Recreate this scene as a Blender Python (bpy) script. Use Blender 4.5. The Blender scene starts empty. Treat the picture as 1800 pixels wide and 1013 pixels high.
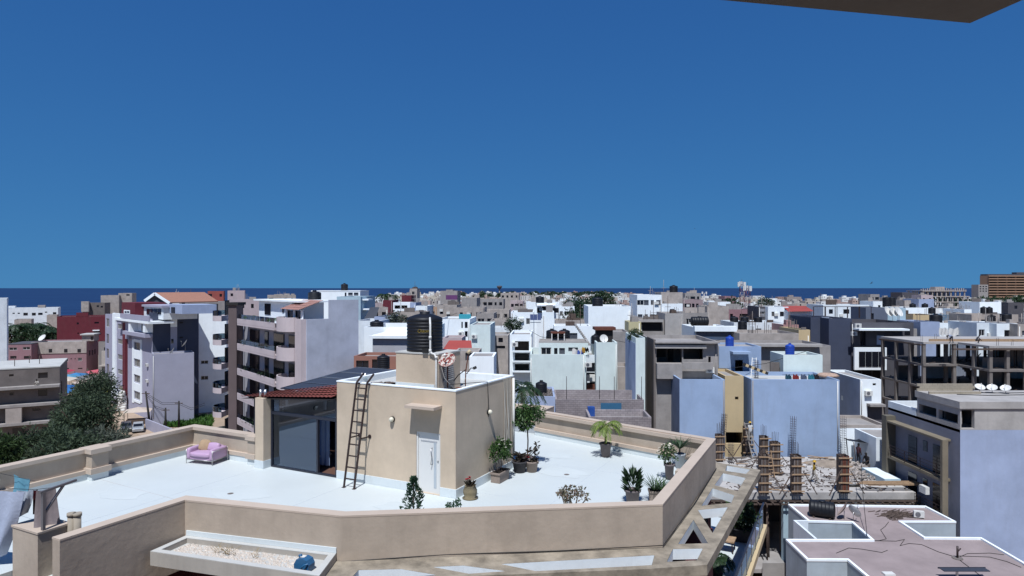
import bpy, bmesh, math, random
from mathutils import Vector, Matrix
from mathutils.geometry import tessellate_polygon

# ------------------------------------------------------------------ camera, sky, sun, exposure
scene = bpy.context.scene
COL = scene.collection
F, CX, CY, CAMZ = 1150.0, 900.0, 506.5, 25.0      # focal length in photo pixels, centre, eye height in metres
cam = bpy.data.cameras.new("camera"); cam_o = bpy.data.objects.new("camera", cam); COL.objects.link(cam_o)
cam_o.location = (0, 0, CAMZ); cam_o.rotation_euler = (math.radians(90), 0, 0)
cam.sensor_width = 36.0; cam.lens = 36.0 * F / 1800.0; cam.clip_start = 0.05; cam.clip_end = 120000
scene.camera = cam_o

SUN_V = Vector((-0.198, -1.017, 1.95)).normalized()
SUN_EL = math.asin(SUN_V.z)
world = bpy.data.worlds.new("World"); scene.world = world; world.use_nodes = True
wn = world.node_tree; bg = wn.nodes["Background"]
sky = wn.nodes.new("ShaderNodeTexSky"); sky.sky_type = 'NISHITA'; sky.sun_disc = False
sky.sun_elevation = SUN_EL; sky.sun_rotation = math.atan2(SUN_V.x, SUN_V.y)
sky.altitude = 3000; sky.air_density = 0.5; sky.dust_density = 0.0; sky.ozone_density = 5.0
sep = wn.nodes.new("ShaderNodeSeparateColor"); comb = wn.nodes.new("ShaderNodeCombineColor")
wn.links.new(sky.outputs[0], sep.inputs[0])
# deep clear-sky blue: one tone response for the whole dome
for i, (b_, k) in enumerate(((0.8, 0.58), (1.0, 2.0), (0.85, 3.9))):        # k * c / (c + b)
    ad = wn.nodes.new("ShaderNodeMath"); ad.operation = 'ADD'; ad.inputs[1].default_value = b_
    dv = wn.nodes.new("ShaderNodeMath"); dv.operation = 'DIVIDE'
    ml = wn.nodes.new("ShaderNodeMath"); ml.operation = 'MULTIPLY'; ml.inputs[1].default_value = k
    wn.links.new(sep.outputs[i], ad.inputs[0]); wn.links.new(sep.outputs[i], dv.inputs[0]); wn.links.new(ad.outputs[0], dv.inputs[1])
    wn.links.new(dv.outputs[0], ml.inputs[0]); wn.links.new(ml.outputs[0], comb.inputs[i])
wn.links.new(comb.outputs[0], bg.inputs[0]); bg.inputs[1].default_value = 0.1

sun = bpy.data.lights.new("sun", 'SUN'); sun.energy = 3.7; sun.angle = math.radians(0.53); sun.color = (0.97, 1.0, 1.04)
sun_o = bpy.data.objects.new("sun", sun); COL.objects.link(sun_o); sun_o.location = (0, -20, 80)
sun_o.rotation_euler = (-SUN_V).to_track_quat('-Z', 'Y').to_euler()
scene.view_settings.view_transform = 'Standard'; scene.view_settings.look = 'None'
scene.view_settings.exposure = 0.4; scene.view_settings.gamma = 1.0; scene.view_settings.use_curve_mapping = False
scene.render.engine = 'CYCLES'
scene.cycles.max_bounces = 6; scene.cycles.diffuse_bounces = 3; scene.cycles.transparent_max_bounces = 12

# ------------------------------------------------------------------ materials
MATS = {}
def plaster(name, rgb, rough=0.85, var=0.10, scale=0.6, streak=0.12, bump=0.15, dirt=(0.16, 0.14, 0.12), spec=0.3, fine=6.0, raw=False):
    """painted or raw wall: cloudy tone, rain streaks, fine grain, all in world space"""
    if name in MATS: return MATS[name]
    if not raw: rgb = (rgb[0] * .86, rgb[1] * .82, rgb[2] * .75)
    m = bpy.data.materials.new(name); m.use_nodes = True; nt = m.node_tree; N = nt.nodes; Lk = nt.links.new
    b = N["Principled BSDF"]; b.inputs["Roughness"].default_value = rough; b.inputs["Specular IOR Level"].default_value = spec
    geo = N.new("ShaderNodeNewGeometry")
    n1 = N.new("ShaderNodeTexNoise"); n1.inputs["Scale"].default_value = scale; n1.inputs["Detail"].default_value = 6; n1.inputs["Roughness"].default_value = 0.65
    Lk(geo.outputs["Position"], n1.inputs["Vector"])
    mr = N.new("ShaderNodeMapRange"); mr.inputs[1].default_value = 0.3; mr.inputs[2].default_value = 0.7
    mr.inputs[3].default_value = 1 - var; mr.inputs[4].default_value = 1 + var * 0.6
    Lk(n1.outputs[0], mr.inputs[0])
    vm = N.new("ShaderNodeVectorMath"); vm.operation = 'SCALE'; vm.inputs[0].default_value = rgb
    Lk(mr.outputs[0], vm.inputs["Scale"])
    out = vm.outputs[0]
    if streak > 0:
        mp = N.new("ShaderNodeMapping"); mp.inputs["Scale"].default_value = (1.0, 1.0, 0.2)
        Lk(geo.outputs["Position"], mp.inputs[0])
        n2 = N.new("ShaderNodeTexNoise"); n2.inputs["Scale"].default_value = 1.3; n2.inputs["Detail"].default_value = 5; n2.inputs["Roughness"].default_value = 0.7
        Lk(mp.outputs[0], n2.inputs["Vector"])
        r2 = N.new("ShaderNodeMapRange"); r2.inputs[1].default_value = 0.50; r2.inputs[2].default_value = 0.78; r2.inputs[3].default_value = 0; r2.inputs[4].default_value = streak * 3.2
        Lk(n2.outputs[0], r2.inputs[0])
        mx = N.new("ShaderNodeMix"); mx.data_type = 'RGBA'; mx.blend_type = 'MIX'
        Lk(r2.outputs[0], mx.inputs[0]); Lk(out, mx.inputs[6]); mx.inputs[7].default_value = (dirt[0], dirt[1], dirt[2], 1)
        out = mx.outputs[2]
    Lk(out, b.inputs["Base Color"])
    if bump > 0:
        n3 = N.new("ShaderNodeTexNoise"); n3.inputs["Scale"].default_value = fine; n3.inputs["Detail"].default_value = 4
        Lk(geo.outputs["Position"], n3.inputs["Vector"])
        bp = N.new("ShaderNodeBump"); bp.inputs["Strength"].default_value = bump; bp.inputs["Distance"].default_value = 0.03
        Lk(n3.outputs[0], bp.inputs["Height"]); Lk(bp.outputs[0], b.inputs["Normal"])
    MATS[name] = m; return m

def flat(name, rgb, rough=0.6, metal=0.0, spec=0.4, var=0.08, scale=4.0):
    if name in MATS: return MATS[name]
    m = plaster(name, rgb, rough, var, scale, 0, 0, spec=spec)
    m.node_tree.nodes["Principled BSDF"].inputs["Metallic"].default_value = metal
    return m

def glass(name, tint, clear=0.5, rough=0.03, refl=0.0):
    if name in MATS: return MATS[name]
    m = bpy.data.materials.new(name); m.use_nodes = True; nt = m.node_tree; N = nt.nodes; N.remove(N["Principled BSDF"])
    o = N["Material Output"]; tr = N.new("ShaderNodeBsdfTransparent"); tr.inputs[0].default_value = (*[t * clear for t in tint], 1)
    gl = N.new("ShaderNodeBsdfGlossy"); gl.inputs["Roughness"].default_value = rough; gl.inputs["Color"].default_value = (.62, .76, 1, 1)
    fr = N.new("ShaderNodeFresnel"); fr.inputs[0].default_value = 1.6
    mx = N.new("ShaderNodeMixShader"); ad = N.new("ShaderNodeMath"); ad.operation = 'ADD'; ad.use_clamp = True; ad.inputs[1].default_value = refl; nt.links.new(fr.outputs[0], ad.inputs[0]); nt.links.new(ad.outputs[0], mx.inputs[0]); nt.links.new(tr.outputs[0], mx.inputs[1]); nt.links.new(gl.outputs[0], mx.inputs[2])
    nt.links.new(mx.outputs[0], o.inputs[0]); MATS[name] = m; return m

def leafmat(name, c1, c2, rough=0.5):
    if name in MATS: return MATS[name]
    m = bpy.data.materials.new(name); m.use_nodes = True; nt = m.node_tree; N = nt.nodes; b = N["Principled BSDF"]
    g = N.new("ShaderNodeNewGeometry"); r = N.new("ShaderNodeValToRGB"); r.color_ramp.elements[0].color = (*c1, 1); r.color_ramp.elements[1].color = (*c2, 1)
    nt.links.new(g.outputs["Random Per Island"], r.inputs[0]); nt.links.new(r.outputs[0], b.inputs["Base Color"])
    b.inputs["Roughness"].default_value = rough; b.inputs["Specular IOR Level"].default_value = 0.35
    tl = N.new("ShaderNodeBsdfTranslucent"); mx = N.new("ShaderNodeMixShader"); mx.inputs[0].default_value = 0.25
    nt.links.new(r.outputs[0], tl.inputs[0]); nt.links.new(b.outputs[0], mx.inputs[1]); nt.links.new(tl.outputs[0], mx.inputs[2])
    nt.links.new(mx.outputs[0], N["Material Output"].inputs[0]); MATS[name] = m; return m

WHITE = plaster("white_paint", (0.86, 0.90, 0.91), streak=0.03, var=0.05, bump=0.06, raw=True)
WHITE2 = plaster("aged_white_paint", (0.72, 0.76, 0.78), streak=0.06, var=0.10, raw=True)
MINT = plaster("pale_aqua_paint", (0.66, 0.74, 0.71), streak=0.04, var=0.09, raw=True)
LAV = plaster("lavender_plaster", (0.345, 0.405, 0.55), streak=0.04, var=0.16, scale=0.35, raw=True)
BLUE = plaster("blue_grey_plaster", (0.30, 0.39, 0.545), streak=0.05, var=0.17, scale=0.22, raw=True)
PALEBLUE = plaster("pale_blue_plaster", (0.38, 0.50, 0.56), streak=0.03, raw=True)
LILAC = plaster("lilac_plaster", (0.42, 0.43, 0.58), streak=0.03, var=0.06)
CHAR = plaster("slate_paint", (0.062, 0.078, 0.135), streak=0.02, var=0.10)
CHAR2 = plaster("charcoal_plaster", (0.095, 0.095, 0.118), streak=0.04, var=0.14)
CONC = plaster("raw_concrete", (0.37, 0.355, 0.365), var=0.22, streak=0.10, scale=0.8, bump=0.3)
CONCL = plaster("pale_concrete", (0.46, 0.45, 0.46), var=0.2, streak=0.08, bump=0.3)
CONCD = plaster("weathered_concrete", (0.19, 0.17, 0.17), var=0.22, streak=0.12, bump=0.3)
SAND = plaster("sandy_render", (0.47, 0.43, 0.42), var=0.26, streak=0.10, scale=0.7)
PINKB = plaster("dusty_pink_plaster", (0.34, 0.20, 0.24), var=0.12, streak=0.10)
PINKW = plaster("pale_pink_plaster", (0.56, 0.47, 0.51), var=0.08, streak=0.04)
RED = plaster("dark_red_paint", (0.155, 0.028, 0.045), var=0.12, streak=0.03)
MAROON = plaster("maroon_paint", (0.10, 0.022, 0.025), var=0.1, streak=0.03)
CREAM = plaster("cream_paint", (0.62, 0.50, 0.32), var=0.06, streak=0.04)
BEIGE = plaster("beige_render", (0.56, 0.45, 0.335), var=0.17, streak=0.05, dirt=(0.22, 0.18, 0.14), bump=0.12, raw=True)
BEIGEP = plaster("parapet_render", (0.43, 0.352, 0.278), var=0.15, streak=0.075, dirt=(0.20, 0.155, 0.125), bump=0.25, scale=0.9, raw=True)
COPING = plaster("coping_render", (0.50, 0.405, 0.325), var=0.10, streak=0, bump=0.12, raw=True)
DECK = plaster("deck_paint", (0.55, 0.585, 0.575), rough=0.5, var=0.05, scale=0.35, streak=0, bump=0.04, raw=True)
DECKW = plaster("upstand_paint", (0.62, 0.67, 0.68), rough=0.6, var=0.06, streak=0.04, bump=0.05, raw=True)
WALKROOF = plaster("pinkish_screed", (0.345, 0.29, 0.305), var=0.2, scale=0.45, streak=0, bump=0.2, fine=3.0)
GREYROOF = plaster("grey_screed", (0.36, 0.35, 0.36), var=0.25, scale=0.5, streak=0, bump=0.25, fine=3.0)
PERG = plaster("mossy_concrete", (0.34, 0.30, 0.25), var=0.5, scale=1.6, streak=0, bump=0.5)
ROOFW = plaster("roof_whitewash", (0.56, 0.58, 0.60), var=0.14, scale=0.5, streak=0)
REDROOF = plaster("red_sheet_roof", (0.36, 0.07, 0.065), streak=0, var=0.15)
TERRA = plaster("terracotta_tile", (0.44, 0.23, 0.175), streak=0, var=0.15, scale=3)
TILE = plaster("red_roof_tile", (0.22, 0.065, 0.055), streak=0, var=0.2, scale=5)
STEEL = flat("dark_brown_steel", (0.045, 0.028, 0.028), 0.5)
ALU = flat("grey_aluminium", (0.30, 0.31, 0.35), 0.4, 0.6)
GALV = flat("galvanised_metal", (0.55, 0.56, 0.60), 0.35, 0.8)
FRAME = flat("navy_window_frame", (0.025, 0.03, 0.05), 0.4)
WFRAME = flat("white_window_frame", (0.75, 0.77, 0.80), 0.5)
DARK = flat("dark_window_glass", (0.012, 0.014, 0.022), 0.12, 0, 0.5)
CURT = flat("grey_window_glass", (0.10, 0.11, 0.14), 0.2, 0, 0.5)
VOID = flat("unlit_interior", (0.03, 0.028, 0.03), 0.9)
TANK = flat("black_polyethylene", (0.010, 0.011, 0.016), 0.5, 0, 0.35)
BTANK = flat("blue_polyethylene", (0.02, 0.07, 0.45), 0.4)
PVC = flat("white_plastic", (0.78, 0.80, 0.82), 0.4)
RUST = flat("rusted_metal", (0.16, 0.055, 0.035), 0.8, var=0.4)
WOOD = flat("weathered_wood", (0.115, 0.085, 0.075), 0.85, var=0.35, scale=6)
WOODL = flat("fresh_plank", (0.42, 0.29, 0.19), 0.85, var=0.3, scale=6)
REBAR = flat("rebar_steel", (0.055, 0.045, 0.055), 0.7, 0.3)
BLACKR = flat("black_cable", (0.02, 0.02, 0.02), 0.6)
SOLAR = flat("solar_cell", (0.05, 0.06, 0.088), 0.5, 0, 0.2)
SOIL = flat("potting_soil", (0.03, 0.022, 0.017), 0.95, var=0.3)
EARTH = plaster("sandy_earth", (0.40, 0.31, 0.24), var=0.25, scale=0.15, streak=0, bump=0.3, fine=1.5)

# ------------------------------------------------------------------ geometry helpers
def X(u, d): return (u - CX) / F * d
def Z(v, d): return CAMZ + (CY - v) / F * d
def PL(u, v, z):
    """point of the horizontal plane at world height z seen in direction (u, v)"""
    d = (CAMZ - z) * F / (v - CY); return (X(u, d), d)

def tag(o, label=None, cat=None, group=None, kind=None):
    if label: o["label"] = label
    if cat: o["category"] = cat
    if group: o["group"] = group
    if kind: o["kind"] = kind
    return o

def thing(name, label, cat, loc=(0, 0, 0), rz=0.0, group=None):
    o = bpy.data.objects.new(name, None); COL.objects.link(o); o.empty_display_size = 0.2
    o.location = loc; o.rotation_euler = (0, 0, rz); return tag(o, label, cat, group)

class MB:
    def __init__(s): s.v = []; s.f = []; s.mi = []; s.cur = 0; s.sm = []
        
    def add(s, vs, fs, smooth=False):
        n = len(s.v); s.v += [tuple(p) for p in vs]
        for q in fs: s.f.append([i + n for i in q]); s.mi.append(s.cur); s.sm.append(smooth)
        return s
    def box(s, x0, x1, y0, y1, z0, z1):
        vs = [(x0, y0, z0), (x1, y0, z0), (x1, y1, z0), (x0, y1, z0), (x0, y0, z1), (x1, y0, z1), (x1, y1, z1), (x0, y1, z1)]
        return s.add(vs, [(0, 3, 2, 1), (4, 5, 6, 7), (0, 1, 5, 4), (1, 2, 6, 5), (2, 3, 7, 6), (3, 0, 4, 7)])
    def bar(s, p, q, w, h=None, up=(0, 0, 1)):
        """rectangular bar from p to q, w wide, h high"""
        h = h or w; p, q = Vector(p), Vector(q); d = (q - p).normalized(); upv = Vector(up)
        if abs(d.dot(upv)) > 0.99: upv = Vector((0, 1, 0))
        r = d.cross(upv).normalized() * w / 2; t = r.cross(d).normalized() * h / 2
        vs = [p - r - t, p + r - t, p + r + t, p - r + t, q - r - t, q + r - t, q + r + t, q - r + t]
        return s.add(vs, [(0, 1, 2, 3), (7, 6, 5, 4), (0, 4, 5, 1), (1, 5, 6, 2), (2, 6, 7, 3), (3, 7, 4, 0)])
    def prism(s, poly, z0, z1, holes=(), cap=True):
        def loop(pl, flip):
            n = len(pl); b = len(s.v)
            s.v += [(p[0], p[1], z0) for p in pl] + [(p[0], p[1], z1) for p in pl]
            for i in range(n):
                j = (i + 1) % n; q = [b + i, b + j, b + n + j, b + n + i]
                s.f.append(q[::-1] if flip else q); s.mi.append(s.cur); s.sm.append(False)
            return b, n
        ar = sum(poly[i][0] * poly[(i + 1) % len(poly)][1] - poly[(i + 1) % len(poly)][0] * poly[i][1] for i in range(len(poly)))
        if ar < 0: poly = poly[::-1]
        loops = [poly] + [list(h) for h in holes]; info = []
        for k, pl in enumerate(loops):
            if k:
                a2 = sum(pl[i][0] * pl[(i + 1) % len(pl)][1] - pl[(i + 1) % len(pl)][0] * pl[i][1] for i in range(len(pl)))
                if a2 > 0: pl = pl[::-1]; loops[k] = pl
            info.append(loop(pl, False))
        if cap:
            tris = tessellate_polygon([[Vector((p[0], p[1], 0)) for p in pl] for pl in loops])
            idx = []
            for (b, n) in info: idx += [(b + i, b + n + i) for i in range(n)]
            flat_ = [p for pl in loops for p in pl]
            for t in tris:
                a, b_, c = (flat_[i] for i in t)
                cr = (b_[0] - a[0]) * (c[1] - a[1]) - (b_[1] - a[1]) * (c[0] - a[0])
                t = t if cr > 0 else t[::-1]
                s.f.append([idx[i][1] for i in t]); s.f.append([idx[i][0] for i in t][::-1]); s.mi += [s.cur] * 2; s.sm += [False] * 2
        return s
    def cyl(s, p, q, r0, r1=None, n=10, smooth=True):
        r1 = r0 if r1 is None else r1; p, q = Vector(p), Vector(q); d = (q - p).normalized()
        a = d.orthogonal().normalized(); b = d.cross(a)
        vs = [p + (a * math.cos(2 * math.pi * i / n) + b * math.sin(2 * math.pi * i / n)) * r0 for i in range(n)]
        vs += [q + (a * math.cos(2 * math.pi * i / n) + b * math.sin(2 * math.pi * i / n)) * r1 for i in range(n)]
        s.add(vs, [(i, (i + 1) % n, n + (i + 1) % n, n + i) for i in range(n)], smooth)
        m = len(s.v) - 2 * n
        s.f.append([m + i for i in range(n)][::-1]); s.f.append([m + n + i for i in range(n)]); s.mi += [s.cur] * 2; s.sm += [False] * 2
        return s
    def tube(s, pts, r, n=6):
        pts = [Vector(p) for p in pts]; vs = []; fs = []
        for k, p in enumerate(pts):
            d = (pts[min(k + 1, len(pts) - 1)] - pts[max(k - 1, 0)]).normalized()
            a = d.cross(Vector((0.13, 0.21, 0.97))).normalized() if abs(d.z) < 0.9 else d.cross(Vector((1, 0.1, 0))).normalized(); b = d.cross(a)
            vs += [p + (a * math.cos(2 * math.pi * i / n) + b * math.sin(2 * math.pi * i / n)) * r for i in range(n)]
        for k in range(len(pts) - 1):
            for i in range(n): fs.append((k * n + i, k * n + (i + 1) % n, (k + 1) * n + (i + 1) % n, (k + 1) * n + i))
        return s.add(vs, fs, True)
    def lathe(s, prof, n=24, c=(0, 0, 0), axis='z'):
        vs = []; fs = []
        for (r, z) in prof:
            for i in range(n):
                a = 2 * math.pi * i / n; p = (r * math.cos(a), r * math.sin(a), z)
                if axis == 'x': p = (z, p[0], p[1])
                elif axis == 'y': p = (p[0], z, p[1])
                vs.append((p[0] + c[0], p[1] + c[1], p[2] + c[2]))
        for k in range(len(prof) - 1):
            for i in range(n): fs.append((k * n + i, k * n + (i + 1) % n, (k + 1) * n + (i + 1) % n, (k + 1) * n + i))
        return s.add(vs, fs, True)
    def wall(s, o, ux, W, Hh, holes=(), depth=0.15):
        """wall sheet from o along ux (unit, horizontal), W wide and Hh high, outward normal = ux x z; holes (x0,z0,x1,z1) get reveals"""
        o = Vector(o); ux = Vector(ux); nz = Vector((0, 0, 1)); nin = -ux.cross(nz)
        hs = [(max(h[0], 0.02), max(h[1], 0.02), min(h[2], W - 0.02), min(h[3], Hh - 0.02)) for h in holes]
        hs = [h for h in hs if h[2] > h[0] + 0.05 and h[3] > h[1] + 0.05]
        xs = sorted({0.0, W} | {h[0] for h in hs} | {h[2] for h in hs}); zs = sorted({0.0, Hh} | {h[1] for h in hs} | {h[3] for h in hs})
        P3 = lambda x, z, y=0.0: o + ux * x + nz * z + nin * y
        for i in range(len(xs) - 1):
            j = 0
            while j < len(zs) - 1:
                cx = (xs[i] + xs[i + 1]) / 2
                ins = lambda jj: any(h[0] < cx < h[2] and h[1] < (zs[jj] + zs[jj + 1]) / 2 < h[3] for h in hs)
                if ins(j): j += 1; continue
                k = j
                while k + 1 < len(zs) - 1 and not ins(k + 1): k += 1
                s.add([P3(xs[i], zs[j]), P3(xs[i + 1], zs[j]), P3(xs[i + 1], zs[k + 1]), P3(xs[i], zs[k + 1])], [(0, 1, 2, 3)]); j = k + 1
        for h in hs:
            a, b, c, d = (h[0], h[1]), (h[2], h[1]), (h[2], h[3]), (h[0], h[3])
            for p, q in ((a, b), (b, c), (c, d), (d, a)):
                s.add([P3(*p), P3(*q), P3(q[0], q[1], depth), P3(p[0], p[1], depth)], [(3, 2, 1, 0)])
        return s
    def build(s, name, mat, parent=None, loc=None, rz=None):
        me = bpy.data.meshes.new(name); me.from_pydata(s.v, [], s.f)
        for m in (mat if isinstance(mat, (list, tuple)) else [mat]): me.materials.append(m)
        if s.f:
            me.polygons.foreach_set("material_index", s.mi); me.polygons.foreach_set("use_smooth", s.sm)
        me.update()
        o = bpy.data.objects.new(name, me); COL.objects.link(o)
        if parent: o.parent = parent
        if loc: o.location = loc
        if rz is not None: o.rotation_euler = (0, 0, rz)
        return o

def children_of(o): return KIDS.get(o.name, [])
def copy_tree(root, loc, rz=None, label=None, scale=None, group=None):
    kids = [c for c in root.children]
    r = root.copy(); COL.objects.link(r); r.location = loc
    if rz is not None: r.rotation_euler = (r.rotation_euler[0], r.rotation_euler[1], rz)
    if scale: r.scale = (scale,) * 3 if not isinstance(scale, tuple) else scale
    if label: r["label"] = label
    if group: r["group"] = group
    for c in kids:
        k = c.copy(); COL.objects.link(k); k.parent = r
        for g in c.children:
            q = g.copy(); COL.objects.link(q); q.parent = k
    return r
RND = random.Random(7)

# ------------------------------------------------------------------ foliage helpers
def leaf_quad(mb, p, d, n, L, W):
    """one pointed leaf: base p, direction d, normal n"""
    d = Vector(d).normalized(); sd = d.cross(Vector(n)).normalized() * W / 2; p = Vector(p)
    mid = p + d * L * 0.5
    mb.add([p, mid + sd, p + d * L, mid - sd], [(0, 1, 2, 3)])
def rvec(r):
    while True:
        v = Vector((r.uniform(-1, 1), r.uniform(-1, 1), r.uniform(-1, 1)))
        if 0.05 < v.length < 1: return v
def crown(mb, c, rad, nclump, nleaf, L, W, r, clump=0.35, droop=0.0, shell=0.55):
    """leaves in clumps spread through an ellipsoid"""
    c = Vector(c); rad = Vector(rad)
    for _ in range(nclump):
        v = rvec(r).normalized() * (shell + (1 - shell) * r.random() ** 0.6) * r.uniform(0.72, 1.08)
        cc = c + Vector((v.x * rad.x, v.y * rad.y, v.z * rad.z)); cr = clump * r.uniform(0.6, 1.3)
        for _ in range(nleaf):
            o = rvec(r) * cr; d = (o.normalized() + rvec(r) * 0.8 + Vector((0, 0, -droop)))
            leaf_quad(mb, cc + Vector((o.x * rad.x, o.y * rad.x, o.z * rad.z)), d, rvec(r), L * r.uniform(0.6, 1.3), W)
def frond(mb, base, az, length, rise, droop, nl, LL, LW, r):
    """pinnate palm leaf: arched rib with two rows of leaflets"""
    pts = []; base = Vector(base); h = Vector((math.cos(az), math.sin(az), 0))
    for k in range(9):
        t = k / 8; pts.append(base + h * (length * t * (1 - 0.18 * t)) + Vector((0, 0, rise * t - droop * t * t)))
    mb.tube(pts, 0.012 * length / 1.2, 4)
    side = Vector((-h.y, h.x, 0))
    for k in range(nl):
        t = 0.15 + 0.85 * k / nl; i = min(int(t * 8), 7); p = pts[i].lerp(pts[i + 1], t * 8 - i); dr = (pts[i + 1] - pts[i]).normalized()
        for sg in (-1, 1):
            d = dr * 0.75 + side * sg + Vector((0, 0, -0.35 + r.uniform(-0.25, 0.15)))
            leaf_quad(mb, p, d, dr.cross(side) + rvec(r) * 0.3, LL * (1.05 - 0.6 * abs(t - 0.45)) * r.uniform(0.85, 1.1), LW)

# ================================================================== GROUND, SEA, OVERHEAD SLAB
def seamat():
    m = bpy.data.materials.new("sea_water"); m.use_nodes = True; nt = m.node_tree; N = nt.nodes; b = N["Principled BSDF"]
    geo = N.new("ShaderNodeNewGeometry"); mp = N.new("ShaderNodeMapping"); mp.inputs["Scale"].default_value = (.004, .02, 1)
    n1 = N.new("ShaderNodeTexNoise"); n1.inputs["Scale"].default_value = 1; n1.inputs["Detail"].default_value = 8
    nt.links.new(geo.outputs["Position"], mp.inputs[0]); nt.links.new(mp.outputs[0], n1.inputs["Vector"])
    r = N.new("ShaderNodeValToRGB"); r.color_ramp.elements[0].position = .35; r.color_ramp.elements[1].position = .7
    r.color_ramp.elements[0].color = (.009, .030, .088, 1); r.color_ramp.elements[1].color = (.014, .044, .115, 1)
    nt.links.new(n1.outputs[0], r.inputs[0]); nt.links.new(r.outputs[0], b.inputs["Base Color"])
    b.inputs["Roughness"].default_value = .75; b.inputs["Specular IOR Level"].default_value = .12
    return m
SEA_M = seamat()
m = MB(); m.add([(-90000, -500, -.8), (90000, -500, -.8), (90000, 100000, -.8), (-90000, 100000, -.8)], [(0, 1, 2, 3)]); o = m.build("sea", SEA_M); o["kind"] = "structure"
coast = [(-900, -160), (-900, 230), (-460, 330), (-380, 430), (-330, 520), (-300, 620), (-230, 760), (-220, 1000), (-330, 1900), (-300, 2300), (0, 2500), (300, 2200), (330, 1450), (420, 1150), (560, 1000), (760, 1050), (1000, 1250), (1400, 1500), (2200, 1500), (2200, -160)]
m = MB(); m.prism(coast, -2.0, 0.0); o = m.build("ground", EARTH); o["kind"] = "structure"
# building the photographer stands in: slab overhead and facade behind
host = thing("host_building", "dark soffit of a concrete balcony slab overhead at the top right", "building", (0, 0, 0))
za = CAMZ + 2.5
c1 = PL(1705, 41, za); c2 = PL(1270, 0.5, za); 
dl = (Vector(c2) - Vector(c1)).normalized(); cr = PL(1797, 0.5, za); dr = (Vector(cr) - Vector(c1)).normalized()
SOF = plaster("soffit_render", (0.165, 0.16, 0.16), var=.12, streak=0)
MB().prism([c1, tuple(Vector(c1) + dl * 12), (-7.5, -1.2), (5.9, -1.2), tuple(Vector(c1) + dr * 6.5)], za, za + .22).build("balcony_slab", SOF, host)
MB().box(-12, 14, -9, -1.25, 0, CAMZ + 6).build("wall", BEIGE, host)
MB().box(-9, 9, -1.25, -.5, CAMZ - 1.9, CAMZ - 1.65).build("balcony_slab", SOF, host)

# ================================================================== FOREGROUND ROOF TERRACE
TH = math.radians(27.0); BX = Vector((math.cos(TH), -math.sin(TH))); AX = Vector((math.sin(TH), math.cos(TH)))
_c = PL(801, 876.5, 18.1); C0 = Vector((_c[0], _c[1])); DZ = 18.1
def W(x, y, z=0.0): p = C0 + BX * x + AX * y; return (p.x, p.y, DZ + z)
def LOC(u, v, zrel):
    """terrace coordinates of the plane zrel metres above the eye seen at (u, v)"""
    p = Vector(PL(u, v, CAMZ + zrel)) - C0; return (p.dot(BX), p.dot(AX))
def XF(u, y=0.0):
    k = (u - CX) / F; b0 = C0 + AX * y
    return (k * b0.y - b0.x) / (BX.x - k * BX.y)
def ZF(v, x, y=0.0): return Z(v, (C0 + BX * x + AX * y).y) - DZ
def strip(poly, oL, oR):
    """mitred ribbon round an open polyline, oL to its left and oR to its right"""
    n = len(poly); pts = [Vector(p) for p in poly]; res = ([], [])
    for i in range(n):
        d1 = (pts[i] - pts[i - 1]).normalized() if i > 0 else None; d2 = (pts[i + 1] - pts[i]).normalized() if i < n - 1 else None
        d1 = d1 or d2; d2 = d2 or d1
        n1 = Vector((-d1.y, d1.x)); n2 = Vector((-d2.y, d2.x)); m = (n1 + n2).normalized(); k = 1 / max(0.3, m.dot(n1))
        res[0].append(tuple(pts[i] + m * k * oL)); res[1].append(tuple(pts[i] - m * k * oR))
    return res[0] + res[1][::-1]

apt = thing("apartment_building", "beige apartment building with wide white roof terrace in the foreground", "building", W(0, 0), -TH)
deck_poly = [(-13.1, -13.5), (-13.1, 0.15), (-9.3, 0.15), (-9.3, 6.4), (-4.2, 6.4), (-4.2, 11.3), (-1.35, 11.3), (-1.35, 9.8), (6.9, 7.55),
             (6.9, -0.75), (-0.05, -5.3), (-4.75, -6.25), (-4.75, -9.5), (-5.6, -9.5), (-6.75, -9.5), (-6.75, -13.5)]
MB().prism(deck_poly, -0.28, 0.0).build("roof_deck", DECK, apt)
MB().prism(strip([(-13.1, -13.5), (-13.1, 0.1), (-9.35, 0.15), (-9.35, 6.4), (-4.2, 6.45), (-4.2, 11.25), (-1.35, 11.25), (-1.4, 9.7), (6.8, 7.5), (6.8, -0.8), (-0.1, -5.2), (-4.8, -6.2), (-4.8, -9.45), (-6.8, -9.45), (-6.8, -13.5)], 0.0, 0.2), -18.1, -0.285).build("wall", MAROON, apt)
# parapets
pA = [(-13.0, -13.5), (-13.0, 0.12), (-9.42, 0.12)]
pB = [(-4.71, -9.59), (-4.68, -6.41), (-0.02, -5.44), (7.03, -0.86), (6.95, 7.65), (-1.32, 9.9), (-1.32, 11.2), (-4.3, 10.9)]
w = MB().prism(strip(pA, 0.24, 0.0), -0.3, 0.97).build("parapet", BEIGEP, apt)
MB().prism(strip(pA, 0.31, 0.08), 0.972, 1.1).build("coping", COPING, w)
MB().prism(strip(pA, -0.001, 0.13), 0.22, 0.36).build("ledge", COPING, w)
MB().prism(strip(pA, -0.001, 0.10), 0.004, 0.218).build("upstand", DECKW, w)
w = MB().prism(strip(pB, 0.30, 0.0), -0.75, 1.07).build("parapet", BEIGEP, apt)
MB().prism(strip(pB, 0.32, 0.006), 1.072, 1.12).build("coping", COPING, w)
pB2 = pB[4:]; pB2 = [(6.64, 7.43), (-1.5, 9.62), (-1.6, 10.87), (-4.3, 10.6)]
MB().prism(strip(pB2, 0.12, 0.0), 0.93, 1.068).build("coping_band", COPING, w)
MB().prism(strip(pB2, 0.13, 0.0), 0.22, 0.36).build("ledge", COPING, w)
MB().prism(strip(pB2, 0.09, 0.0), 0.004, 0.218).build("upstand", DECKW, w)
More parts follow.
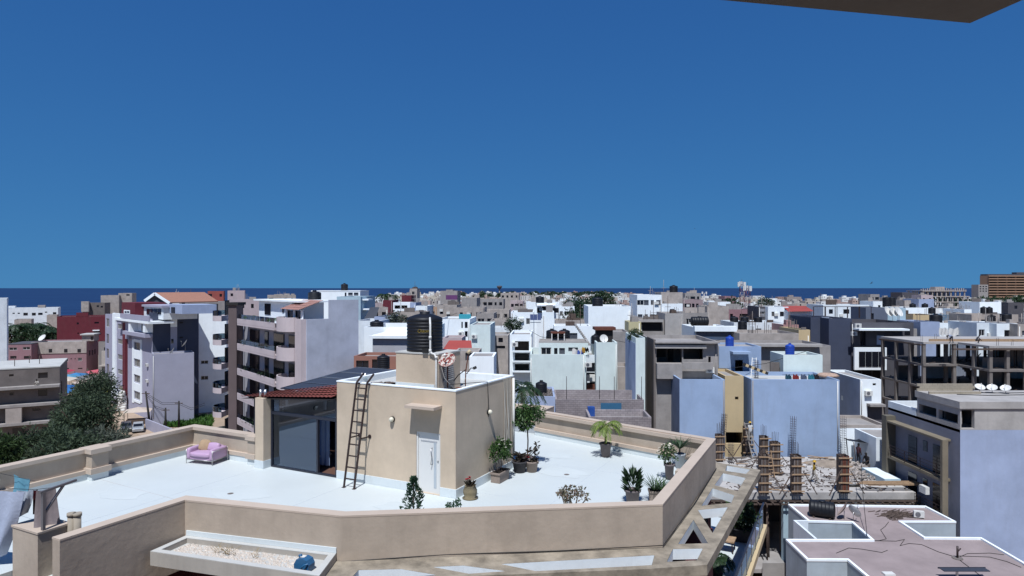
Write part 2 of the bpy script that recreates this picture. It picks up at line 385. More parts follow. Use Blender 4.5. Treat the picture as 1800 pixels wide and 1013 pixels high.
for (x, y, sx, sy) in ((-12.92, -3.95, 0.3, 0.3), (-9.25, 0.05, 0.2, 0.22)):
    q = MB().box(x - sx, x + sx, y - sy, y + sy, 0.44, 0.958).build("pillar", BEIGEP, apt)
    MB().box(x - sx - 0.07, x + sx + 0.07, y - sy - 0.07, y + sy + 0.07, 0.96, 1.125).build("cap_stone", COPING, q)
    MB().box(x - sx - 0.07, x + sx + 0.07, y - sy - 0.07, y + sy + 0.07, 0.24, 0.438).build("plinth", COPING, q)
    MB().box(x - sx, x + sx, y - sy, y + sy, 0.003, 0.238).build("upstand", DECKW, q)
for (x, y, wd) in ((6.35, 5.9, 0.35), (6.35, 3.6, 0.35)):
    MB().box(x + 0.02, x + 0.40, y - wd / 2, y + wd / 2, 0.002, 0.86).build("pillar", BEIGEP, apt)
# laundry pillar and pipes at the near left corner
q = MB().prism([(-6.72, -9.58), (-5.63, -9.58), (-5.66, -8.85), (-6.72, -8.85)], -3.0, 1.07).build("pillar", BEIGEP, apt)
MB().prism([(-6.75, -9.60), (-5.60, -9.60), (-5.63, -8.83), (-6.75, -8.83)], 1.072, 1.12).build("coping", COPING, q)
q = MB().box(-5.3, -4.4 - 0.62, -8.6, -7.9, 0.003, 0.75).build("pipe_kerb", BEIGEP, apt)
for (u, r) in ((125.5, 0.085), (136.0, 0.085)):
    x, y = LOC(u, 938, -6.05)
    c = MB().cyl((x, y, 0.3), (x, y, 1.28), r, n=14).build("vent_pipe", plaster("pipe_paint", (0.40, 0.36, 0.31), streak=0.03), apt)
    MB().cyl((x, y, 1.281), (x, y, 1.36), r + 0.015, n=14).build("pipe_collar", plaster("pipe_paint", (0.4, 0.36, 0.31)), c)
# floor joint line on the deck
MB().prism(strip([LOC(172, 842, -6.9), LOC(330, 884, -6.9)], 0.012, 0.012), 0.0, 0.004).build("deck_joint", plaster("joint_grey", (0.55, 0.57, 0.60), streak=0), apt)

# faint seams of the deck coating, drain and water stains
seam = plaster("seam_grey", (0.50, 0.53, 0.55), streak=0, raw=True)
for (a, b) in (((-12.5, -6.4), (-5.4, -6.4)), ((-8.6, -.4), (-8.6, -8.8)), ((-4.2, -.35), (-4.2, -6.0)), ((.6, 5.2), (6.4, 5.2)), ((3.0, 8.2), (3.0, -2.9)), ((.4, .9), (6.3, .9))):
    MB().prism(strip([a, b], .008, .008), 0.0, 0.003).build("deck_seam", seam, apt)
for (x, y, R_) in ((2.2, 4.2, .10), (-7.0, -3.0, .10)):
    MB().cyl((x, y, 0), (x, y, .006), R_, n=14).build("drain", CONCD, apt)
DIRT = plaster("water_stain", (0.53, 0.565, 0.557), streak=0, var=.06, raw=True)
for k, (x, y, R_) in enumerate(((2.0, 4.4, .9), (-6.8, -2.8, 1.1), (-3.4, -3.9, .8), (4.6, 1.2, .7), (-10.3, -4.6, .9), (.9, 6.6, .6), (-1.2, -1.6, .7))):
    rr = random.Random(k); n_ = 22; MB().add([(x + math.cos(i / n_ * 6.283) * R_ * (1 + .35 * math.sin(i * 1.1 + k) * rr.random()), y + math.sin(i / n_ * 6.283) * R_ * .6 * (1 + .3 * rr.random()), .0035) for i in range(n_)], [list(range(n_))]).build("water_stain", DIRT, apt)

def wall_lamp(parent, u, v, pos_fn, n, r=0.10):
    p = Vector(pos_fn); n = Vector(n)
    b = MB().cyl(p, p + n * 0.06, r, r * 0.95, 16).build("lamp_base", BLACKR, parent)
    MB().lathe([(r * 0.86, 0.0), (r * 0.86, 0.03), (r * 0.7, 0.075), (r * 0.4, 0.10), (0.001, 0.11)], 14).build("lamp_globe", flat("lamp_glass", (0.78, 0.76, 0.66), 0.3), b)
    g = b.children[0]; g.location = p + n * 0.058; g.rotation_euler = n.to_track_quat('Z', 'Y').to_euler()
    return b
wall_lamp(apt, 0, 0, (-12.998, -7.05, 0.72), (1, 0, 0))
def inner_back(t): return (6.64 + t * (-8.14), 7.43 + t * 2.19)
_d = Vector((-8.14, 2.19)).normalized(); _n = (-_d.y * -1, 0)
nb = Vector((_d.y * -1, _d.x, 0)); nb = nb if nb.y < 0 else -nb
t = 0.18; ib = inner_back(t); wall_lamp(apt, 0, 0, (ib[0], ib[1], 0.66), nb)
# cable clipped along the front parapet foot
MB().tube([(-0.1, -5.50, -0.05), (2.2, -3.99, 0.02), (4.6, -2.46, 0.0), (7.06, -0.90, 0.04), (7.09, 3.0, 0.02), (7.0, 7.5, 0.03)], 0.013, 5).build("cable", BLACKR, apt)

# planter tray on the facade
def planter_pt(u, v): return LOC(u, v, -6.72)
A_, B_, C_, D_ = planter_pt(328, 944.5), planter_pt(605.5, 979), planter_pt(561, 1011.5), planter_pt(264, 968)
A_ = (-4.62, -6.40); B_ = (-0.15, -5.47)
outer = [D_, C_, B_, A_]
def inset(pl, k):
    c = Vector((sum(p[0] for p in pl) / 4, sum(p[1] for p in pl) / 4)); out = []
    n = len(pl)
    for i in range(n):
        p = Vector(pl[i]); d1 = (p - Vector(pl[i - 1])).normalized(); d2 = (Vector(pl[(i + 1) % n]) - p).normalized()
        n1 = Vector((-d1.y, d1.x)); n2 = Vector((-d2.y, d2.x)); m = (n1 + n2).normalized(); out.append(tuple(p + m * k / m.dot(n1)))
    return out
inner = inset(outer, 0.17)
pl = MB().prism(outer, -0.20, 0.15, [inner]).build("planter_tray", plaster("tray_render", (0.47, 0.45, 0.43), streak=0.12), apt)
MB().prism(inset(outer, 0.004), 0.151, 0.166, [inset(outer, 0.172)]).build("rim", ROOFW, pl)
MB().prism(inner, -0.2, 0.02).build("tray_floor", ROOFW, pl)
MB().prism([(p[0], p[1]) for p in [A_, B_, (B_[0] + 0.015, B_[1] - 0.03), (A_[0] + 0.01, A_[1] - 0.03)]], 0.17, 0.30).build("upstand", DECKW, pl)
# pebbles in the tray
g = MB(); r = random.Random(3)
ia = [Vector(p) for p in inner]
for _ in range(1500):
    s_, t_ = r.uniform(0.02, 0.9), r.uniform(0.02, 0.98)
    p = (ia[0].lerp(ia[1], s_)).lerp(ia[3].lerp(ia[2], s_), t_); k = r.uniform(0.018, 0.042); a = r.random() * 6.28
    ca, sa = math.cos(a) * k, math.sin(a) * k
    g.add([(p.x + ca, p.y + sa, .02), (p.x - sa, p.y + ca, .02), (p.x - ca, p.y - sa, .02), (p.x + sa, p.y - ca, .02), (p.x, p.y, .02 + k * r.uniform(0.7, 1.3))], [(0, 1, 4), (1, 2, 4), (2, 3, 4), (3, 0, 4)])
peb = g.build("pebbles", plaster("white_pebble", (0.66, 0.61, 0.58), var=0.3, scale=14, streak=0, bump=0), apt); peb["kind"] = "stuff"
# dry twigs
g = MB()
for _ in range(9):
    p = ia[0].lerp(ia[1], r.uniform(0.1, 0.6)).lerp(ia[3].lerp(ia[2], r.uniform(0.1, 0.6)), 0.6)
    for _ in range(4): g.tube([(p.x, p.y, 0.03), (p.x + r.uniform(-.1, .1), p.y + r.uniform(-.1, .1), 0.1), (p.x + r.uniform(-.16, .16), p.y + r.uniform(-.16, .16), r.uniform(0.15, 0.28))], 0.004, 3)
o = g.build("dry_twigs", flat("dry_straw", (0.42, 0.32, 0.16), 0.9), apt); o["kind"] = "stuff"
# blue jerrycan lying in the tray
jp = LOC(535, 1001, -6.86)
jc = thing("jerrycan", "blue plastic jerrycan lying in the white planter tray", "jerrycan", W(jp[0], jp[1], 0.04), -TH + 0.15)
BLP = flat("blue_plastic", (0.025, 0.13, 0.30), 0.4)
prof = [(-0.20, 0.0), (0.20, 0.0), (0.21, 0.16), (0.15, 0.27), (0.02, 0.31), (-0.14, 0.27), (-0.21, 0.15)]
g = MB(); n = len(prof); vs = [(p[0], -0.13, p[1]) for p in prof] + [(p[0], 0.13, p[1]) for p in prof]
g.add(vs, [list(range(n))] + [list(range(n, 2 * n))[::-1]] + [(i, n + i, n + (i + 1) % n, (i + 1) % n) for i in range(n)])
g.build("body", BLP, jc)
MB().tube([(0.03, -0.14, 0.05), (0.06, -0.20, 0.12), (0.14, -0.20, 0.20), (0.2, -0.14, 0.21)], 0.022, 6).build("handle", BLP, jc)
MB().cyl((-0.1, 0, 0.29), (-0.12, 0, 0.35), 0.045, n=12).build("screw_cap", BLP, jc)
MB().box(-0.09, 0.03, -0.05, 0.07, 0.30, 0.315).build("sticker", PVC, jc)

# pergola slab with cut openings
def z3(x, y): return LOC(1140 + x / 4.754, 800 + y / 4.754, -6.93)
def z5(x, y): return LOC(600 + x / 3.214, 940 + y / 3.214, -6.93)
pout = [(7.06, -0.86), (7.0, 7.0), z3(560, 60), z3(935, 125), z3(490, 918), z3(0, 952), LOC(850, 1012, -6.93), LOC(600, 1024, -6.93), (-0.9, -7.4), (-0.75, -5.75), (0.0, -5.46)]
holes = [[z3(655, 88), z3(850, 122), z3(815, 158), z3(640, 132)], [z3(622, 152), z3(812, 192), z3(745, 303), z3(552, 252)],
         [z3(535, 277), z3(718, 337), z3(693, 400), z3(442, 424)], [z3(412, 460), z3(663, 436), z3(535, 652)],
         [z3(375, 542), z3(498, 738), z3(247, 744)], [z3(203, 786), z3(455, 781), z3(405, 880), z3(152, 893)],
         [z5(900, 166), z5(1770, 116), z5(1755, 172), z5(1098, 206)], [z5(515, 182), z5(690, 174), z5(930, 206), z5(720, 221)], [z5(60, 240), z5(97, 200), z5(340, 194), z5(540, 228), z5(330, 262)]]
g = MB().prism(pout, -0.30, -0.03, holes)
perg = g.build("pergola_slab", PERG, apt)
for h in holes:
    hh = h; a2 = sum(hh[i][0] * hh[(i + 1) % len(hh)][1] - hh[(i + 1) % len(hh)][0] * hh[i][1] for i in range(len(hh)))
    if a2 < 0: hh = hh[::-1]
    m = MB(); hi = []
    n = len(hh)
    for i in range(n):
        p = Vector(hh[i]); d1 = (p - Vector(hh[i - 1])).normalized(); d2 = (Vector(hh[(i + 1) % n]) - p).normalized()
        n1 = Vector((-d1.y, d1.x)); n2 = Vector((-d2.y, d2.x)); mm = (n1 + n2).normalized(); hi.append(tuple(p + mm * 0.006 / mm.dot(n1)))
    m.add([(p[0], p[1], -0.31) for p in hi] + [(p[0], p[1], -0.032) for p in hi], [(i, n + i, n + (i + 1) % n, (i + 1) % n) for i in range(n)])
    m.build("opening_lining", WHITE2, perg)
# floor below: wall, balcony, glass rail
rx = LOC(1330, 915.7, -9.1)[0]
MB().box(6.1, rx + 0.12, -3.0, 11.5, -3.45, -3.18).build("balcony_slab", CREAM, apt)
MB().box(6.12, rx - 0.05, -2.95, 11.4, -3.18, -3.15).build("balcony_floor", DECK, apt)
rail = MB().bar((rx, -2.9, -2.22), (rx, 11.3, -2.22), 0.07, 0.06).build("railing", FRAME, apt)
for y in [-2.8 + 1.25 * k for k in range(12)]:
    MB().box(rx - 0.02, rx + 0.02, y - 0.025, y + 0.025, -3.15, -2.25).build("rail_post", ALU, rail)
for y in [-2.74 + 1.25 * k for k in range(11)]:
    MB().box(rx - 0.006, rx + 0.006, y, y + 1.13, -3.08, -2.28).build("glass_panel", glass("rail_glass", (0.6, 0.75, 0.85), 0.8), rail)
MB().box(6.9, 7.5, -1.6, 3.9, -3.14, -1.0).build("lower_room", MAROON, apt); MB().box(6.95, 7.1, 4.0, 5.2, -3.14, -0.9).build("balcony_door", DARK, apt)
MB().box(rx - 0.1, rx + 0.1, 5.8, 6.1, -18.0, -3.46).build("column", CREAM, apt)

# ------------------------------------------------------------------ rooftop room
room = thing("rooftop_room", "beige flat roofed stair room with white door on the terrace", "rooftop room", W(0, 0), -TH)
x0, x1, yd, Hh = -5.06, 0.0, 4.2, 3.5
xl, xr = XF(731.5), XF(774); zd0, zd1 = 0.03, ZF(761, XF(755))
g = MB(); g.wall((x0, 0, 0), (1, 0, 0), x1 - x0, Hh, [(xl - x0, 0.0, xr - x0, zd1)], 0.12)
g.wall((x1, 0, 0), (0, 1, 0), yd, Hh); g.wall((x1, yd, 0), (-1, 0, 0), x1 - x0, Hh); g.wall((x0, yd, 0), (0, -1, 0), yd, Hh)
g.build("wall", BEIGE, room)
MB().prism([(x0 + .14, .14), (x1 - .14, .14), (x1 - .14, yd - .14), (x0 + .14, yd - .14)], 3.2, 3.30).build("roof", ROOFW, room)
rim = MB().prism([(x0 - .015, -.015), (x1 + .015, -.015), (x1 + .015, yd + .015), (x0 - .015, yd + .015)], 3.501, 3.545, [[(x0 + .14, .14), (x1 - .14, .14), (x1 - .14, yd - .14), (x0 + .14, yd - .14)]]).build("roof_rim", WHITE, room)
m = MB(); m.wall((x1 - .14, .14, 3.3), (-1, 0, 0), x1 - x0 - .28, .2); m.wall((x0 + .14, .14, 3.3), (0, 1, 0), yd - .28, .2); m.wall((x0 + .14, yd - .14, 3.3), (1, 0, 0), x1 - x0 - .28, .2); m.wall((x1 - .14, yd - .14, 3.3), (0, -1, 0), yd - .28, .2)
m.build("rim_inside", WHITE2, rim)
m = MB().prism(strip([(x0, 0), (xl - .002, 0)], 0, .03), .004, .29); m.build("upstand", DECKW, room)
m = MB().prism(strip([(xr + .002, 0), (x1, 0), (x1, yd)], 0, .03), .004, .29); m.build("upstand", DECKW, room)
door = MB().box(xl + .07, xr - .07, .055, .10, .02, zd1 - .07).build("door", plaster("door_white", (0.78, 0.81, 0.85), rough=0.4, streak=0, bump=0, var=0.02), room)
m = MB(); m.box(xl + .004, xl + .068, .02, .11, .012, zd1 - .004); m.box(xr - .068, xr - .004, .02, .11, .012, zd1 - .004); m.box(xl + .07, xr - .07, .02, .11, zd1 - .068, zd1 - .004)
m.build("door_frame", WFRAME, room)
MB().box(xl + .16, xr - .16, .045, .054, zd1 - .32, zd1 - .28).build("door_groove", flat("groove_grey", (0.45, 0.48, 0.55), 0.5), door)
hx = xr - .36
MB().tube([(hx, .05, .98), (hx, -.03, 1.0), (hx + .05, -.045, 1.25), (hx, -.03, 1.52), (hx, .05, 1.54)], .018, 8).build("handle", GALV, door)
MB().box(xr - .29, xr - .19, .046, .054, .2, 1.75).build("glass_strip", flat("pale_pane", (0.5, 0.58, 0.68), 0.2), door)
MB().cyl((xr - .12, .056, 1.12), (xr - .12, .03, 1.12), .03, n=10).build("lock", GALV, door)
cxl, cxr = XF(724), XF(777); cz = ZF(718, cxr)
MB().prism([(cxl, -.002), (cxr, -.002), (cxr, -.50), (cxl + .05, -.50)], cz, cz + .09).build("door_canopy", COPING, room)
wall_lamp(room, 0, 0, (XF(690.5), -.001, ZF(737, XF(690))), (0, -1, 0))
wall_lamp(room, 0, 0, (.001, 2.18, ZF(724, 0, 2.2)), (1, 0, 0))
# wires and conduit on the right wall
m = MB()
for k in range(6):
    yy = 3.35 + .11 * k; rr = random.Random(k)
    m.tube([(.02, yy, 3.52), (.03, yy + rr.uniform(-.05, .05), 2.6), (.05, yy + rr.uniform(-.1, .1), 1.7), (.06, yy + rr.uniform(-.15, .1), .9), (.05, yy + .1, .35)], .013, 5)
m.build("wire_bundle", flat("grey_wire", (0.55, 0.54, 0.52), 0.6), room)
MB().tube([(-.6, .6, 3.62), (.02, 2.1, 3.56), (.02, 2.17, 2.9), (.03, 2.18, 2.3)], .012, 5).build("lamp_wire", BLACKR, room)
MB().cyl((.05, 4.1, .5), (.05, 4.1, 3.45), .05, n=10).build("conduit", PVC, room)
# tank plinth
plz = thing("tank_plinth", "beige masonry plinth carrying the ribbed black water tank", "plinth", W(0, 0, 3.30), -TH)
px0, px1, py0, py1, ph = -2.98, -1.17, .75, 2.2, 1.28
MB().box(px0, px1, py0, py1, .002, ph).build("block", BEIGE, plz)
MB().prism([(px0 - .02, py0 - .02), (px1 + .02, py0 - .02), (px1 + .02, py1 + .02), (px0 - .02, py1 + .02)], ph + .002, ph + .05).build("cover_slab", ROOFW, plz)
MB().prism(strip([(px0, py0), (px1 - .15, py0)], 0, .03), .002, .24).build("upstand", DECKW, plz)
MB().box(px1 + .003, px1 + .02, py0 + .3, py0 + .95, .3, .85).build("louvre_frame", ALU, plz)
for k in range(7): MB().bar((px1 + .03, py0 + .33, .36 + .07 * k), (px1 + .03, py0 + .92, .36 + .07 * k), .012, .05, up=(0.6, 0, 1)).build("louvre_slat", GALV, plz)

def tank_profile(R, H, ribs, dome=.16):
    pr = [(0.01, 0), (R, 0)]
    for k in range(ribs):
        z0 = .04 * H + (H * .8) * k / ribs; dz = H * .8 / ribs
        pr += [(R, z0 + dz * .1), (R * 1.0, z0 + dz * .45), (R * .978, z0 + dz * .55), (R * .978, z0 + dz * .85), (R, z0 + dz * .98)]
    pr += [(R, H * .86), (R * .985, H * .90), (R * .93, H * .93), (R * .6, H * .93 + dome * .5), (R * .3, H * .93 + dome * .8), (R * .28, H * .93 + dome * .8), (R * .28, H * .93 + dome * 1.25), (0.01, H * .93 + dome * 1.3)]
    return pr
wt = thing("water_tank", "large ribbed black water tank on the beige plinth of the rooftop room", "water tank", W(-2.2, 1.42, 3.30 + ph + .052), -TH)
MB().lathe(tank_profile(.645, 1.30, 9), 40).build("tank_body", TANK, wt)
# worn yellow lettering, wrapped on the drum
tc = bpy.data.curves.new("lettering", 'FONT'); tc.body = "Qiaoma"; tc.size = .17; tc.extrude = 0.0; tc.align_x = 'CENTER'; tc.shear = .25
to = bpy.data.objects.new("lettering", tc); COL.objects.link(to)
dg = bpy.context.evaluated_depsgraph_get(); tm = bpy.data.meshes.new_from_object(to.evaluated_get(dg)); bpy.data.objects.remove(to)
a0 = math.atan2(-W(-2.2, 1.42)[1], -W(-2.2, 1.42)[0]) + TH + .0
for v_ in tm.vertices:
    a = a0 + v_.co.x / .65; rr = .652; v_.co = Vector((rr * math.cos(a), rr * math.sin(a), .70 + v_.co.y))
tm.materials.clear(); tm.materials.append(flat("worn_yellow_print", (0.30, 0.22, 0.035), 0.6, var=.5, scale=18))
lo = bpy.data.objects.new("lettering", tm); COL.objects.link(lo); lo.parent = wt
# white feed pipe
fp = thing("water_pipe", "white plastic pipe running down beside the black water tank", "pipe", W(0, 0, 3.30), -TH)
bx, by = px1 - .10, py0 - .05
MB().tube([(bx - .42, by + .30, ph + 1.26), (bx - .22, by + .02, ph + 1.12), (bx - .19, by - .02, ph + 1.05), (bx - .19, by - .02, ph + .16), (bx - .14, by - .03, ph + .06), (bx, by - .03, ph + .02), (bx + .06, by - .03, ph - .1), (bx + .06, by - .03, .03)], .035, 8).build("riser", PVC, fp)
for (xx, zz) in ((bx - .19, ph + .6), (bx - .19, ph + .14), (bx + .06, ph - .08)): MB().cyl((xx, by - .025, zz - .05), (xx, by - .025, zz + .05), .05, n=10).build("pipe_joint", PVC, fp)
MB().box(bx - .52, bx - .3, by - .05, by + .08, ph + .06, ph + .2).build("valve", BLACKR, fp)

def dish(name, label, loc, az, el, R, mat, armmat=RUST, mast=.5, group=None, rust=False):
    """offset dish: shallow bowl on a mast, feed arm with LNB; az is where it looks"""
    t = thing(name, label, "satellite dish", loc, 0, group)
    MB().cyl((0, 0, 0), (0, 0, mast), .025, n=8).build("mast", armmat, t)
    m = MB(); prof = [(R * k / 6, .22 * R * (k / 6) ** 2) for k in range(7)]; prof[0] = (.001, 0)
    m.lathe(prof, 22); m.lathe([(p[0], p[1] - .012) for p in prof][::-1], 22)
    b = m.build("bowl", mat, t); dv = Vector((math.cos(az) * math.cos(el), math.sin(az) * math.cos(el), math.sin(el)))
    q = dv.to_track_quat('Z', 'Y'); b.rotation_euler = q.to_euler(); b.location = Vector((0, 0, mast)) + dv * .05
    tip = Vector((0, 0, mast)) + dv * R * 1.05; low = Vector((0, 0, mast)) + q @ Vector((0, -R * .95, .2 * R))
    MB().bar(low, tip, .02).build("feed_arm", armmat, t); MB().cyl(tip - dv * .02, tip + dv * .08, .035, n=8).build("receiver", PVC, t)
    return t
RUSTW = plaster("rusty_white_enamel", (0.62, 0.60, 0.58), var=.05, streak=.0)
nt_ = RUSTW.node_tree; bs = nt_.nodes["Principled BSDF"]; src = bs.inputs["Base Color"].links[0].from_socket
nn = nt_.nodes.new("ShaderNodeTexNoise"); nn.inputs["Scale"].default_value = 5.5; nn.inputs["Detail"].default_value = 5
mr = nt_.nodes.new("ShaderNodeMapRange"); mr.inputs[1].default_value = .47; mr.inputs[2].default_value = .55; nt_.links.new(nn.outputs[0], mr.inputs[0])
mx = nt_.nodes.new("ShaderNodeMix"); mx.data_type = 'RGBA'; nt_.links.new(mr.outputs[0], mx.inputs[0]); nt_.links.new(src, mx.inputs[6]); mx.inputs[7].default_value = (0.20, 0.035, 0.03, 1); nt_.links.new(mx.outputs[2], bs.inputs["Base Color"])
p = W(-.92, .95, 3.3); dish("satellite_dish", "rust stained white satellite dish beside the tank plinth", p, math.radians(-105), .75, .31, RUSTW, RUST, 1.05)
p = W(-.45, 1.35, 3.3); t = thing("antenna", "bent rusty antenna mast with receiver arms behind the rusty dish", "antenna", p, 0)
MB().tube([(0, 0, 0), (.02, 0, .7), (.12, 0, 1.35)], .022, 6).build("mast", RUST, t)
MB().tube([(.02, 0, .75), (-.25, .02, .55), (-.4, 0, .35)], .018, 6).build("arm", BLACKR, t); MB().tube([(.05, 0, .6), (.2, .05, .8), (.3, .1, .78)], .018, 6).build("arm", BLACKR, t)
MB().cyl((.28, .08, .78), (.38, .12, .82), .05, n=8).build("receiver", BLACKR, t); MB().cyl((.08, -.02, 1.32), (.18, .02, 1.42), .06, n=8).build("receiver", flat("cream_plastic", (0.6, 0.5, 0.35)), t)
MB().tube([(.02, 0, .5), (-.1, -.1, .1), (-.3, -.3, .05), (-.7, -.3, .5), (-.8, -.35, .9)], .012, 5).build("cable", flat("grey_wire", (.5, .5, .5)), t)
# roof debris: bits of felt, planks and cable
for i, (x, y, L_, a, mt, lb) in enumerate(((-1.0, .45, .6, .3, BLACKR, "crumpled black felt scrap at the near roof rim"), (-.5, 1.1, .55, -.5, RUST, "rusty sheet scrap lying behind the roof rim"), (-.75, .75, .5, .9, BLACKR, "black felt strip beside the rusty dish"), (-3.6, .8, .9, .1, CONCD, "grey scrap boards left of the tank plinth"), (-3.4, 1.1, .8, -.2, WOOD, "weathered board behind the grey scrap boards"))):
    m = MB(); rr = random.Random(i); nx = 6
    for k in range(3):
        z = .02 + .03 * k
        vs = [(-L_ / 2 + L_ * j / nx, sgn * (.10 + .05 * rr.random()), z + .09 * rr.random()) for j in range(nx + 1) for sgn in (-1, 1)]
        m.add(vs, [(2 * j, 2 * j + 2, 2 * j + 3, 2 * j + 1) for j in range(nx)])
    o = m.build("roof_scrap", mt, None, W(x, y, 3.31), -TH + a); tag(o, lb, "debris", "scraps on the rooftop room")
# ladder
lad = thing("ladder", "brown steel ladder leaning on the beige rooftop room", "ladder", W(0, 0), -TH)
fl, frr = LOC(604.5, 857, -6.9), LOC(622.5, 860, -6.9)
tops = []
for (fb, u) in ((fl, 627), (frr, 645)):
    tx = XF(u, -.12); top = Vector((tx, -.12, 3.55)); tops.append((Vector((fb[0], fb[1], 0)), top))
    m = MB().bar((fb[0], fb[1], .01), top, .045, .06); m.bar(top, top + Vector((0.06, .30, .30)), .045, .06); m.build("rail", STEEL, lad)
    MB().box(fb[0] - .06, fb[0] + .06, fb[1] - .06, fb[1] + .06, .003, .014).build("foot_plate", STEEL, lad)
    mid = Vector((fb[0], fb[1], 0)).lerp(top, .47); MB().bar(mid, (mid.x + .06, -.02, mid.z), .04).build("bracket", STEEL, lad)
    MB().cyl((mid.x + .06, -.022, mid.z), (mid.x + .06, -.002, mid.z), .07, n=12).build("wall_plate", STEEL, lad)
    MB().bar(top - Vector((0, 0, .05)), top + Vector((.08, .16, -.02)), .04).build("bracket", STEEL, lad)
for k in range(9):
    t_ = .085 + k * .108
    a, b = tops[0][0].lerp(tops[0][1], t_), tops[1][0].lerp(tops[1][1], t_); MB().bar(a, b, .035, .04).build("rung", STEEL, lad)

# ------------------------------------------------------------------ glazed veranda
ver = thing("glazed_veranda", "dark glazed veranda with red tiled roof beside the rooftop room", "veranda", W(0, 0), -TH)
MB().box(-8.84, -8.40, -.34, .10, .30, 2.68).build("column", BEIGE, ver); MB().box(-8.86, -8.38, -.36, .12, .003, .298).build("column_base", DECKW, ver)
for k, (xx, yy) in enumerate(((-8.72, -.18), (-8.56, -.1))): MB().cyl((xx, yy, 2.681), (xx, yy, 2.98), .055, n=12).build("chimney_pipe", GALV, ver)
GL = glass("veranda_glass", (0.46, 0.60, 0.82), .72, refl=.12)
yg = .06; xa, xb = -8.38, -5.08
def ev(x): return 2.62 + (x + 9.75) / 4.67 * .31
MB().box(xa, xb, yg - .05, yg + .05, .01, .07).build("sill_rail", FRAME, ver); MB().box(xa, xb, yg - .06, yg + .06, 2.04, 2.14).build("transom", FRAME, ver)
for xx in (xa + .03, -6.02, xb - .03): MB().box(xx - .035, xx + .035, yg - .052, yg + .052, .072, 2.038).build("mullion", FRAME, ver)
for xx in (xa + .03, xb - .03): MB().box(xx - .035, xx + .035, yg - .05, yg + .05, 2.142, ev(xx) - .06).build("mullion", FRAME, ver)
m = MB(); m.add([(xa, yg - .05, ev(xa) - .12), (xb, yg - .05, ev(xb) - .12), (xb, yg + .05, ev(xb) - .12), (xa, yg + .05, ev(xa) - .12), (xa, yg - .05, ev(xa) - .05), (xb, yg - .05, ev(xb) - .05), (xb, yg + .05, ev(xb) - .05), (xa, yg + .05, ev(xa) - .05)], [(0, 3, 2, 1), (4, 5, 6, 7), (0, 1, 5, 4), (1, 2, 6, 5), (2, 3, 7, 6), (3, 0, 4, 7)]); m.build("head_rail", FRAME, ver)
MB().box(xa + .066, -6.056, yg - .008, yg + .008, .074, 2.036).build("glass_pane", GL, ver)
m = MB(); m.add([(xa + .066, yg, 2.145), (xb - .066, yg, 2.145), (xb - .066, yg, ev(xb) - .125), (xa + .066, yg, ev(xa) - .125)], [(0, 1, 2, 3)]); m.build("glass_pane", GL, ver)
MB().box(-9.55, -9.48, .30, 5.5, .01, 2.5).build("glass_pane", GL, ver); MB().box(-9.5, -8.86, .26, .30, .01, 2.55).build("glass_pane", GL, ver)
for xx in (-9.5, -8.9): MB().box(xx - .04, xx + .04, .22, .32, .012, 2.56).build("mullion", FRAME, ver)
MB().box(-9.5, -5.08, .10, 5.6, .003, .012).build("floor", flat("wood_floor", (0.16, 0.09, 0.07), .4), ver)
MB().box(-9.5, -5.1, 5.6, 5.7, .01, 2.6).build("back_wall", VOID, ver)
m = MB(); vs = []
for i in range(61):
    x_ = -7.95 + 1.85 * i / 60; y_ = .78 + .035 * math.sin(i * .9) + .02 * math.sin(i * .37); vs += [(x_, y_, .12), (x_, y_ + .01, 1.92)]
m.add(vs, [(2 * i, 2 * i + 2, 2 * i + 3, 2 * i + 1) for i in range(60)], True); m.build("curtain", flat("pale_curtain", (0.30, 0.42, 0.68), .8), ver)
MB().box(-6.08, -5.1, 1.9, 1.96, .02, 2.0).build("curtain", flat("dim_curtain", (0.03, 0.03, 0.04), .8), ver)
MB().box(-7.6, -6.5, .8, 1.3, .40, .46).build("table_top", PVC, ver)
m = MB(); [m.cyl((-8.1, .35, 1.95 + .1 * k), (-8.1, .35, 2.0 + .1 * k), .015, n=6) for k in range(6)]; m.build("hanging_ornament", PVC, ver)
# corrugated tile courses
FLc, FRc, BRc, BLc = Vector((-9.78, -.22, 2.62)), Vector((-5.07, -.22, 2.93)), Vector((-5.07, 1.45, 3.30)), Vector((-9.78, 1.45, 2.58))
rows = 6
for rI in range(rows):
    m = MB(); nx = 150; t0, t1 = rI / rows, (rI + 1.12) / rows
    vs = []; 
    for j in range(nx + 1):
        s_ = j / nx; wv = .014 * math.cos(s_ * 2 * math.pi * 24)
        for t_, dz in ((t0, .045), (t1, .0)):
            p = FLc.lerp(FRc, s_).lerp(BLc.lerp(BRc, s_), min(t_, 1)); vs.append((p.x, p.y, p.z + wv + dz))
    m.add(vs, [(2 * j, 2 * j + 2, 2 * j + 3, 2 * j + 1) for j in range(nx)], True)
    m.build("tile_course", TILE, ver)
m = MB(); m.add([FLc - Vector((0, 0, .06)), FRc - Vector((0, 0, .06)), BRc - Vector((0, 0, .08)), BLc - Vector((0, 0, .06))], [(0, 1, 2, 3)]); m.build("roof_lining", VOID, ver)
TQ = flat("turquoise_sheet", (0.10, 0.30, 0.32), .5)
for k in range(3):
    o = MB().add([(-5.9 + .28 * k, 1.15, 3.30 + .03 * k), (-5.6 + .28 * k, .98, 3.34 + .03 * k), (-5.4 + .28 * k, 1.5, 3.42 + .02 * k), (-5.75 + .28 * k, 1.6, 3.35 + .03 * k)], [(0, 1, 2, 3)]).build("turquoise_sheet", TQ, ver)
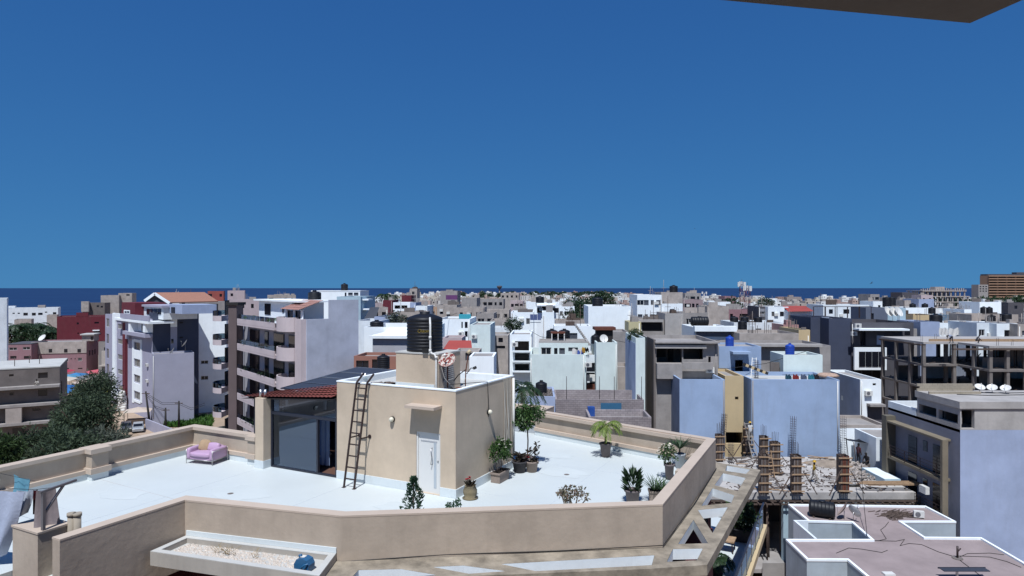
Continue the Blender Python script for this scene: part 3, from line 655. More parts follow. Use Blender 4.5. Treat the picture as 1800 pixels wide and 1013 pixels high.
# solar array behind the tile roof
arr = thing("solar_array", "array of dark blue solar panels behind the red tile roof", "solar array", W(0, 0), -TH)
for i in range(2):
    for j in range(4):
        xs, ys = -9.55 + i * 2.3, 1.62 + j * 1.2
        zz = lambda y: 2.72 + (y - 1.5) * .075
        m = MB(); m.add([(xs + .03, ys + .03, zz(ys)), (xs + 2.23, ys + .03, zz(ys)), (xs + 2.23, ys + 1.14, zz(ys + 1.14)), (xs + .03, ys + 1.14, zz(ys + 1.14))], [(0, 1, 2, 3)]); t = m.build("solar_panel", SOLAR, arr)
        m = MB(); e = .03
        for (p, q) in (((xs, ys), (xs + 2.27, ys)), ((xs, ys + 1.17), (xs + 2.27, ys + 1.17)), ((xs, ys), (xs, ys + 1.17)), ((xs + 2.27, ys), (xs + 2.27, ys + 1.17))): m.bar((p[0], p[1], zz(p[1]) - .004), (q[0], q[1], zz(q[1]) - .004), .04, .04)
        m.build("panel_frame", FRAME if j < 1 else GALV, t)
m = MB()
for x in (-9.4, -7.3, -5.2):
    for y in (1.8, 6.2): m.box(x - .04, x + .04, y - .04, y + .04, 2.0 if y < 3 else 0.0, 2.66 + (y - 1.6) * .07)
    m.bar((x, 1.7, 2.66), (x, 6.4, 3.02), .06)
m.build("rack", GALV, arr)
for k, (xx, yy) in enumerate(((-5.35, 1.75), (-5.2, 1.75))):
    o = MB().cyl((0, 0, 0), (0, 0, .75), .06, n=10).build("vent_pipe", GALV, None, W(xx, yy, 2.85)); tag(o, ["left", "right"][k] + " one of two short silver vent pipes beside the ladder top", "pipe")

# ------------------------------------------------------------------ pink armchair
PINK = plaster("pink_leather", (0.55, 0.38, 0.60), rough=.45, var=.05, streak=0, bump=.05)
ch_p = LOC(344, 808, -6.9)
ch = thing("armchair", "pink cushioned armchair with chrome frame on the white terrace", "armchair", W(-11.2, -.62), -TH + math.radians(10))
def soft(name, x0, x1, y0, y1, z0, z1, mat, par, puff=.03, rot=None, pivot=None):
    bm = bmesh.new(); bmesh.ops.create_cube(bm, size=1)
    bmesh.ops.subdivide_edges(bm, edges=bm.edges, cuts=5, use_grid_fill=True)
    c = Vector(((x0 + x1) / 2, (y0 + y1) / 2, (z0 + z1) / 2)); sz = Vector((x1 - x0, y1 - y0, z1 - z0))
    for v in bm.verts:
        p = v.co * 2; q = p.copy()
        k = (1 - p.x ** 2) * (1 - p.y ** 2) + (1 - p.z ** 2) * (1 - p.y ** 2) + (1 - p.x ** 2) * (1 - p.z ** 2)
        e = sum(1 for t in p if abs(t) > .98)
        sc = 1 - .035 * max(0, e - 1)
        n = Vector([t if abs(t) > .98 else 0 for t in p]); n = n.normalized() if n.length else n
        v.co = Vector((p.x * sz.x / 2 * sc, p.y * sz.y / 2 * sc, p.z * sz.z / 2 * sc)) + n * puff * min(k, 1)
    me = bpy.data.meshes.new(name); bm.to_mesh(me); bm.free(); me.materials.append(mat)
    for pl_ in me.polygons: pl_.use_smooth = True
    o = bpy.data.objects.new(name, me); COL.objects.link(o); o.parent = par; o.location = c
    if rot: o.rotation_euler = rot
    return o
hw, hd = .62, .42       # half width along the front edge, half depth
soft("seat_base", -hw + .05, hw - .05, -hd + .02, hd - .02, .16, .28, PINK, ch, .0)
soft("seat_cushion", -hw + .15, hw - .15, -hd - .02, hd - .15, .28, .44, PINK, ch, .025)
soft("arm", -hw + .01, -hw + .15, -hd, hd, .17, .60, PINK, ch, .012); soft("arm", hw - .15, hw - .01, -hd, hd, .17, .60, PINK, ch, .012)
soft("backrest", -hw + .15, hw - .15, hd - .16, hd - .01, .28, .62, PINK, ch, .015)
soft("back_cushion", -.02, hw - .16, hd - .36, hd - .20, .43, .72, PINK, ch, .03, (-.38, 0, 0))
m = MB()
for sx in (-1, 1):
    for sy in (-1, 1): m.cyl((sx * hw, sy * hd, 0.003), (sx * hw, sy * hd, .54 if sy > 0 else .56), .013, n=8)
    for zz in (.17, .52): m.cyl((sx * hw, -hd, zz), (sx * hw, hd, zz), .013, n=8)
for sy in (-1, 1): m.cyl((-hw, sy * hd, .165), (hw, sy * hd, .165), .013, n=8)
m.build("chrome_frame", GALV, ch)
cu = soft("cushion", -.19, .19, -.055, .055, -.19, .19, plaster("tan_fabric", (0.42, 0.30, 0.20), var=.1, scale=9, streak=0), None, .05, (-.55, .12, -TH + .45)); cu.location = W(-11.42, -.55, .62)
tag(cu, "tan scatter cushion leaning on the pink armchair", "cushion")

# ------------------------------------------------------------------ drying laundry at the near left
fr_ = thing("drying_frame", "grey steel drying bracket with diagonal brace on the corner pillar", "drying frame", W(0, 0), -TH)
b0 = LOC(76, 930, -5.75); e1 = LOC(134, 843, -4.5)
base = Vector((b0[0], b0[1], 1.12)); top = base + Vector((0, 0, .92)); 
dirv = Vector((-.35, 1, 0)).normalized()
IRON = flat("worn_grey_steel", (0.20, 0.19, 0.21), .5, .4)
_ae = LOC(134, 844, -4.80); arm_end = Vector((_ae[0], _ae[1], 2.10))
MB().bar(base, top, .09, .06).build("post", IRON, fr_); MB().bar(top - (arm_end - top) * .1, arm_end, .06, .05).build("arm", IRON, fr_)
MB().bar(base + Vector((0, 0.02, .38)), top.lerp(arm_end, .62), .055, .045).build("brace", IRON, fr_)
lines_end = [LOC(-260, 850, -4.55), LOC(-260, 880, -4.55), LOC(-260, 835, -4.6)]
def cloth(name, label, mat, P0, P1, drop, nx=14, nz=10, wave=.05, seed=1, flare=(0, 0), taper=0.0, cat="laundry"):
    """cloth hanging from the line P0-P1 (terrace coordinates), drop metres long, with real folds"""
    r = random.Random(seed); P0, P1 = Vector(P0), Vector(P1); ax = (P1 - P0); n = Vector((-ax.y, ax.x, 0)).normalized(); m = MB(); ph = r.random() * 6
    vs = []
    for k in (0, 1):
        for i in range(nx + 1):
            for j in range(nz + 1):
                s_, t_ = i / nx, j / nz
                wv = wave * (math.sin(s_ * 9 + ph + t_ * 1.5) + .5 * math.sin(s_ * 21 + 2 * ph)) * (.25 + t_)
                c = .5 + (s_ - .5) * (1 - taper * t_)
                p = P0 + ax * c + Vector((0, 0, -drop * t_ * (1 + .04 * math.sin(s_ * 7 + ph)) - .03 * math.sin(s_ * math.pi))) + n * (wv + k * .008) + Vector((flare[0], flare[1], 0)) * t_ * t_
                vs.append(p)
    q = (nx + 1) * (nz + 1); f0 = [(i * (nz + 1) + j, (i + 1) * (nz + 1) + j, (i + 1) * (nz + 1) + j + 1, i * (nz + 1) + j + 1) for i in range(nx) for j in range(nz)]
    m.add(vs, f0 + [tuple(q + a for a in f_[::-1]) for f_ in f0], True)
    o = m.build(name, mat, None, W(0, 0), -TH); return tag(o, label, cat, "laundry on the terrace lines")
def cl(name, rgb): return plaster(name, rgb, rough=.9, var=.08, scale=5, streak=0, bump=.3, fine=14)
tp = lambda u, v, zr: (lambda q: Vector((q[0], q[1], zr + 6.9)))(LOC(u, v, zr))
cloth("grey_towel", "grey brown towel hanging from the drying bracket", cl("grey_towel_cloth", (0.24, 0.21, 0.23)), tp(64, 863, -4.92), tp(98, 856, -4.90), 1.02, wave=.03, seed=4, flare=(.16, -.05), taper=-.45)
cloth("maroon_garment", "dark maroon garment hanging left of the grey towel", cl("maroon_cloth", (0.075, 0.012, 0.02)), tp(58, 861, -4.98), tp(66, 860, -4.98), .62, nx=6, wave=.05, seed=5)
cloth("white_garment", "white and blue garment hanging between the sheet and the maroon one", cl("white_blue_cloth", (0.48, 0.55, 0.68)), tp(30, 862, -4.95), tp(58, 862, -4.95), .62, wave=.06, seed=6, flare=(-.2, 0), taper=.2)
cloth("blue_towel", "turquoise blue towel drying near the left parapet lamp", cl("blue_towel_cloth", (0.13, 0.33, 0.46)), tp(23, 834, -5.35), tp(54, 843, -5.35), .52, wave=.05, seed=8)
cloth("white_sheet", "large pale blue sheet sagging at the left edge", cl("sheet_cloth", (0.46, 0.53, 0.72)), tp(-75, 856, -4.9), tp(43, 865, -4.95), 1.75, nx=24, nz=16, wave=.06, seed=9, flare=(-.62, .1), taper=.35)
m = MB()
for (a, b) in ((tp(-200, 840, -4.7), tp(60, 861, -4.95)), (tp(-160, 790, -5.3), tp(62, 846, -5.32)), (tp(60, 861, -4.95), arm_end)):
    m.tube([a, a.lerp(b, .5) - Vector((0, 0, .06)), b], .006, 4)
o = m.build("washing_line", BLACKR, None, W(0, 0), -TH); tag(o, "thin washing line strung above the left end of the terrace", "washing line")

# ================================================================== POT PLANTS ON THE TERRACE
LG = leafmat("glossy_leaf", (0.022, 0.055, 0.018), (0.075, 0.14, 0.035))
LD = leafmat("dark_leaf", (0.012, 0.030, 0.014), (0.04, 0.075, 0.028))
LY = leafmat("palm_leaf", (0.10, 0.16, 0.03), (0.24, 0.30, 0.07))
LC = leafmat("croton_leaf", (0.020, 0.012, 0.014), (0.06, 0.05, 0.03))
LR = leafmat("reddish_leaf", (0.08, 0.10, 0.05), (0.26, 0.17, 0.13))
LB = leafmat("bluish_leaf", (0.02, 0.06, 0.035), (0.06, 0.12, 0.06))
PET = flat("white_petal", (0.75, 0.74, 0.72), .6); REDP = flat("red_petal", (0.45, 0.012, 0.03), .5)
POTG = plaster("grey_clay", (0.17, 0.15, 0.165), streak=.05, var=.15, scale=3); POTD = plaster("dark_pot", (0.055, 0.055, 0.065), streak=0, var=.1)
POTB = plaster("stone_planter", (0.30, 0.25, 0.23), streak=.1, var=.15, scale=3); POTW = plaster("bluish_pot", (0.45, 0.50, 0.58), streak=.05)
def round_pot(t, R, H, mat, taper=.78, rim=.03):
    m = MB(); m.lathe([(.001, .003), (R * taper, .003), (R * .97, H - .06), (R + rim, H - .06), (R + rim, H), (R - .02, H), (R - .03, H - .08), (.001, H - .08)], 20); m.build("pot", mat, t)
    MB().lathe([(.001, H - .055), (R - .03, H - .055)], 16).build("soil", SOIL, t)
def box_pot(t, a, b, H, mat):
    m = MB(); o_ = [(-a, -b), (a, -b), (a, b), (-a, b)]; i_ = [(-a + .04, -b + .04), (a - .04, -b + .04), (a - .04, b - .04), (-a + .04, b - .04)]
    m.prism([(p[0] * .9, p[1] * .86) for p in o_], .004, H - .06); m.prism(o_, H - .058, H, [i_]); m.build("planter", mat, t)
    MB().box(-a + .045, a - .045, -b + .045, b - .045, H - .057, H - .03).build("soil", SOIL, t)
def stems(t, pts, r=.012):
    for pl_ in pts: MB().tube(pl_, r, 5).build("stem", WOOD, t)
def plant(name, label, x, y, rz=-TH): return thing(name, label, "potted plant", W(x, y, .002), rz, "pot plants on the white terrace")
def flowers(t, c, rad, n, mat, R, r):
    for _ in range(n):
        v = rvec(r).normalized(); m = MB(); c2 = Vector(c) + Vector((v.x * rad[0], v.y * rad[1], abs(v.z) * rad[2]))
        for k in range(5): leaf_quad(m, c2, Vector((math.cos(k * 1.256), math.sin(k * 1.256), .35)), (0, 0, 1), R, R * .8)
        for k in range(4): leaf_quad(m, c2, Vector((math.cos(k * 1.57 + .5) * .6, math.sin(k * 1.57 + .5) * .6, .8)), (.3, .2, 1), R * .7, R * .6)
        m.build("flower", mat, t)
r = random.Random(11)
# 1 rose bush in the stone trough against the right wall
t = plant("rose_bush", "white flowering rose bush in a stone trough against the rooftop room wall", .36, 2.42, -TH + math.radians(90))
box_pot(t, .40, .21, .36, POTB); stems(t, [[(dx, 0, .3), (dx * 1.4, .02, .7), (dx * 1.8, 0, 1.1)] for dx in (-.18, -.05, .1)])
m = MB(); crown(m, (-.12, 0, 1.02), (.40, .36, .36), 30, 24, .10, .055, r, .26); crown(m, (.2, 0, 1.16), (.36, .34, .30), 24, 24, .10, .055, r, .22); m.build("foliage", LG, t); flowers(t, (0, 0, 1.08), (.5, .42, .42), 9, PET, .05, r)
# 2 croton, red flowers and a standard tree beside the trough
t = plant("croton", "dark croton in a round charcoal pot beside the stone trough", .50, 3.72)
round_pot(t, .27, .42, POTD); m = MB()
for k in range(40): leaf_quad(m, (r.uniform(-.14, .14), r.uniform(-.14, .14), .38 + r.random() * .25), (r.uniform(-1, 1), r.uniform(-1, 1), r.uniform(-.2, .9)), rvec(r), r.uniform(.22, .36), .11)
m.build("foliage", LC, t)
t = plant("poinsettia", "red flowering plant with maroon leaves in a beige round pot", .88, 3.98)
round_pot(t, .24, .40, POTB); m = MB()
for k in range(46): leaf_quad(m, (r.uniform(-.14, .14), r.uniform(-.14, .14), .38 + r.random() * .45), (r.uniform(-1, 1), r.uniform(-1, 1), r.uniform(-.2, .9)), rvec(r), r.uniform(.16, .28), .09)
for k in range(18): leaf_quad(m, (.2, .05, .5 + .035 * k), (r.uniform(-1, 1), r.uniform(-1, 1), .3), rvec(r), .16, .08)
m.build("foliage", LC, t); flowers(t, (-.1, -.12, .52), (.16, .1, .12), 7, REDP, .075, r)
t = plant("standard_tree", "slender trunked leafy standard tree behind the croton", .42, 4.55)
round_pot(t, .22, .36, POTG); stems(t, [[(0, 0, .3), (.02, .01, 1.0), (-.02, 0, 1.75)]], .028)
m = MB(); crown(m, (-.22, 0, 1.95), (.50, .46, .40), 44, 24, .15, .05, r, .28, .5); crown(m, (.22, .1, 2.12), (.40, .4, .34), 26, 24, .15, .05, r, .3, .5); crown(m, (-.1, -.1, 1.6), (.34, .3, .2), 12, 18, .15, .05, r, .3, .6); m.build("foliage", LG, t)
# 3 trough with leafy shoots at the far end
t = plant("leafy_trough", "pale trough of upright leafy shoots at the far end of the terrace", -2.35, 10.05)
box_pot(t, .72, .22, .36, POTW); m = MB()
for k in range(10):
    bx_ = -.6 + .13 * k; h = r.uniform(.45, .95)
    for q in range(16): leaf_quad(m, (bx_ + r.uniform(-.05, .05), r.uniform(-.08, .08), .32 + h * q / 16), (r.uniform(-1, 1), r.uniform(-1, 1), .35), rvec(r), .24, .07)
m.build("foliage", LG, t)
# 4 areca palm
t = plant("areca_palm", "yellow green palm with arching fronds in a tall grey pot", *LOC(1064.5, 803, -6.9))
round_pot(t, .235, .56, POTG, .72); m = MB()
for k in range(5): m.tube([(r.uniform(-.06, .06), r.uniform(-.06, .06), .48), (r.uniform(-.08, .08), r.uniform(-.08, .08), 1.25)], .02, 5)
m.build("stem", flat("palm_stem", (0.28, 0.24, 0.08), .6), t)
for k in range(13):
    m = MB(); frond(m, (r.uniform(-.05, .05), r.uniform(-.05, .05), 1.1 + r.random() * .25), k * 2.4 + r.uniform(-.3, .3), r.uniform(.65, .95), r.uniform(.45, .9), r.uniform(.65, 1.15), 24, .28, .028, r); m.build("frond", LY, t)
# 5 spiky dracaena in the corner
def spiky(t, c, n, L, Wd, mat, up=.6):
    m = MB()
    for k in range(n):
        az = k * 2.399; el = up + (1 - up) * r.random() * 1.2 - .25; d = Vector((math.cos(az) * math.cos(el), math.sin(az) * math.cos(el), math.sin(el))); p = Vector(c)
        l = L * r.uniform(.75, 1.1); sd = d.cross(Vector((0, 0, 1))).normalized() * Wd / 2; tip = p + d * l + Vector((0, 0, -.10 * l)); md = p + d * l * .45
        m.add([p - sd * .6, p + sd * .6, md + sd, tip, md - sd], [(0, 1, 2, 4), (4, 2, 3)])
    return m.build("foliage", mat, t)
t = plant("dracaena", "spiky dark green dracaena in a pale pot in the terrace corner", 5.72, 7.02); round_pot(t, .2, .55, POTW); stems(t, [[(0, 0, .5), (0, 0, .72)]], .03); spiky(t, (0, 0, .72), 56, .72, .045, LD)
t = plant("flower_shrub", "white flowering shrub in a slim grey pot by the right parapet", 5.72, 5.35); round_pot(t, .17, .55, POTG); stems(t, [[(0, 0, .5), (-.05, 0, .8), (-.14, .05, 1.1)], [(0, 0, .5), (.06, .05, .9)]])
m = MB(); crown(m, (-.06, 0, .92), (.34, .34, .38), 30, 16, .09, .05, r, .22); m.build("foliage", LG, t); flowers(t, (-.06, 0, .9), (.36, .36, .36), 16, PET, .05, r)
# 7, 8 near right group
t = plant("peace_lily", "dense upright leafed plant in a grey pot near the front right corner", 5.28, 2.25); round_pot(t, .24, .42, POTG); m = MB()
for k in range(170):
    az = r.random() * 6.28; h = r.random(); leaf_quad(m, (math.cos(az) * .12, math.sin(az) * .12, .35 + .55 * h), (math.cos(az), math.sin(az), .5 + 1.0 * h), rvec(r), r.uniform(.25, .4), .065)
m.build("foliage", LD, t)
t = plant("strap_leaf_plant", "arching strap leaved plant in a stone trough beside the leafy pot", 6.02, 2.62, -TH + .35); box_pot(t, .32, .2, .40, POTB)
for dx in (-.12, .12): spiky(t, (dx, 0, .36), 46, .75, .03, LG if dx > 0 else LD, .75)
# 9 gnarled shrub, 10 conical shrub, 11 sprig: behind the front parapet
t = plant("desert_rose", "gnarled shrub with sparse reddish leaves behind the front parapet", *LOC(1006, 926, -6.9)); round_pot(t, .24, .32, POTG)
for k in range(9):
    a = k * .7; R_ = r.uniform(.25, .5); MB().tube([(0, 0, .28), (math.cos(a) * .12, math.sin(a) * .12, .5), (math.cos(a) * R_ * .8, math.sin(a) * R_ * .8, .72), (math.cos(a) * R_, math.sin(a) * R_, .92)], .016, 5).build("branch", plaster("pale_bark", (.30, .25, .2), streak=0), t)
m = MB(); crown(m, (0, 0, .92), (.50, .42, .24), 34, 13, .10, .05, r, .16); m.build("foliage", LR, t)
t = plant("conical_shrub", "narrow conical evergreen shrub behind the front parapet", *LOC(727, 928, -6.9)); round_pot(t, .22, .34, POTG); stems(t, [[(0, 0, .3), (0, 0, 1.35)]], .02); m = MB()
for k in range(1050):
    h = r.random() ** .8; az = r.random() * 6.28; R_ = (.36 * (1 - h ** 1.3) + .05) * (.72 + .35 * math.sin(az * 3 + h * 11)); rr = R_ * (.35 + .65 * r.random() ** .5)
    leaf_quad(m, (math.cos(az) * rr, math.sin(az) * rr, .36 + 1.08 * h), (math.cos(az), math.sin(az), .6 + r.random()), rvec(r), .085, .04)
m.build("foliage", LB, t)
t = plant("small_sprig", "two small green tufts showing above the front parapet", *LOC(796, 930, -6.9)); round_pot(t, .18, .34, POTG); stems(t, [[(0, 0, .3), (-.12, 0, .62)], [(0, 0, .3), (.14, 0, .74)]])
m = MB(); crown(m, (-.14, 0, .64), (.13, .1, .09), 9, 12, .07, .04, r, .4); crown(m, (.15, 0, .74), (.11, .1, .12), 9, 12, .07, .04, r, .4); m.build("foliage", LB, t)
# 12 anthurium at the room corner
t = plant("anthurium", "red anthurium in a round ribbed pot at the corner of the rooftop room", .42, .22)
MB().lathe([(.001, .003), (.24, .003), (.26, .03), (.18, .05), (.23, .18), (.23, .28), (.17, .40), (.19, .42), (.16, .42), (.15, .36), (.001, .36)], 22).build("pot", plaster("ribbed_pot", (0.26, 0.22, 0.14), streak=.2, var=.2, scale=4), t); m = MB()
for k in range(16): leaf_quad(m, (r.uniform(-.06, .06), r.uniform(-.06, .06), .4), (r.uniform(-1, 1), r.uniform(-1, 1), r.uniform(.1, 1.3)), rvec(r), r.uniform(.22, .36), .10)
m.build("foliage", LC, t); flowers(t, (-.04, -.05, .60), (.07, .07, .12), 6, REDP, .06, r)
# plants on the balcony below
rail_x = rx
def wpot(name, label, x, y): return thing(name, label, "potted plant", W(x, y, -3.145), -TH, "plants on the lower balcony")
t = wpot("balcony_shrub", "bushy green shrub in a brown planter on the balcony below the pergola", *LOC(1306, 950, -10.04)); box_pot(t, .35, .3, .5, POTD); m = MB(); crown(m, (0, 0, 1.05), (.5, .55, .5), 60, 26, .16, .07, r, .26); m.build("foliage", LD, t)
t = wpot("balcony_shrub", "second bushy shrub farther along the balcony below the pergola", *LOC(1290, 940, -10.04)); box_pot(t, .35, .3, .5, POTD); m = MB(); crown(m, (0, 0, 1.0), (.42, .45, .45), 50, 24, .15, .07, r, .26); m.build("foliage", LG, t)
t = wpot("balcony_fern", "arching fern like plant on the near end of the lower balcony", *LOC(1258, 1010, -10.04)); round_pot(t, .3, .5, POTD)
for k in range(16):
    m = MB(); frond(m, (0, 0, .5), k * 2.4, .8, .75, .85, 16, .26, .05, r); m.build("frond", LD, t)
t = thing("balcony_table", "light brown side table on the balcony below the pergola", "table", W(*LOC(1278, 968, -10.04), -3.145), -TH)
MB().box(-.3, .3, -.3, .3, .42, .47).build("table_top", WOODL, t)
for sx in (-.25, .25):
    for sy in (-.25, .25): MB().bar((sx, sy, .003), (sx * .8, sy * .8, .42), .03).build("leg", STEEL, t)

# ================================================================== HOUSE BUILDER
class House:
    def __init__(s, name, label, u0, u1, vt, d, L, mat, wins=(), cat="building", yaw=2.6, zb=0.0, group=None, parapet=.5, roof=None, lw=(), rw=(), pm=None, depth=.18):
        th = math.radians(yaw); s.th = th; s.d = d; s.x0 = X(u0, d); s.zb = zb; s.L = L
        k = (u1 - CX) / F; s.W = (k * d - s.x0) / (math.cos(th) + k * math.sin(th)); s.H = Z(vt, d) - zb
        s.root = thing(name, label, cat, (s.x0, d, zb), -th, group); s.n = 0
        holes = []
        for w in wins:
            a, b, c, e = s.px(*w[:4]); holes.append((a, b, c, e, w[4] if len(w) > 4 else 'd'))
        Hw = s.H - parapet; W_ = s.W
        m = MB(); m.wall((0, 0, 0), (1, 0, 0), W_, Hw, [h[:4] for h in holes], depth)
        rw = [(max(.15, h[0]), h[1], min(L - .15, h[2]), h[3]) for h in rw]; lw = [(max(.15, h[0]), h[1], min(L - .15, h[2]), h[3]) for h in lw]
        m.wall((W_, 0, 0), (0, 1, 0), L, Hw, rw, depth); m.wall((W_, L, 0), (-1, 0, 0), W_, Hw)
        m.wall((0, L, 0), (0, -1, 0), L, Hw, [(L - h[2], h[1], L - h[0], h[3]) for h in lw], depth)
        m.build("wall", mat, s.root)
        t = min(.18, W_ * .1, L * .1)
        if parapet > .05: MB().prism([(0, 0), (W_, 0), (W_, L), (0, L)], Hw, s.H, [[(t, t), (W_ - t, t), (W_ - t, L - t), (t, L - t)]]).build("parapet", pm or mat, s.root)
        MB().box(t, W_ - t, t, L - t, Hw - .2, Hw + .002).build("roof", roof or GREYROOF, s.root)
        if parapet <= .05: MB().box(-.05, W_ + .05, -.05, L + .05, s.H - parapet, s.H + .12).build("roof_slab", pm or mat, s.root)
        for h in holes: s.pane(h[0], h[1], h[2], h[3], h[4], depth)
        for h in rw:
            MB().box(W_ - depth - .02, W_ - depth + .01, h[0] + .005, h[2] - .005, h[1] + .005, h[3] - .005).build("window", DARK, s.root)
        for h in lw:
            MB().box(depth - .01, depth + .02, h[0] + .005, h[2] - .005, h[1] + .005, h[3] - .005).build("window", DARK, s.root)
    def px(s, u0, v0, u1, v1):
        k0, k1 = (u0 - CX) / F, (u1 - CX) / F; c, sn = math.cos(s.th), math.sin(s.th)
        a = (k0 * s.d - s.x0) / (c + k0 * sn); b = (k1 * s.d - s.x0) / (c + k1 * sn); dd = s.d - (a + b) / 2 * sn
        return a, Z(v1, dd) - s.zb, b, Z(v0, dd) - s.zb
    def pane(s, a, b, c, e, st, depth):
        if st == 'o':
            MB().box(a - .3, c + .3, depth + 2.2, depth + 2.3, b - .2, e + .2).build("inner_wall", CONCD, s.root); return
        fm = {'d': None, 'f': WFRAME, 'n': FRAME, 'c': None, 's': FRAME}[st[0]]
        g = .006
        if fm:
            m = MB(); y0, y1 = depth - .09, depth - .03; t = min(.07, (c - a) * .09)
            m.box(a + g, a + g + t, y0, y1, b + g, e - g); m.box(c - g - t, c - g, y0, y1, b + g, e - g); m.box(a + g + t, c - g - t, y0, y1, b + g, b + g + t); m.box(a + g + t, c - g - t, y0, y1, e - g - t, e - g)
            nm = max(1, round((c - a) / 1.0))
            for i in range(1, nm + (0 if nm > 1 else 1)):
                xx = a + (c - a) * i / max(nm, 2); m.box(xx - t * .4, xx + t * .4, y0, y1, b + g + t, e - g - t)
            w = m.build("window", fm, s.root)
            MB().box(a + g, c - g, depth - .02, depth + .01, b + g, e - g).build("pane", CURT if st == 'c' else DARK, w)
        else: MB().box(a + g, c - g, depth - .03, depth + .01, b + g, e - g).build("window", CURT if st == 'c' else DARK, s.root)
    def pbox(s, name, mat, u0, v0, u1, v1, y0, y1, par=None):
        a, b, c, e = s.px(u0, v0, u1, v1); return MB().box(a, c, y0, y1, b, e).build(name, mat, par or s.root)
    def wpos(s, u, y, dz=0.0):
        """world point on the roof, behind the front edge at u by y metres"""
        a, _, b, _ = s.px(u, 500, u + 1, 501); p = Matrix.Rotation(-s.th, 3, 'Z') @ Vector((a, y, 0)); return (s.x0 + p.x, s.d + p.y, s.zb + s.H + dz)
    def roofz(s, parapet=.5): return s.zb + s.H - parapet

def drum(label, loc, R=.6, H=1.25, mat=TANK, group="water tanks on the roofs", ribs=5, name="water_tank"):
    t = thing(name, label, "water tank", loc, 0, group); MB().lathe(tank_profile(R, H, ribs, .2), 22).build("tank_body", mat, t)
    MB().cyl((0, 0, H * .93 + .2), (0, 0, H * .93 + .27), R * .3, n=14).build("lid", mat, t); return t
def htank(label, loc, R, Ln, az, mat=TANK):
    """horizontal tank with ribs, lid and saddle"""
    t = thing("water_tank", label, "water tank", loc, az, "water tanks on the roofs"); pr = [(.01, -Ln / 2), (R * .7, -Ln / 2 + .02), (R * .95, -Ln / 2 + .1)]
    for k in range(6):
        z = -Ln / 2 + .15 + (Ln - .3) * k / 6; dz = (Ln - .3) / 6; pr += [(R, z), (R, z + dz * .5), (R * .975, z + dz * .6), (R * .975, z + dz * .9)]
    pr += [(R, Ln / 2 - .13), (R * .95, Ln / 2 - .1), (R * .7, Ln / 2 - .02), (.01, Ln / 2)]
    o = MB().lathe(pr, 26, (0, 0, R), 'x').build("tank_body", mat, t); MB().cyl((0, 0, R * 1.9), (0, 0, R * 2.08), R * .4, n=16).build("lid", mat, t)
    for x in (-Ln * .3, Ln * .3): MB().bar((x, -R * .8, .05), (x, R * .8, .05), .12, .1).build("saddle", WOOD, t)
    return t

# ================================================================== BUILDING SITE AT THE RIGHT
SZ = 9.0                                         # top of the fresh slab
site = thing("unfinished_building", "building site slab with formwork columns behind the pergola", "building site", (0, 0, 0))
sx0, sx1, sy0, sy1 = 12.0, 31.6, 51.2, 62.0
SLABM = plaster("fresh_slab", (0.50, 0.49, 0.50), var=.28, scale=.7, streak=0, bump=.5, fine=4)
sl = MB().box(sx0, sx1, sy0, sy1, SZ - .55, SZ).build("slab", SLABM, site)
MB().box(sx0, sx1, sy0, sy1, 2.7, 3.0).build("lower_slab", CONC, site)
MB().box(sx0, sx1, sy1 - .3, sy1 - .1, 0.0, SZ - .56).build("back_wall", CONCD, site)
for x in (sx0 + .3, X(1380, 51.5), X(1432, 51.5) + .3, 27.5, sx1 - .3):
    MB().box(x - .22, x + .22, sy0 + .1, sy0 + .5, 0.0, SZ - .56).build("column", PALEBLUE if x > 20 and x < 22 else CONC, site)
fw = MB()
for k in range(34):
    x = sx0 + .3 + k * .57; fw.bar((x, sy0 - .45, SZ - .72), (x, sy0 + 1.2, SZ - .72), .10, .08)
fw.bar((sx0, sy0 - .18, SZ - .62), (sx1, sy0 - .18, SZ - .62), .08, .12); fw.bar((sx0, sy0 - .3, SZ - .83), (sx1, sy0 - .3, SZ - .83), .08, .1)
o = fw.build("formwork_joists", WOOD, site); o["kind"] = "stuff"
r = random.Random(5)
for k in range(26):
    x = r.uniform(15.5, 23.5); y = sy0 + r.uniform(.2, 5)
    MB().cyl((x, y, 3.0), (x + r.uniform(-.1, .1), y, SZ - .56), .06, n=7).build("prop", WOOD, site)
MB().box(30.2, 31.5, 53.0, 56.5, SZ, SZ + .5).build("kerb", PALEBLUE, site)
MB().add([(30.25, 53.1, SZ + .505), (31.45, 53.1, SZ + .505), (31.45, 56.4, SZ + .505), (30.25, 56.4, SZ + .505)], [(0, 1, 2, 3)]).build("kerb_cover", WHITE2, site)

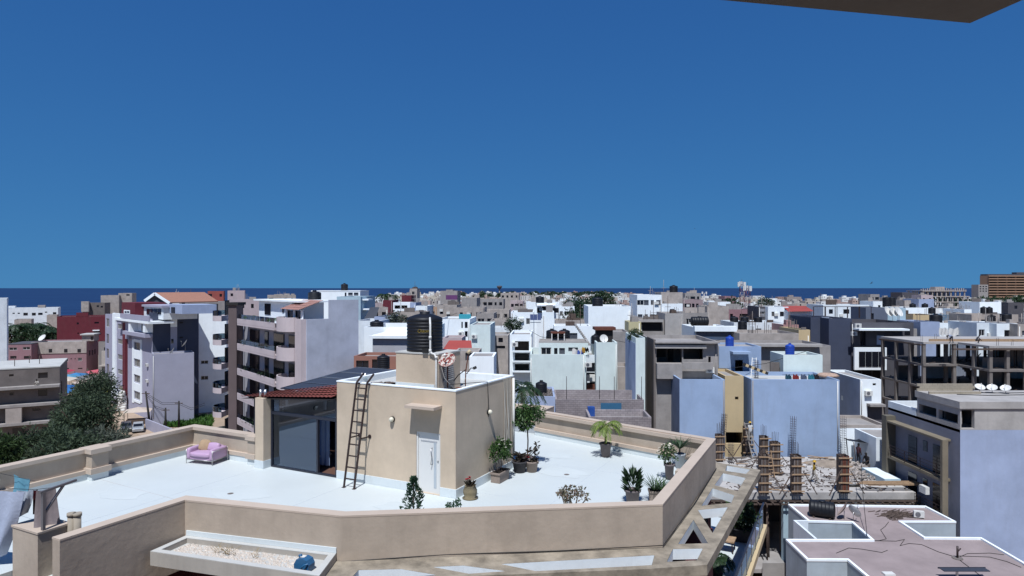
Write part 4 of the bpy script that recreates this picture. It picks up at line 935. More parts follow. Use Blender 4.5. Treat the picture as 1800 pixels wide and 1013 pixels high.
def cage(name, x, y, z0, h, w=.34, tilt=0.0, tie=.22, bars=3, label=None, par=None):
    m = MB(); top = Vector((x + tilt, y, z0 + h)); bot = Vector((x, y, z0))
    offs = [(-w / 2, -w / 2), (w / 2, -w / 2), (w / 2, w / 2), (-w / 2, w / 2)] + [(0, -w / 2), (0, w / 2)]
    for (a, b) in offs: m.cyl(bot + Vector((a, b, 0)), top + Vector((a, b, 0)), .016, n=4)
    for k in range(int(h / tie)):
        c = bot.lerp(top, (k + .5) * tie / h); q = [c + Vector((a, b, 0)) for a, b in offs[:4]]
        for i in range(4): m.bar(q[i], q[(i + 1) % 4], .016)
    o = m.build(name, REBAR, par)
    if label: tag(o, label, "rebar cage", "rebar cages on the slab")
    return o
def form_column(u, vb, h, w, reb, label, seed):
    """column shuttered with upright boards, clamped by battens, bars standing out of the top, slanting props"""
    d = (CAMZ - SZ) * F / (vb - CY); x = X(u, d); t = thing("formwork_column", label, "formwork column", (x, d, SZ), 0, "shuttered columns on the slab"); rr = random.Random(seed)
    n = 5; bw = 2 * w / n
    for i in range(n):
        xx = -w + bw * i; hh = h * rr.uniform(.95, 1.03)
        MB().box(xx + .012, xx + bw - .012, -w - .04, -w, .03, hh).build("board", ([RUST, WOOD, RUST, WOOD, RUST] if seed == 3 else [WOOD, CONCD, WOOD, CONCD, WOOD])[(i + seed) % 5], t)
    MB().box(-w, -w + .05, -w, w, .02, h).build("board", WOOD, t); MB().box(w - .05, w, -w, w, .02, h).build("board", WOOD, t); MB().box(-w, w, w, w + .04, .02, h).build("board", WOOD, t)
    for k in range(max(3, int(h / .55))):
        z = .25 + k * (h - .4) / max(2, int(h / .55) - 1)
        MB().bar((-w - .2, -w - .09, z), (w + .2, -w - .09, z + rr.uniform(-.03, .03)), .07, .09).build("clamp_batten", WOODL, t)
    m = MB()
    for i in range(5): m.cyl((-w * .7 + .35 * w * i, rr.uniform(-.1, .1), h - .2), (-w * .7 + .35 * w * i + rr.uniform(-.05, .05), 0, h + reb * rr.uniform(.85, 1.05)), .016, n=4)
    m.build("rebar", REBAR, t)
    for sg in (-1, 1): MB().bar((sg * (w + .05), -w - .1, h * .62), (sg * (w + 1.15), -.6 + rr.uniform(-.3, .3), .03), .07, .06).build("slant_prop", WOOD, t)
    return t
form_column(1342, 868, 3.1, .30, .5, "shuttered column nearest the pergola corner", 1)
form_column(1342.5, 829, 3.1, .30, 1.0, "tall shuttered column directly behind the one nearest the pergola", 2)
form_column(1362, 834, 2.8, .34, .95, "shuttered column beside the wooden ladder", 8)
form_column(1399, 867, 3.0, .31, 1.0, "shuttered column left of the yellow vested worker", 6)
form_column(1481.5, 866, 2.95, .33, .15, "reddish shuttered column right of the yellow vested worker", 3)
form_column(1264, 811, 2.5, .29, 1.1, "leftmost shuttered column beside the terrace parapet", 4)
form_column(1313, 799, 2.7, .30, .2, "shuttered column under the worker on the ladder", 5)
def on_slab(u, v): return PL(u, v, SZ)
for (u, v, h, tl, lb) in ((1380, 797, 3.9, .1, "tall rebar cage against the blue wall"), (1469, 798, 3.9, 0, "tall rebar cage at the right end of the blue wall"), (1268, 806, 4.2, .3, "leaning rebar cage at the far left of the slab"), (1285, 815, 1.9, 0, "short rebar cage near the terrace parapet")):
    x, y = on_slab(u, v); cage("rebar_cage", x, min(y, sy1 - .3), SZ, h, .38, tl, label=lb)
# wooden ladders
def ladder(name, label, p, q, w, n, mat):
    t = thing(name, label, "ladder", p, 0); q = Vector(q) - Vector(p); sd = Vector((1, 0, 0)) * w / 2
    for sg in (-1, 1): MB().bar(sd * sg, q + sd * sg * .85, .06, .05).build("rail", mat, t)
    for k in range(n): c = q * ((k + .6) / n); MB().bar(c - sd, c + sd, .04, .05).build("rung", mat, t)
    return t
lx, ly = on_slab(1322, 806); ladder("ladder", "pale ladder with a worker on it by the cream house", (lx + .2, ly - .3, SZ), (lx - .35, ly + .5, SZ + 3.3), .5, 9, plaster("pale_wood", (.45, .42, .4), streak=0))
lx, ly = on_slab(1357, 842); ladder("ladder", "short wooden ladder between the two tall shuttered columns", (lx, ly, SZ), (lx - .15, ly + .4, SZ + 2.3), .5, 8, WOODL)
# planks, bars and rubble lying about
r = random.Random(21)
for k in range(46):
    u, v = r.uniform(1290, 1560), r.uniform(800, 866); x, y = on_slab(u, v); a = r.uniform(-.9, .9) if r.random() < .7 else r.uniform(0, 3.1); L_ = r.uniform(.8, 2.6)
    y = min(max(y, sy0 + .5), sy1 - .6); x = min(x, sx1 - 2.6)
    o = MB().bar((-L_ / 2, 0, 0), (L_ / 2, 0, r.uniform(0, .12)), r.uniform(.06, .16), .04).build("loose_plank", r.choice([WOOD, WOODL, CONCD, WOOD]), None, (x, y, SZ + .04 + .01 * (k % 7)), a); tag(o, f"{['short', 'medium', 'long'][min(2, int((L_ - .8) / .6))]} {o.data.materials[0].name.replace('_', ' ').replace('plank', 'timber')} plank {'near the slab front' if v > 845 else 'at the slab middle' if v > 820 else 'at the slab rear'} {'left of the yellow vested worker' if u < 1425 else 'right of the reddish column' if u > 1490 else 'by the yellow vested worker'}", "plank", "planks scattered over the slab")
for k in range(9):
    x, y = on_slab(1572, 862); L_ = 5.2
    o = MB().bar((-L_ / 2 + r.uniform(-.4, .4), 0, 0), (L_ / 2, 0, .01), .12, .05).build("long_plank", WOODL, None, (x, y - .3 + .3 * (k % 3), SZ + .5 + .055 * (k // 3)), r.uniform(-.015, .015)); tag(o, f"{['front', 'middle', 'rear'][k % 3]} long pale plank in the {['bottom', 'middle', 'top'][k // 3]} layer of the stack at the slab's right end", "plank", "stack of long planks")
m = MB()
for k in range(420):
    u = r.gauss(1520, 26); v = r.gauss(832, 9); x, y = on_slab(u, v); y = min(max(y, sy0 + .6), sy1 - .4); x = min(x, sx1 - .8); s_ = r.uniform(.05, .2); h_ = max(0, .55 - abs(u - 1520) / 70) * r.random()
    m.bar((x - s_, y, SZ + h_), (x + s_ * r.uniform(-1, 1.5), y + r.uniform(-s_, s_), SZ + h_ + r.uniform(0, s_)), s_ * .7, s_ * .6)
o = m.build("rubble", [SAND], None); tag(o, "heap of rubble and offcuts on the slab", "rubble", kind="stuff")
m = MB(); c = on_slab(1462, 816); vs = []
for j in range(5):
    for i in range(18): a = i / 18 * 6.283; R_ = (1 - j / 4.6); vs.append((c[0] + math.cos(a) * 2.3 * R_ * (1 + .12 * math.sin(3 * a)), c[1] + math.sin(a) * 1.5 * R_, SZ + .01 + .42 * (j / 4.6) ** .8))
m.add(vs, [(j * 18 + i, j * 18 + (i + 1) % 18, (j + 1) * 18 + (i + 1) % 18, (j + 1) * 18 + i) for j in range(4) for i in range(18)], True)
o = m.build("sand_heap", plaster("building_sand", (0.33, 0.28, 0.24), var=.3, scale=2, streak=0, bump=.5)); tag(o, "low heap of building sand behind the yellow vested worker", "sand heap")
m = MB()
for k in range(700):
    u, v = r.uniform(1275, 1600), 797 + 68 * r.random() ** 1.1; x, y = on_slab(u, v)
    if not (sy0 + .2 < y < sy1 - .4 and x < sx1 - .3): continue
    s_ = r.choice((.05, .08, .12, .18, .28)); a = r.random() * 6.28; m.bar((x, y, SZ + .03), (x + math.cos(a) * s_, y + math.sin(a) * s_, SZ + .03 + r.uniform(0, .08)), .05 + .3 * s_ * r.random(), .04)
o = m.build("slab_litter", [WOOD]); tag(o, "litter of offcuts and dirt all over the fresh slab", "litter", kind="stuff")
m = MB()
for k in range(16):
    u, v = r.uniform(1300, 1560), r.uniform(802, 858); x, y = on_slab(u, v)
    if y < sy1 - 1 and x < sx1 - 3: m.tube([(x, y, SZ + .05), (x + r.uniform(.5, 1.5), y + r.uniform(-.6, .6), SZ + .1 + r.random() * .2), (x + r.uniform(1.5, 3), y + r.uniform(-1, 1), SZ + .05)], .022, 4)
o = m.build("loose_rebar", REBAR); tag(o, "bent loose reinforcing bars strewn over the slab", "rebar", kind="stuff")
# dark shelter over the two seated figures
shx, shy = on_slab(1515, 812); sh = thing("shelter", "dark tarpaulin shelter on poles at the far right of the slab", "shelter", (shx, shy, SZ))
m = MB(); nx = 10; vs = []
for i in range(nx + 1):
    for j in range(5): vs.append((-1.3 + 2.75 * i / nx, -.9 + .45 * j, 2.05 + .16 * math.sin(i * .8 + j * .6) - .05 * j + (.0 if i < 8 else -.12 * (i - 7))))
m.add(vs, [(i * 5 + j, (i + 1) * 5 + j, (i + 1) * 5 + j + 1, i * 5 + j + 1) for i in range(nx) for j in range(4)], True); m.build("tarpaulin", flat("dark_tarp", (0.018, 0.022, 0.04), .7), sh)
for (a, b) in ((-1.2, -.85), (1.05, -.85), (-1.0, .85), (1.2, .85)): MB().cyl((a * .8, b, 0), (a, b, 2.0), .035, n=6).build("pole", WOOD, sh)
o = MB().cyl((0, 0, 0), (.9, 0, .0), .10, n=8).build("cable_coil", BLACKR, None, (*on_slab(1492, 856), SZ + .1)); tag(o, "black coil of cable on the slab front", "cable")

# ------------------------------------------------------------------ pinkish flat roof in front
RZ = 8.5
def R_(u, v): return PL(u, v, RZ + .0)
pr = thing("flat_roofed_house", "low pale house with pinkish flat roof and white rims at the lower right", "house", (0, 0, 0))
outl = [R_(1385, 889), R_(1421, 919), R_(1497, 921), R_(1531, 951), R_(1381, 951), R_(1418, 987), R_(1489, 987.5), R_(1532, 1024), R_(1640, 1090), R_(1930, 1085), R_(1802, 993), R_(1725, 948), R_(1626, 947), R_(1585, 920), R_(1681, 920), R_(1627, 892)]
MB().prism(outl, RZ - .02, RZ).build("roof", WALKROOF, pr)
for i in range(len(outl)):
    p, q = Vector(outl[i]), Vector(outl[(i + 1) % len(outl)])
ar = sum(outl[i][0] * outl[(i + 1) % len(outl)][1] - outl[(i + 1) % len(outl)][0] * outl[i][1] for i in range(len(outl)))
ring_in = inset(outl if ar > 0 else outl[::-1], .16); ring_out = outl if ar > 0 else outl[::-1]
MB().prism(ring_out, RZ + .001, RZ + .13, [ring_in]).build("rim", WHITE, pr)
MB().prism(inset(ring_out, .02), 0, RZ - .021).build("wall", plaster("pale_side_wall", (0.45, 0.53, 0.62), streak=.08, var=.15), pr)
wl = [R_(1421, 919), R_(1400, 919), R_(1436, 950)]
MB().prism(strip(wl, .0, .16), RZ - 4, RZ + .13).build("light_well_wall", WHITE2, pr)
MB().box(outl[3][0] - 1.6, outl[3][0] - .8, outl[3][1] + .8, outl[3][1] + 1.6, RZ - 1.0, RZ - .6).build("air_conditioner", PVC, pr)
cx_, cy_ = R_(1423, 950)
MB().box(R_(1390, 960)[0], R_(1400, 960)[0], outl[4][1] - .4, outl[4][1] - .02, 4, 6).build("window", DARK, pr)
htank("black tank lying on its side on the pinkish roof", (*R_(1445, 909), RZ + .01), .57, 1.75, math.radians(-28))
dish("satellite_dish", "brown and white satellite dish beside the lying black tank", (*R_(1484, 913), RZ + .01), math.radians(150), .6, .55, plaster("faded_dish", (.42, .33, .32), streak=.2), GALV, .6)
dish("satellite_dish", "white satellite dish at the light well corner of the pinkish roof", (*R_(1500, 918), RZ + .14), math.radians(20), .5, .5, PVC, GALV, .55)
acx, acy = R_(1615, 911); ac = thing("air_conditioner", "white air conditioner unit on the pinkish roof by the debris", "air conditioner", (acx, acy, RZ), -.3)
MB().box(-.33, .33, -.13, .13, .08, .52).build("casing", PVC, ac); MB().cyl((-.08, -.131, .3), (-.08, -.15, .3), .17, n=20).build("fan_grille", ALU, ac)
for sx in (-.25, .25): MB().box(sx - .04, sx + .04, -.12, .12, .0, .079).build("foot", BLACKR, ac)
m = MB()
for k in range(150):
    u, v = r.gauss(1578, 14), r.gauss(906, 3.2); x, y = R_(u, v); s_ = r.uniform(.04, .3); m.bar((x - s_, y, RZ + .02), (x + s_, y + r.uniform(-s_, s_), RZ + r.uniform(.02, .16)), .05, .04)
o = m.build("debris", WOOD); tag(o, "scatter of broken wood on the pinkish roof", "debris", kind="stuff")
def roof_cable(label, pts, rad=.018, mat=BLACKR):
    o = MB().tube([(*R_(u, v), RZ + .02) for u, v in pts], rad, 4).build("cable", mat); tag(o, label, "cable")
roof_cable("thin cable winding from the debris down the pinkish roof", [(1562, 918), (1556, 926), (1548, 932), (1553, 940), (1558, 948), (1545, 951), (1530, 951)])
roof_cable("tangled cable lying across the middle of the pinkish roof", [(1530, 951), (1575, 952), (1590, 949), (1582, 960), (1598, 956), (1620, 958), (1650, 971), (1680, 980), (1720, 1010), (1735, 1024)])
roof_cable("cable running from the metal stub to the right roof rim", [(1682, 982), (1700, 974), (1740, 973), (1765, 976)])
roof_cable("cable curving over the right half of the pinkish roof", [(1684, 978), (1740, 980), (1770, 988), (1795, 998)])
roof_cable("faint cable over the left of the pinkish roof", [(1470, 973), (1492, 964), (1515, 966), (1550, 972), (1560, 968)])
st = thing("pipe_stub", "dark metal stub standing on the pinkish roof", "pipe", (*R_(1683, 982), RZ))
MB().cyl((0, 0, 0), (0, 0, .75), .06, n=8).build("stub", STEEL, st); MB().cyl((0, 0, .4), (.2, 0, .62), .04, n=6).build("branch_pipe", STEEL, st); MB().cyl((0, 0, .0), (0, 0, .05), .3, n=12).build("base_flange", CONCD, st)
hx_, hy_ = R_(1517, 960); o = MB().tube([(*R_(1524.5, 948), RZ + .1), (*R_(1516, 905), RZ + 1.8), (*on_slab(1513, 860), SZ + 2.4), (*on_slab(1507, 838), SZ + 2.6)], .02, 5).build("hose", BLACKR); tag(o, "black cable hanging from the building site to the pinkish roof", "cable")
for (uu, vv, ww, lb) in ((1562, 1011, .5, "white box at the bottom edge of the pinkish roof"),):
    x, y = R_(uu, vv); o = MB().box(-.3, .3, -.2, .2, 0, .12).build("roof_box", PVC, None, (x, y, RZ)); tag(o, lb, "box")
x, y = R_(1700, 1014); t = thing("solar_array", "dark solar panel edge at the bottom right of the pinkish roof", "solar panel", (x, y, RZ + .5)); MB().box(-1.6, 1.0, -.45, .0, -.02, .02).build("cell_sheet", SOLAR, t); MB().box(-1.66, 1.06, .001, .04, -.04, .04).build("panel_frame", FRAME, t); MB().box(-.8, -.7, -.3, -.2, -.5, -.021).build("leg", GALV, t)
x, y = R_(1690, 1008)
# small lower roof at the left of it
lowz = 3.6
low = thing("low_annex", "low annex roof with round grey stain beside the pale house", "annex", (0, 0, 0))
MB().prism([PL(1365, 925, lowz), PL(1420, 925, lowz), PL(1412, 990, lowz), PL(1340, 990, lowz)], 0, lowz).build("block", GREYROOF, low)

# ------------------------------------------------------------------ tall lavender building at the right edge
B = thing("concrete_top_building", "lavender building with raw concrete top floor at the right edge", "building", (0, 0, 0))
bx, yn, yf, bt = 32.2, 47.0, 56.0, Z(706, 47.0)
zU = Z(756, 47.0)                                       # foot of the concrete floor
ox0, oz0, ox1, oz1 = X(1690, 47) - bx, Z(754, 47) - zU, X(1713, 47) - bx, Z(721, 47) - zU
m = MB(); m.wall((bx, yn, zU + .002), (1, 0, 0), 18, bt - zU - .5, [(ox0, oz0 + .02, ox1, oz1)], .3)
m.wall((bx, 52.0, zU + .002), (0, -1, 0), 5.0, bt - zU - .5, [(.25, .35, 2.35, bt - zU - 1.0), (2.6, .35, 4.75, bt - zU - 1.0)], .3)
m.wall((bx + 18, yn, zU), (0, 1, 0), 5.0, bt - zU - .5); m.wall((bx + 18, 52, zU), (-1, 0, 0), 18, bt - zU - .5)
m.build("upper_wall", CONCL, B)
MB().box(bx - .12, bx + 18, yn - .12, 52.1, bt - .498, bt).build("roof_slab", CONCL, B)
MB().box(bx + .8, bx + 17, 49.8, 49.95, zU, bt - .5).build("inner_wall", CONCD, B); MB().box(bx + 2.2, bx + 2.3, 47.3, 51.8, zU, bt - .5).build("inner_wall", CONCD, B)
m = MB(); m.wall((bx, yn, 0), (1, 0, 0), 18, zU); m.build("wall", LAV, B)
# left flank with recessed balconies
fz = [Z(754, 47.0)]
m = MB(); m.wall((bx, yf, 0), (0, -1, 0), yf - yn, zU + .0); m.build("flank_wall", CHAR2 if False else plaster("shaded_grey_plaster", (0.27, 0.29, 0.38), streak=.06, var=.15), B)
MB().box(bx, bx + 18, yn + .01, yf, zU - .2, zU - .001).build("terrace_slab", GREYROOF, B)
MB().box(bx - .0, bx + .18, 52.15, yf, zU, zU + .55).build("terrace_parapet", WHITE2, B)
MB().box(bx + .2, bx + 4, yf - .2, yf, zU, zU + .55).build("terrace_parapet", WHITE2, B)
for k in range(4):
    zt = zU - 1.05 - k * 2.95; zb_ = zt - 2.95
    if zb_ < -3: break
    w_ = MB().box(bx - .72, bx - .003, 48.05, 54.8, zb_ - .02, zb_ + .16).build("balcony_slab", plaster("ochre_concrete", (0.24, 0.21, 0.165), streak=.08, var=.2), B)
    for z in (.35, .6, .85, 1.1): MB().bar((bx - .70, 48.2, zb_ + z), (bx - .70, 54.7, zb_ + z), .03).build("handrail", STEEL, w_)
    for y in (48.6, 50.5, 52.5, 54.4): MB().box(bx - .72, bx - .68, y - .02, y + .02, zb_ + .16, zb_ + 1.1).build("rail_post", STEEL, w_)
    for (a, b, z0, z1) in ((48.9, 50.0, .17, 2.3), (52.0, 53.1, .17, 2.3), (50.7, 51.2, 1.5, 2.3)):
        MB().box(bx - .05, bx - .004, a, b, zb_ + z0, zb_ + z1).build("window", DARK, B)
zt = zU - 1.05
OC = plaster("ochre_concrete", (0.24, 0.21, 0.165))
MB().box(bx - .75, bx - .004, 48.0, 54.9, zt, zt + .14).build("beam", OC, B)
MB().box(bx - .78, bx - .36, 47.75, 47.998, 0, zt + .14).build("fin", OC, B); MB().box(bx - .78, bx - .004, 54.902, 55.6, 0, zt + .5).build("fin", plaster("dark_ochre", (.15, .14, .12), streak=.1), B)
t = thing("air_conditioner", "white air conditioner hung on the balcony flank of the lavender building", "air conditioner", (bx - .95, 49.6, zt - 4.3), math.radians(90)); MB().box(-.4, .4, -.15, .15, 0, .55).build("casing", PVC, t); MB().cyl((-.1, -.151, .28), (-.1, -.18, .28), .2, n=16).build("fan_grille", ALU, t)
# block rows, dishes and cables on its roof
BLK = plaster("breeze_block", (0.40, 0.36, 0.30), streak=.02, var=.2)
mesh0 = None
for k, (y, n, x, rows_) in enumerate(((51.9, 11, bx - .1, 2), (50.4, 10, bx - .1, 1))):
    wl_ = thing("block_wall", ["low breeze block wall two courses high at the back of the concrete roof", "single course of breeze blocks along the concrete roof"][k], "block wall", (x, y, bt))
    for rr_ in range(rows_ + (1 if k == 0 else 0)):
        for i in range(n):
            o = bpy.data.objects.new("block", mesh0) if mesh0 else MB().box(-.195, .195, -.07, .07, 0, .185).build("block", BLK)
            if mesh0: COL.objects.link(o)
            mesh0 = o.data; o.parent = wl_; o.location = (.2 + .4 * i + (.2 if rr_ % 2 else 0), 0, .002 + .19 * rr_)
for (u, v, lb, az) in ((1722, 690, "white dish tilted left on the concrete roof", 200), (1744, 691, "middle white dish on the concrete roof", 170), (1768, 692, "rightmost white dish on the concrete roof", 160)):
    x, y = PL(u, v, bt); dish("satellite_dish", lb, (x, min(y, 51.8), bt), math.radians(az + 60), 1.0, .36, PVC, GALV, .35)
for i, pts in enumerate([[(34, 50), (36, 49.5), (39, 49.8), (42, 49.2), (46, 49.5)], [(35, 51), (38, 50.6), (41, 50.9), (43, 50.2), (47, 50.6)]]):
    o = MB().tube([(a, b, bt + .03) for a, b in pts], .03, 5).build("cable", BLACKR); tag(o, ["front", "rear"][i] + " one of two black cables lying across the concrete roof", "cable")

# ------------------------------------------------------------------ concrete skeleton building
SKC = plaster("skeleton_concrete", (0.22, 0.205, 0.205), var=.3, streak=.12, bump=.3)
K = thing("concrete_skeleton", "bare concrete frame of an unfinished building with open floors", "building", (0, 0, 0))
zt0 = Z(592, 100); fl_h = 3.05
kp = [(56.6, 100.5), (56.6, 90.0), (61.3, 90.0), (61.3, 84.0), (90, 84.0), (90, 100.5)]
lev = [zt0 - fl_h * k for k in range(6)]
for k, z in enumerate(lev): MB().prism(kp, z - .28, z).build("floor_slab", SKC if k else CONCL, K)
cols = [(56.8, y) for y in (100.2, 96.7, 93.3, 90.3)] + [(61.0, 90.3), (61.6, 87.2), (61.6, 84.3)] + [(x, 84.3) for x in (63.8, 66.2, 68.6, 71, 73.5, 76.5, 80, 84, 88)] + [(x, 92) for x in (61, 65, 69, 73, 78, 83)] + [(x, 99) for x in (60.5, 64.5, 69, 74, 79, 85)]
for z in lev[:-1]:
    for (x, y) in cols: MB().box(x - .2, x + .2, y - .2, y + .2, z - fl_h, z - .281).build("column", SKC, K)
r = random.Random(9)
for _ in range(70):
    x = r.uniform(62, 84); y = r.uniform(85, 99); MB().cyl((x, y, lev[1]), (x + r.uniform(-.1, .1), y, lev[0] - .28), .07, n=6).build("prop", WOOD, K)
m = MB()
for _ in range(260):
    x, y, z = r.uniform(57, 84), r.uniform(85, 100), r.choice(lev[1:4]); s_ = r.uniform(.1, .5)
    if x > 61.8 or y > 90.5: m.bar((x - s_, y, z + .05), (x + s_, y + r.uniform(-.4, .4), z + r.uniform(.05, .6)), .12, .08)
q = m.build("site_litter", WOOD, K); q["kind"] = "stuff"
for (x, y, w_, z, h_) in ((62.3, 86.5, 3.5, 1, 1.3), (66.5, 88, 4, 1, 2.7), (73, 87, 3, 1, 1.9), (64, 89.5, 3, 2, 2.7), (70, 88.5, 5, 2, 2.7), (57.5, 97.5, 3, 2, 2.0), (58, 95, 2.5, 3, 2.7)): MB().box(x, x + w_, y, y + .18, lev[z], lev[z] + h_).build("block_partition", SKC, K)
MB().box(72, 84, 97.9, 98.1, lev[5], lev[0] - .3).build("infill_wall", WHITE2, K); MB().box(62, 66, 98.2, 98.4, lev[4], lev[1] - .3).build("infill_wall", WHITE2, K)
m = MB()
for k in range(9): m.box(66.5 - .28 * k, 66.8 - .28 * k, 93, 94.2, lev[2] + .3 * k, lev[2] + .3 * k + .35)
m.build("stair", CONCD, K)
MB().box(56.45, 90, 83.6, 83.9, lev[0] - .5, lev[0] - .3).build("edge_formwork", WOOD, K); MB().box(56.2, 56.4, 90, 100.4, lev[0] - .5, lev[0] - .3).build("edge_formwork", WOOD, K)
m = MB()
for x in [57 + 1.9 * k for k in range(17)]:
    y = 84.5 if x > 61.5 else 91
    for a in (-.12, .12): m.cyl((x + a, y, lev[0]), (x + a + r.uniform(-.05, .05), y, lev[0] + r.uniform(.5, 1.2)), .02, n=4)
m.build("starter_bars", REBAR, K)
o = MB().box(0, 16, 0, .06, 0, .35).build("formwork_board", WOODL, None, (58, 91.0, lev[0] + .01), -.02); tag(o, "pale board line along the top slab of the concrete skeleton", "board")

# ================================================================== PEOPLE
def person(label, loc, rz, J, shirt, trousers, hat=None, skin=(0.055, 0.03, 0.022), shoes=(0.02, 0.02, 0.02)):
    """continuous skinned body over a posed skeleton; J overrides joint positions (metres, facing -y)"""
    jt = dict(pelvis=(0, 0, .93), waist=(0, 0, 1.08), chest=(0, -.01, 1.32), neck=(0, -.01, 1.50), head0=(0, -.02, 1.58), head1=(0, -.03, 1.73),
              shL=(-.19, 0, 1.43), elL=(-.25, .02, 1.15), wrL=(-.25, -.08, .90), haL=(-.25, -.11, .80), shR=(.19, 0, 1.43), elR=(.25, .02, 1.15), wrR=(.25, -.08, .90), haR=(.25, -.11, .80),
              hiL=(-.10, 0, .90), knL=(-.11, -.02, .50), anL=(-.11, .02, .09), toL=(-.12, -.15, .04), hiR=(.10, 0, .90), knR=(.11, -.02, .50), anR=(.11, .02, .09), toR=(.12, -.15, .04))
    jt.update(J)
    rad = dict(pelvis=.15, waist=.14, chest=.165, neck=.065, head0=.085, head1=.09, sh=.075, el=.055, wr=.038, ha=.045, hi=.105, kn=.07, an=.048, to=.045)
    zone = dict(pelvis=1, waist=0, chest=0, neck=2, head0=2, head1=2, sh=0, el=0, wr=2, ha=2, hi=1, kn=1, an=1, to=3)
    names = list(jt); idx = {n: i for i, n in enumerate(names)}
    E_ = [("pelvis", "waist"), ("waist", "chest"), ("chest", "neck"), ("neck", "head0"), ("head0", "head1")]
    for s_ in "LR": E_ += [("chest", "sh" + s_), ("sh" + s_, "el" + s_), ("el" + s_, "wr" + s_), ("wr" + s_, "ha" + s_), ("pelvis", "hi" + s_), ("hi" + s_, "kn" + s_), ("kn" + s_, "an" + s_), ("an" + s_, "to" + s_)]
    me = bpy.data.meshes.new("skeleton"); me.from_pydata([jt[n] for n in names], [(idx[a], idx[b]) for a, b in E_], []); o = bpy.data.objects.new("skeleton", me); COL.objects.link(o)
    md = o.modifiers.new("skin", 'SKIN'); sub = o.modifiers.new("sub", 'SUBSURF'); sub.levels = 1; sub.render_levels = 1
    key = lambda n: n if n in rad else n[:2]
    for n in names:
        sv = me.skin_vertices[0].data[idx[n]]; rr = rad[key(n)]; sv.radius = (rr, rr * (.78 if key(n) in ("pelvis", "waist", "chest") else 1)); sv.use_root = (n == "pelvis")
    dg = bpy.context.evaluated_depsgraph_get(); dg.update(); bmesh_ = bpy.data.meshes.new_from_object(o.evaluated_get(dg)); bpy.data.objects.remove(o)
    bmesh_.materials.clear()
    nm = label.replace(" ", "_")[:18]
    for k, c in enumerate((shirt, trousers, skin, shoes)): bmesh_.materials.append(flat(f"clothing_{c}", c, .85))
    segs = [(Vector(jt[a]), Vector(jt[b]), zone[key(b)] if key(b) not in ("neck",) else 0) for a, b in E_]
    for p in bmesh_.polygons:
        best = (9, 0)
        for a, b, z in segs:
            ab = b - a; t = max(0, min(1, (p.center - a).dot(ab) / ab.length_squared)); dd = (p.center - a - ab * t).length
            if dd < best[0]: best = (dd, z)
        p.material_index = best[1]; p.use_smooth = True
    t = thing("person", label, "person", loc, rz); b = bpy.data.objects.new("body", bmesh_); COL.objects.link(b); b.parent = t
    h = Vector(jt["head1"]); up = (h - Vector(jt["head0"])).normalized()
    if hat:
        q = up.to_track_quat('Z', 'Y'); c = MB().lathe([(.15, .0), (.155, .015), (.122, .02), (.12, .07), (.09, .115), (.05, .135), (.001, .14)], 16).build("helmet", hat, t); c.location = h + up * .0; c.rotation_euler = q.to_euler()
    else:
        c = MB().lathe([(.088, -.05), (.102, .0), (.095, .06), (.05, .105), (.001, .115)], 14).build("hair", BLACKR, t); c.location = h + Vector((0, .02, 0)); c.rotation_euler = up.to_track_quat('Z', 'Y').to_euler()
    return t
YEL = flat("yellow_helmet", (0.62, 0.38, 0.02), .4)
x, y = on_slab(1431, 849)
person("worker in yellow vest and helmet walking on the slab", (x, y, SZ), math.radians(70), dict(elR=(.27, -.1, 1.17), wrR=(.22, -.28, 1.02), haR=(.2, -.36, .98), elL=(-.26, .1, 1.15), wrL=(-.25, .12, .9), haL=(-.25, .13, .8), knL=(-.11, -.22, .52), anL=(-.11, -.25, .09), toL=(-.11, -.42, .05), knR=(.11, .08, .5), anR=(.11, .3, .12), toR=(.11, .16, .05)), (0.30, 0.20, 0.02), (0.42, 0.40, 0.38), YEL)
x, y = on_slab(1322, 806)
person("worker in white shirt and yellow helmet standing on a ladder", (x - .18, y - .02, SZ + 1.62), math.radians(180), dict(elL=(-.3, -.25, 1.25), wrL=(-.2, -.45, 1.4), haL=(-.18, -.52, 1.46), elR=(.3, -.2, 1.2), wrR=(.25, -.4, 1.1), haR=(.24, -.48, 1.12), knL=(-.11, -.2, .62), anL=(-.11, -.05, .30), toL=(-.11, -.22, .27)), (0.60, 0.62, 0.66), (0.36, 0.36, 0.36), YEL)
sit = dict(pelvis=(0, .1, .50), waist=(0, .1, .66), chest=(0, .03, .90), neck=(0, -.02, 1.07), head0=(0, -.05, 1.15), head1=(0, -.09, 1.29), shL=(-.19, .02, 1.0), elL=(-.25, -.05, .74), wrL=(-.16, -.26, .62), haL=(-.12, -.34, .60), shR=(.19, .02, 1.0), elR=(.25, -.05, .74), wrR=(.16, -.26, .62), haR=(.12, -.34, .60), hiL=(-.10, .08, .48), knL=(-.13, -.36, .52), anL=(-.13, -.34, .09), toL=(-.13, -.5, .04), hiR=(.10, .08, .48), knR=(.13, -.36, .52), anR=(.13, -.34, .09), toR=(.13, -.5, .04))
x, y = on_slab(1509, 815); person("figure in dark red top standing under the tarpaulin shelter", (x, y, SZ), math.radians(110), dict(elR=(.27, -.12, 1.16), wrR=(.16, -.28, 1.05), haR=(.1, -.32, 1.02)), (0.07, 0.012, 0.02), (0.012, 0.012, 0.02))
x, y = on_slab(1523, 823); person("figure in black sitting beside the tarpaulin shelter", (x, y, SZ), math.radians(-60), sit, (0.012, 0.012, 0.016), (0.015, 0.015, 0.022))
o = MB().box(-.22, .22, -.18, .18, 0, .38).build("seat_block", CONCD, None, (x + .05, y + .05, SZ), math.radians(-60)); tag(o, "grey block under the seated figure in black", "block")
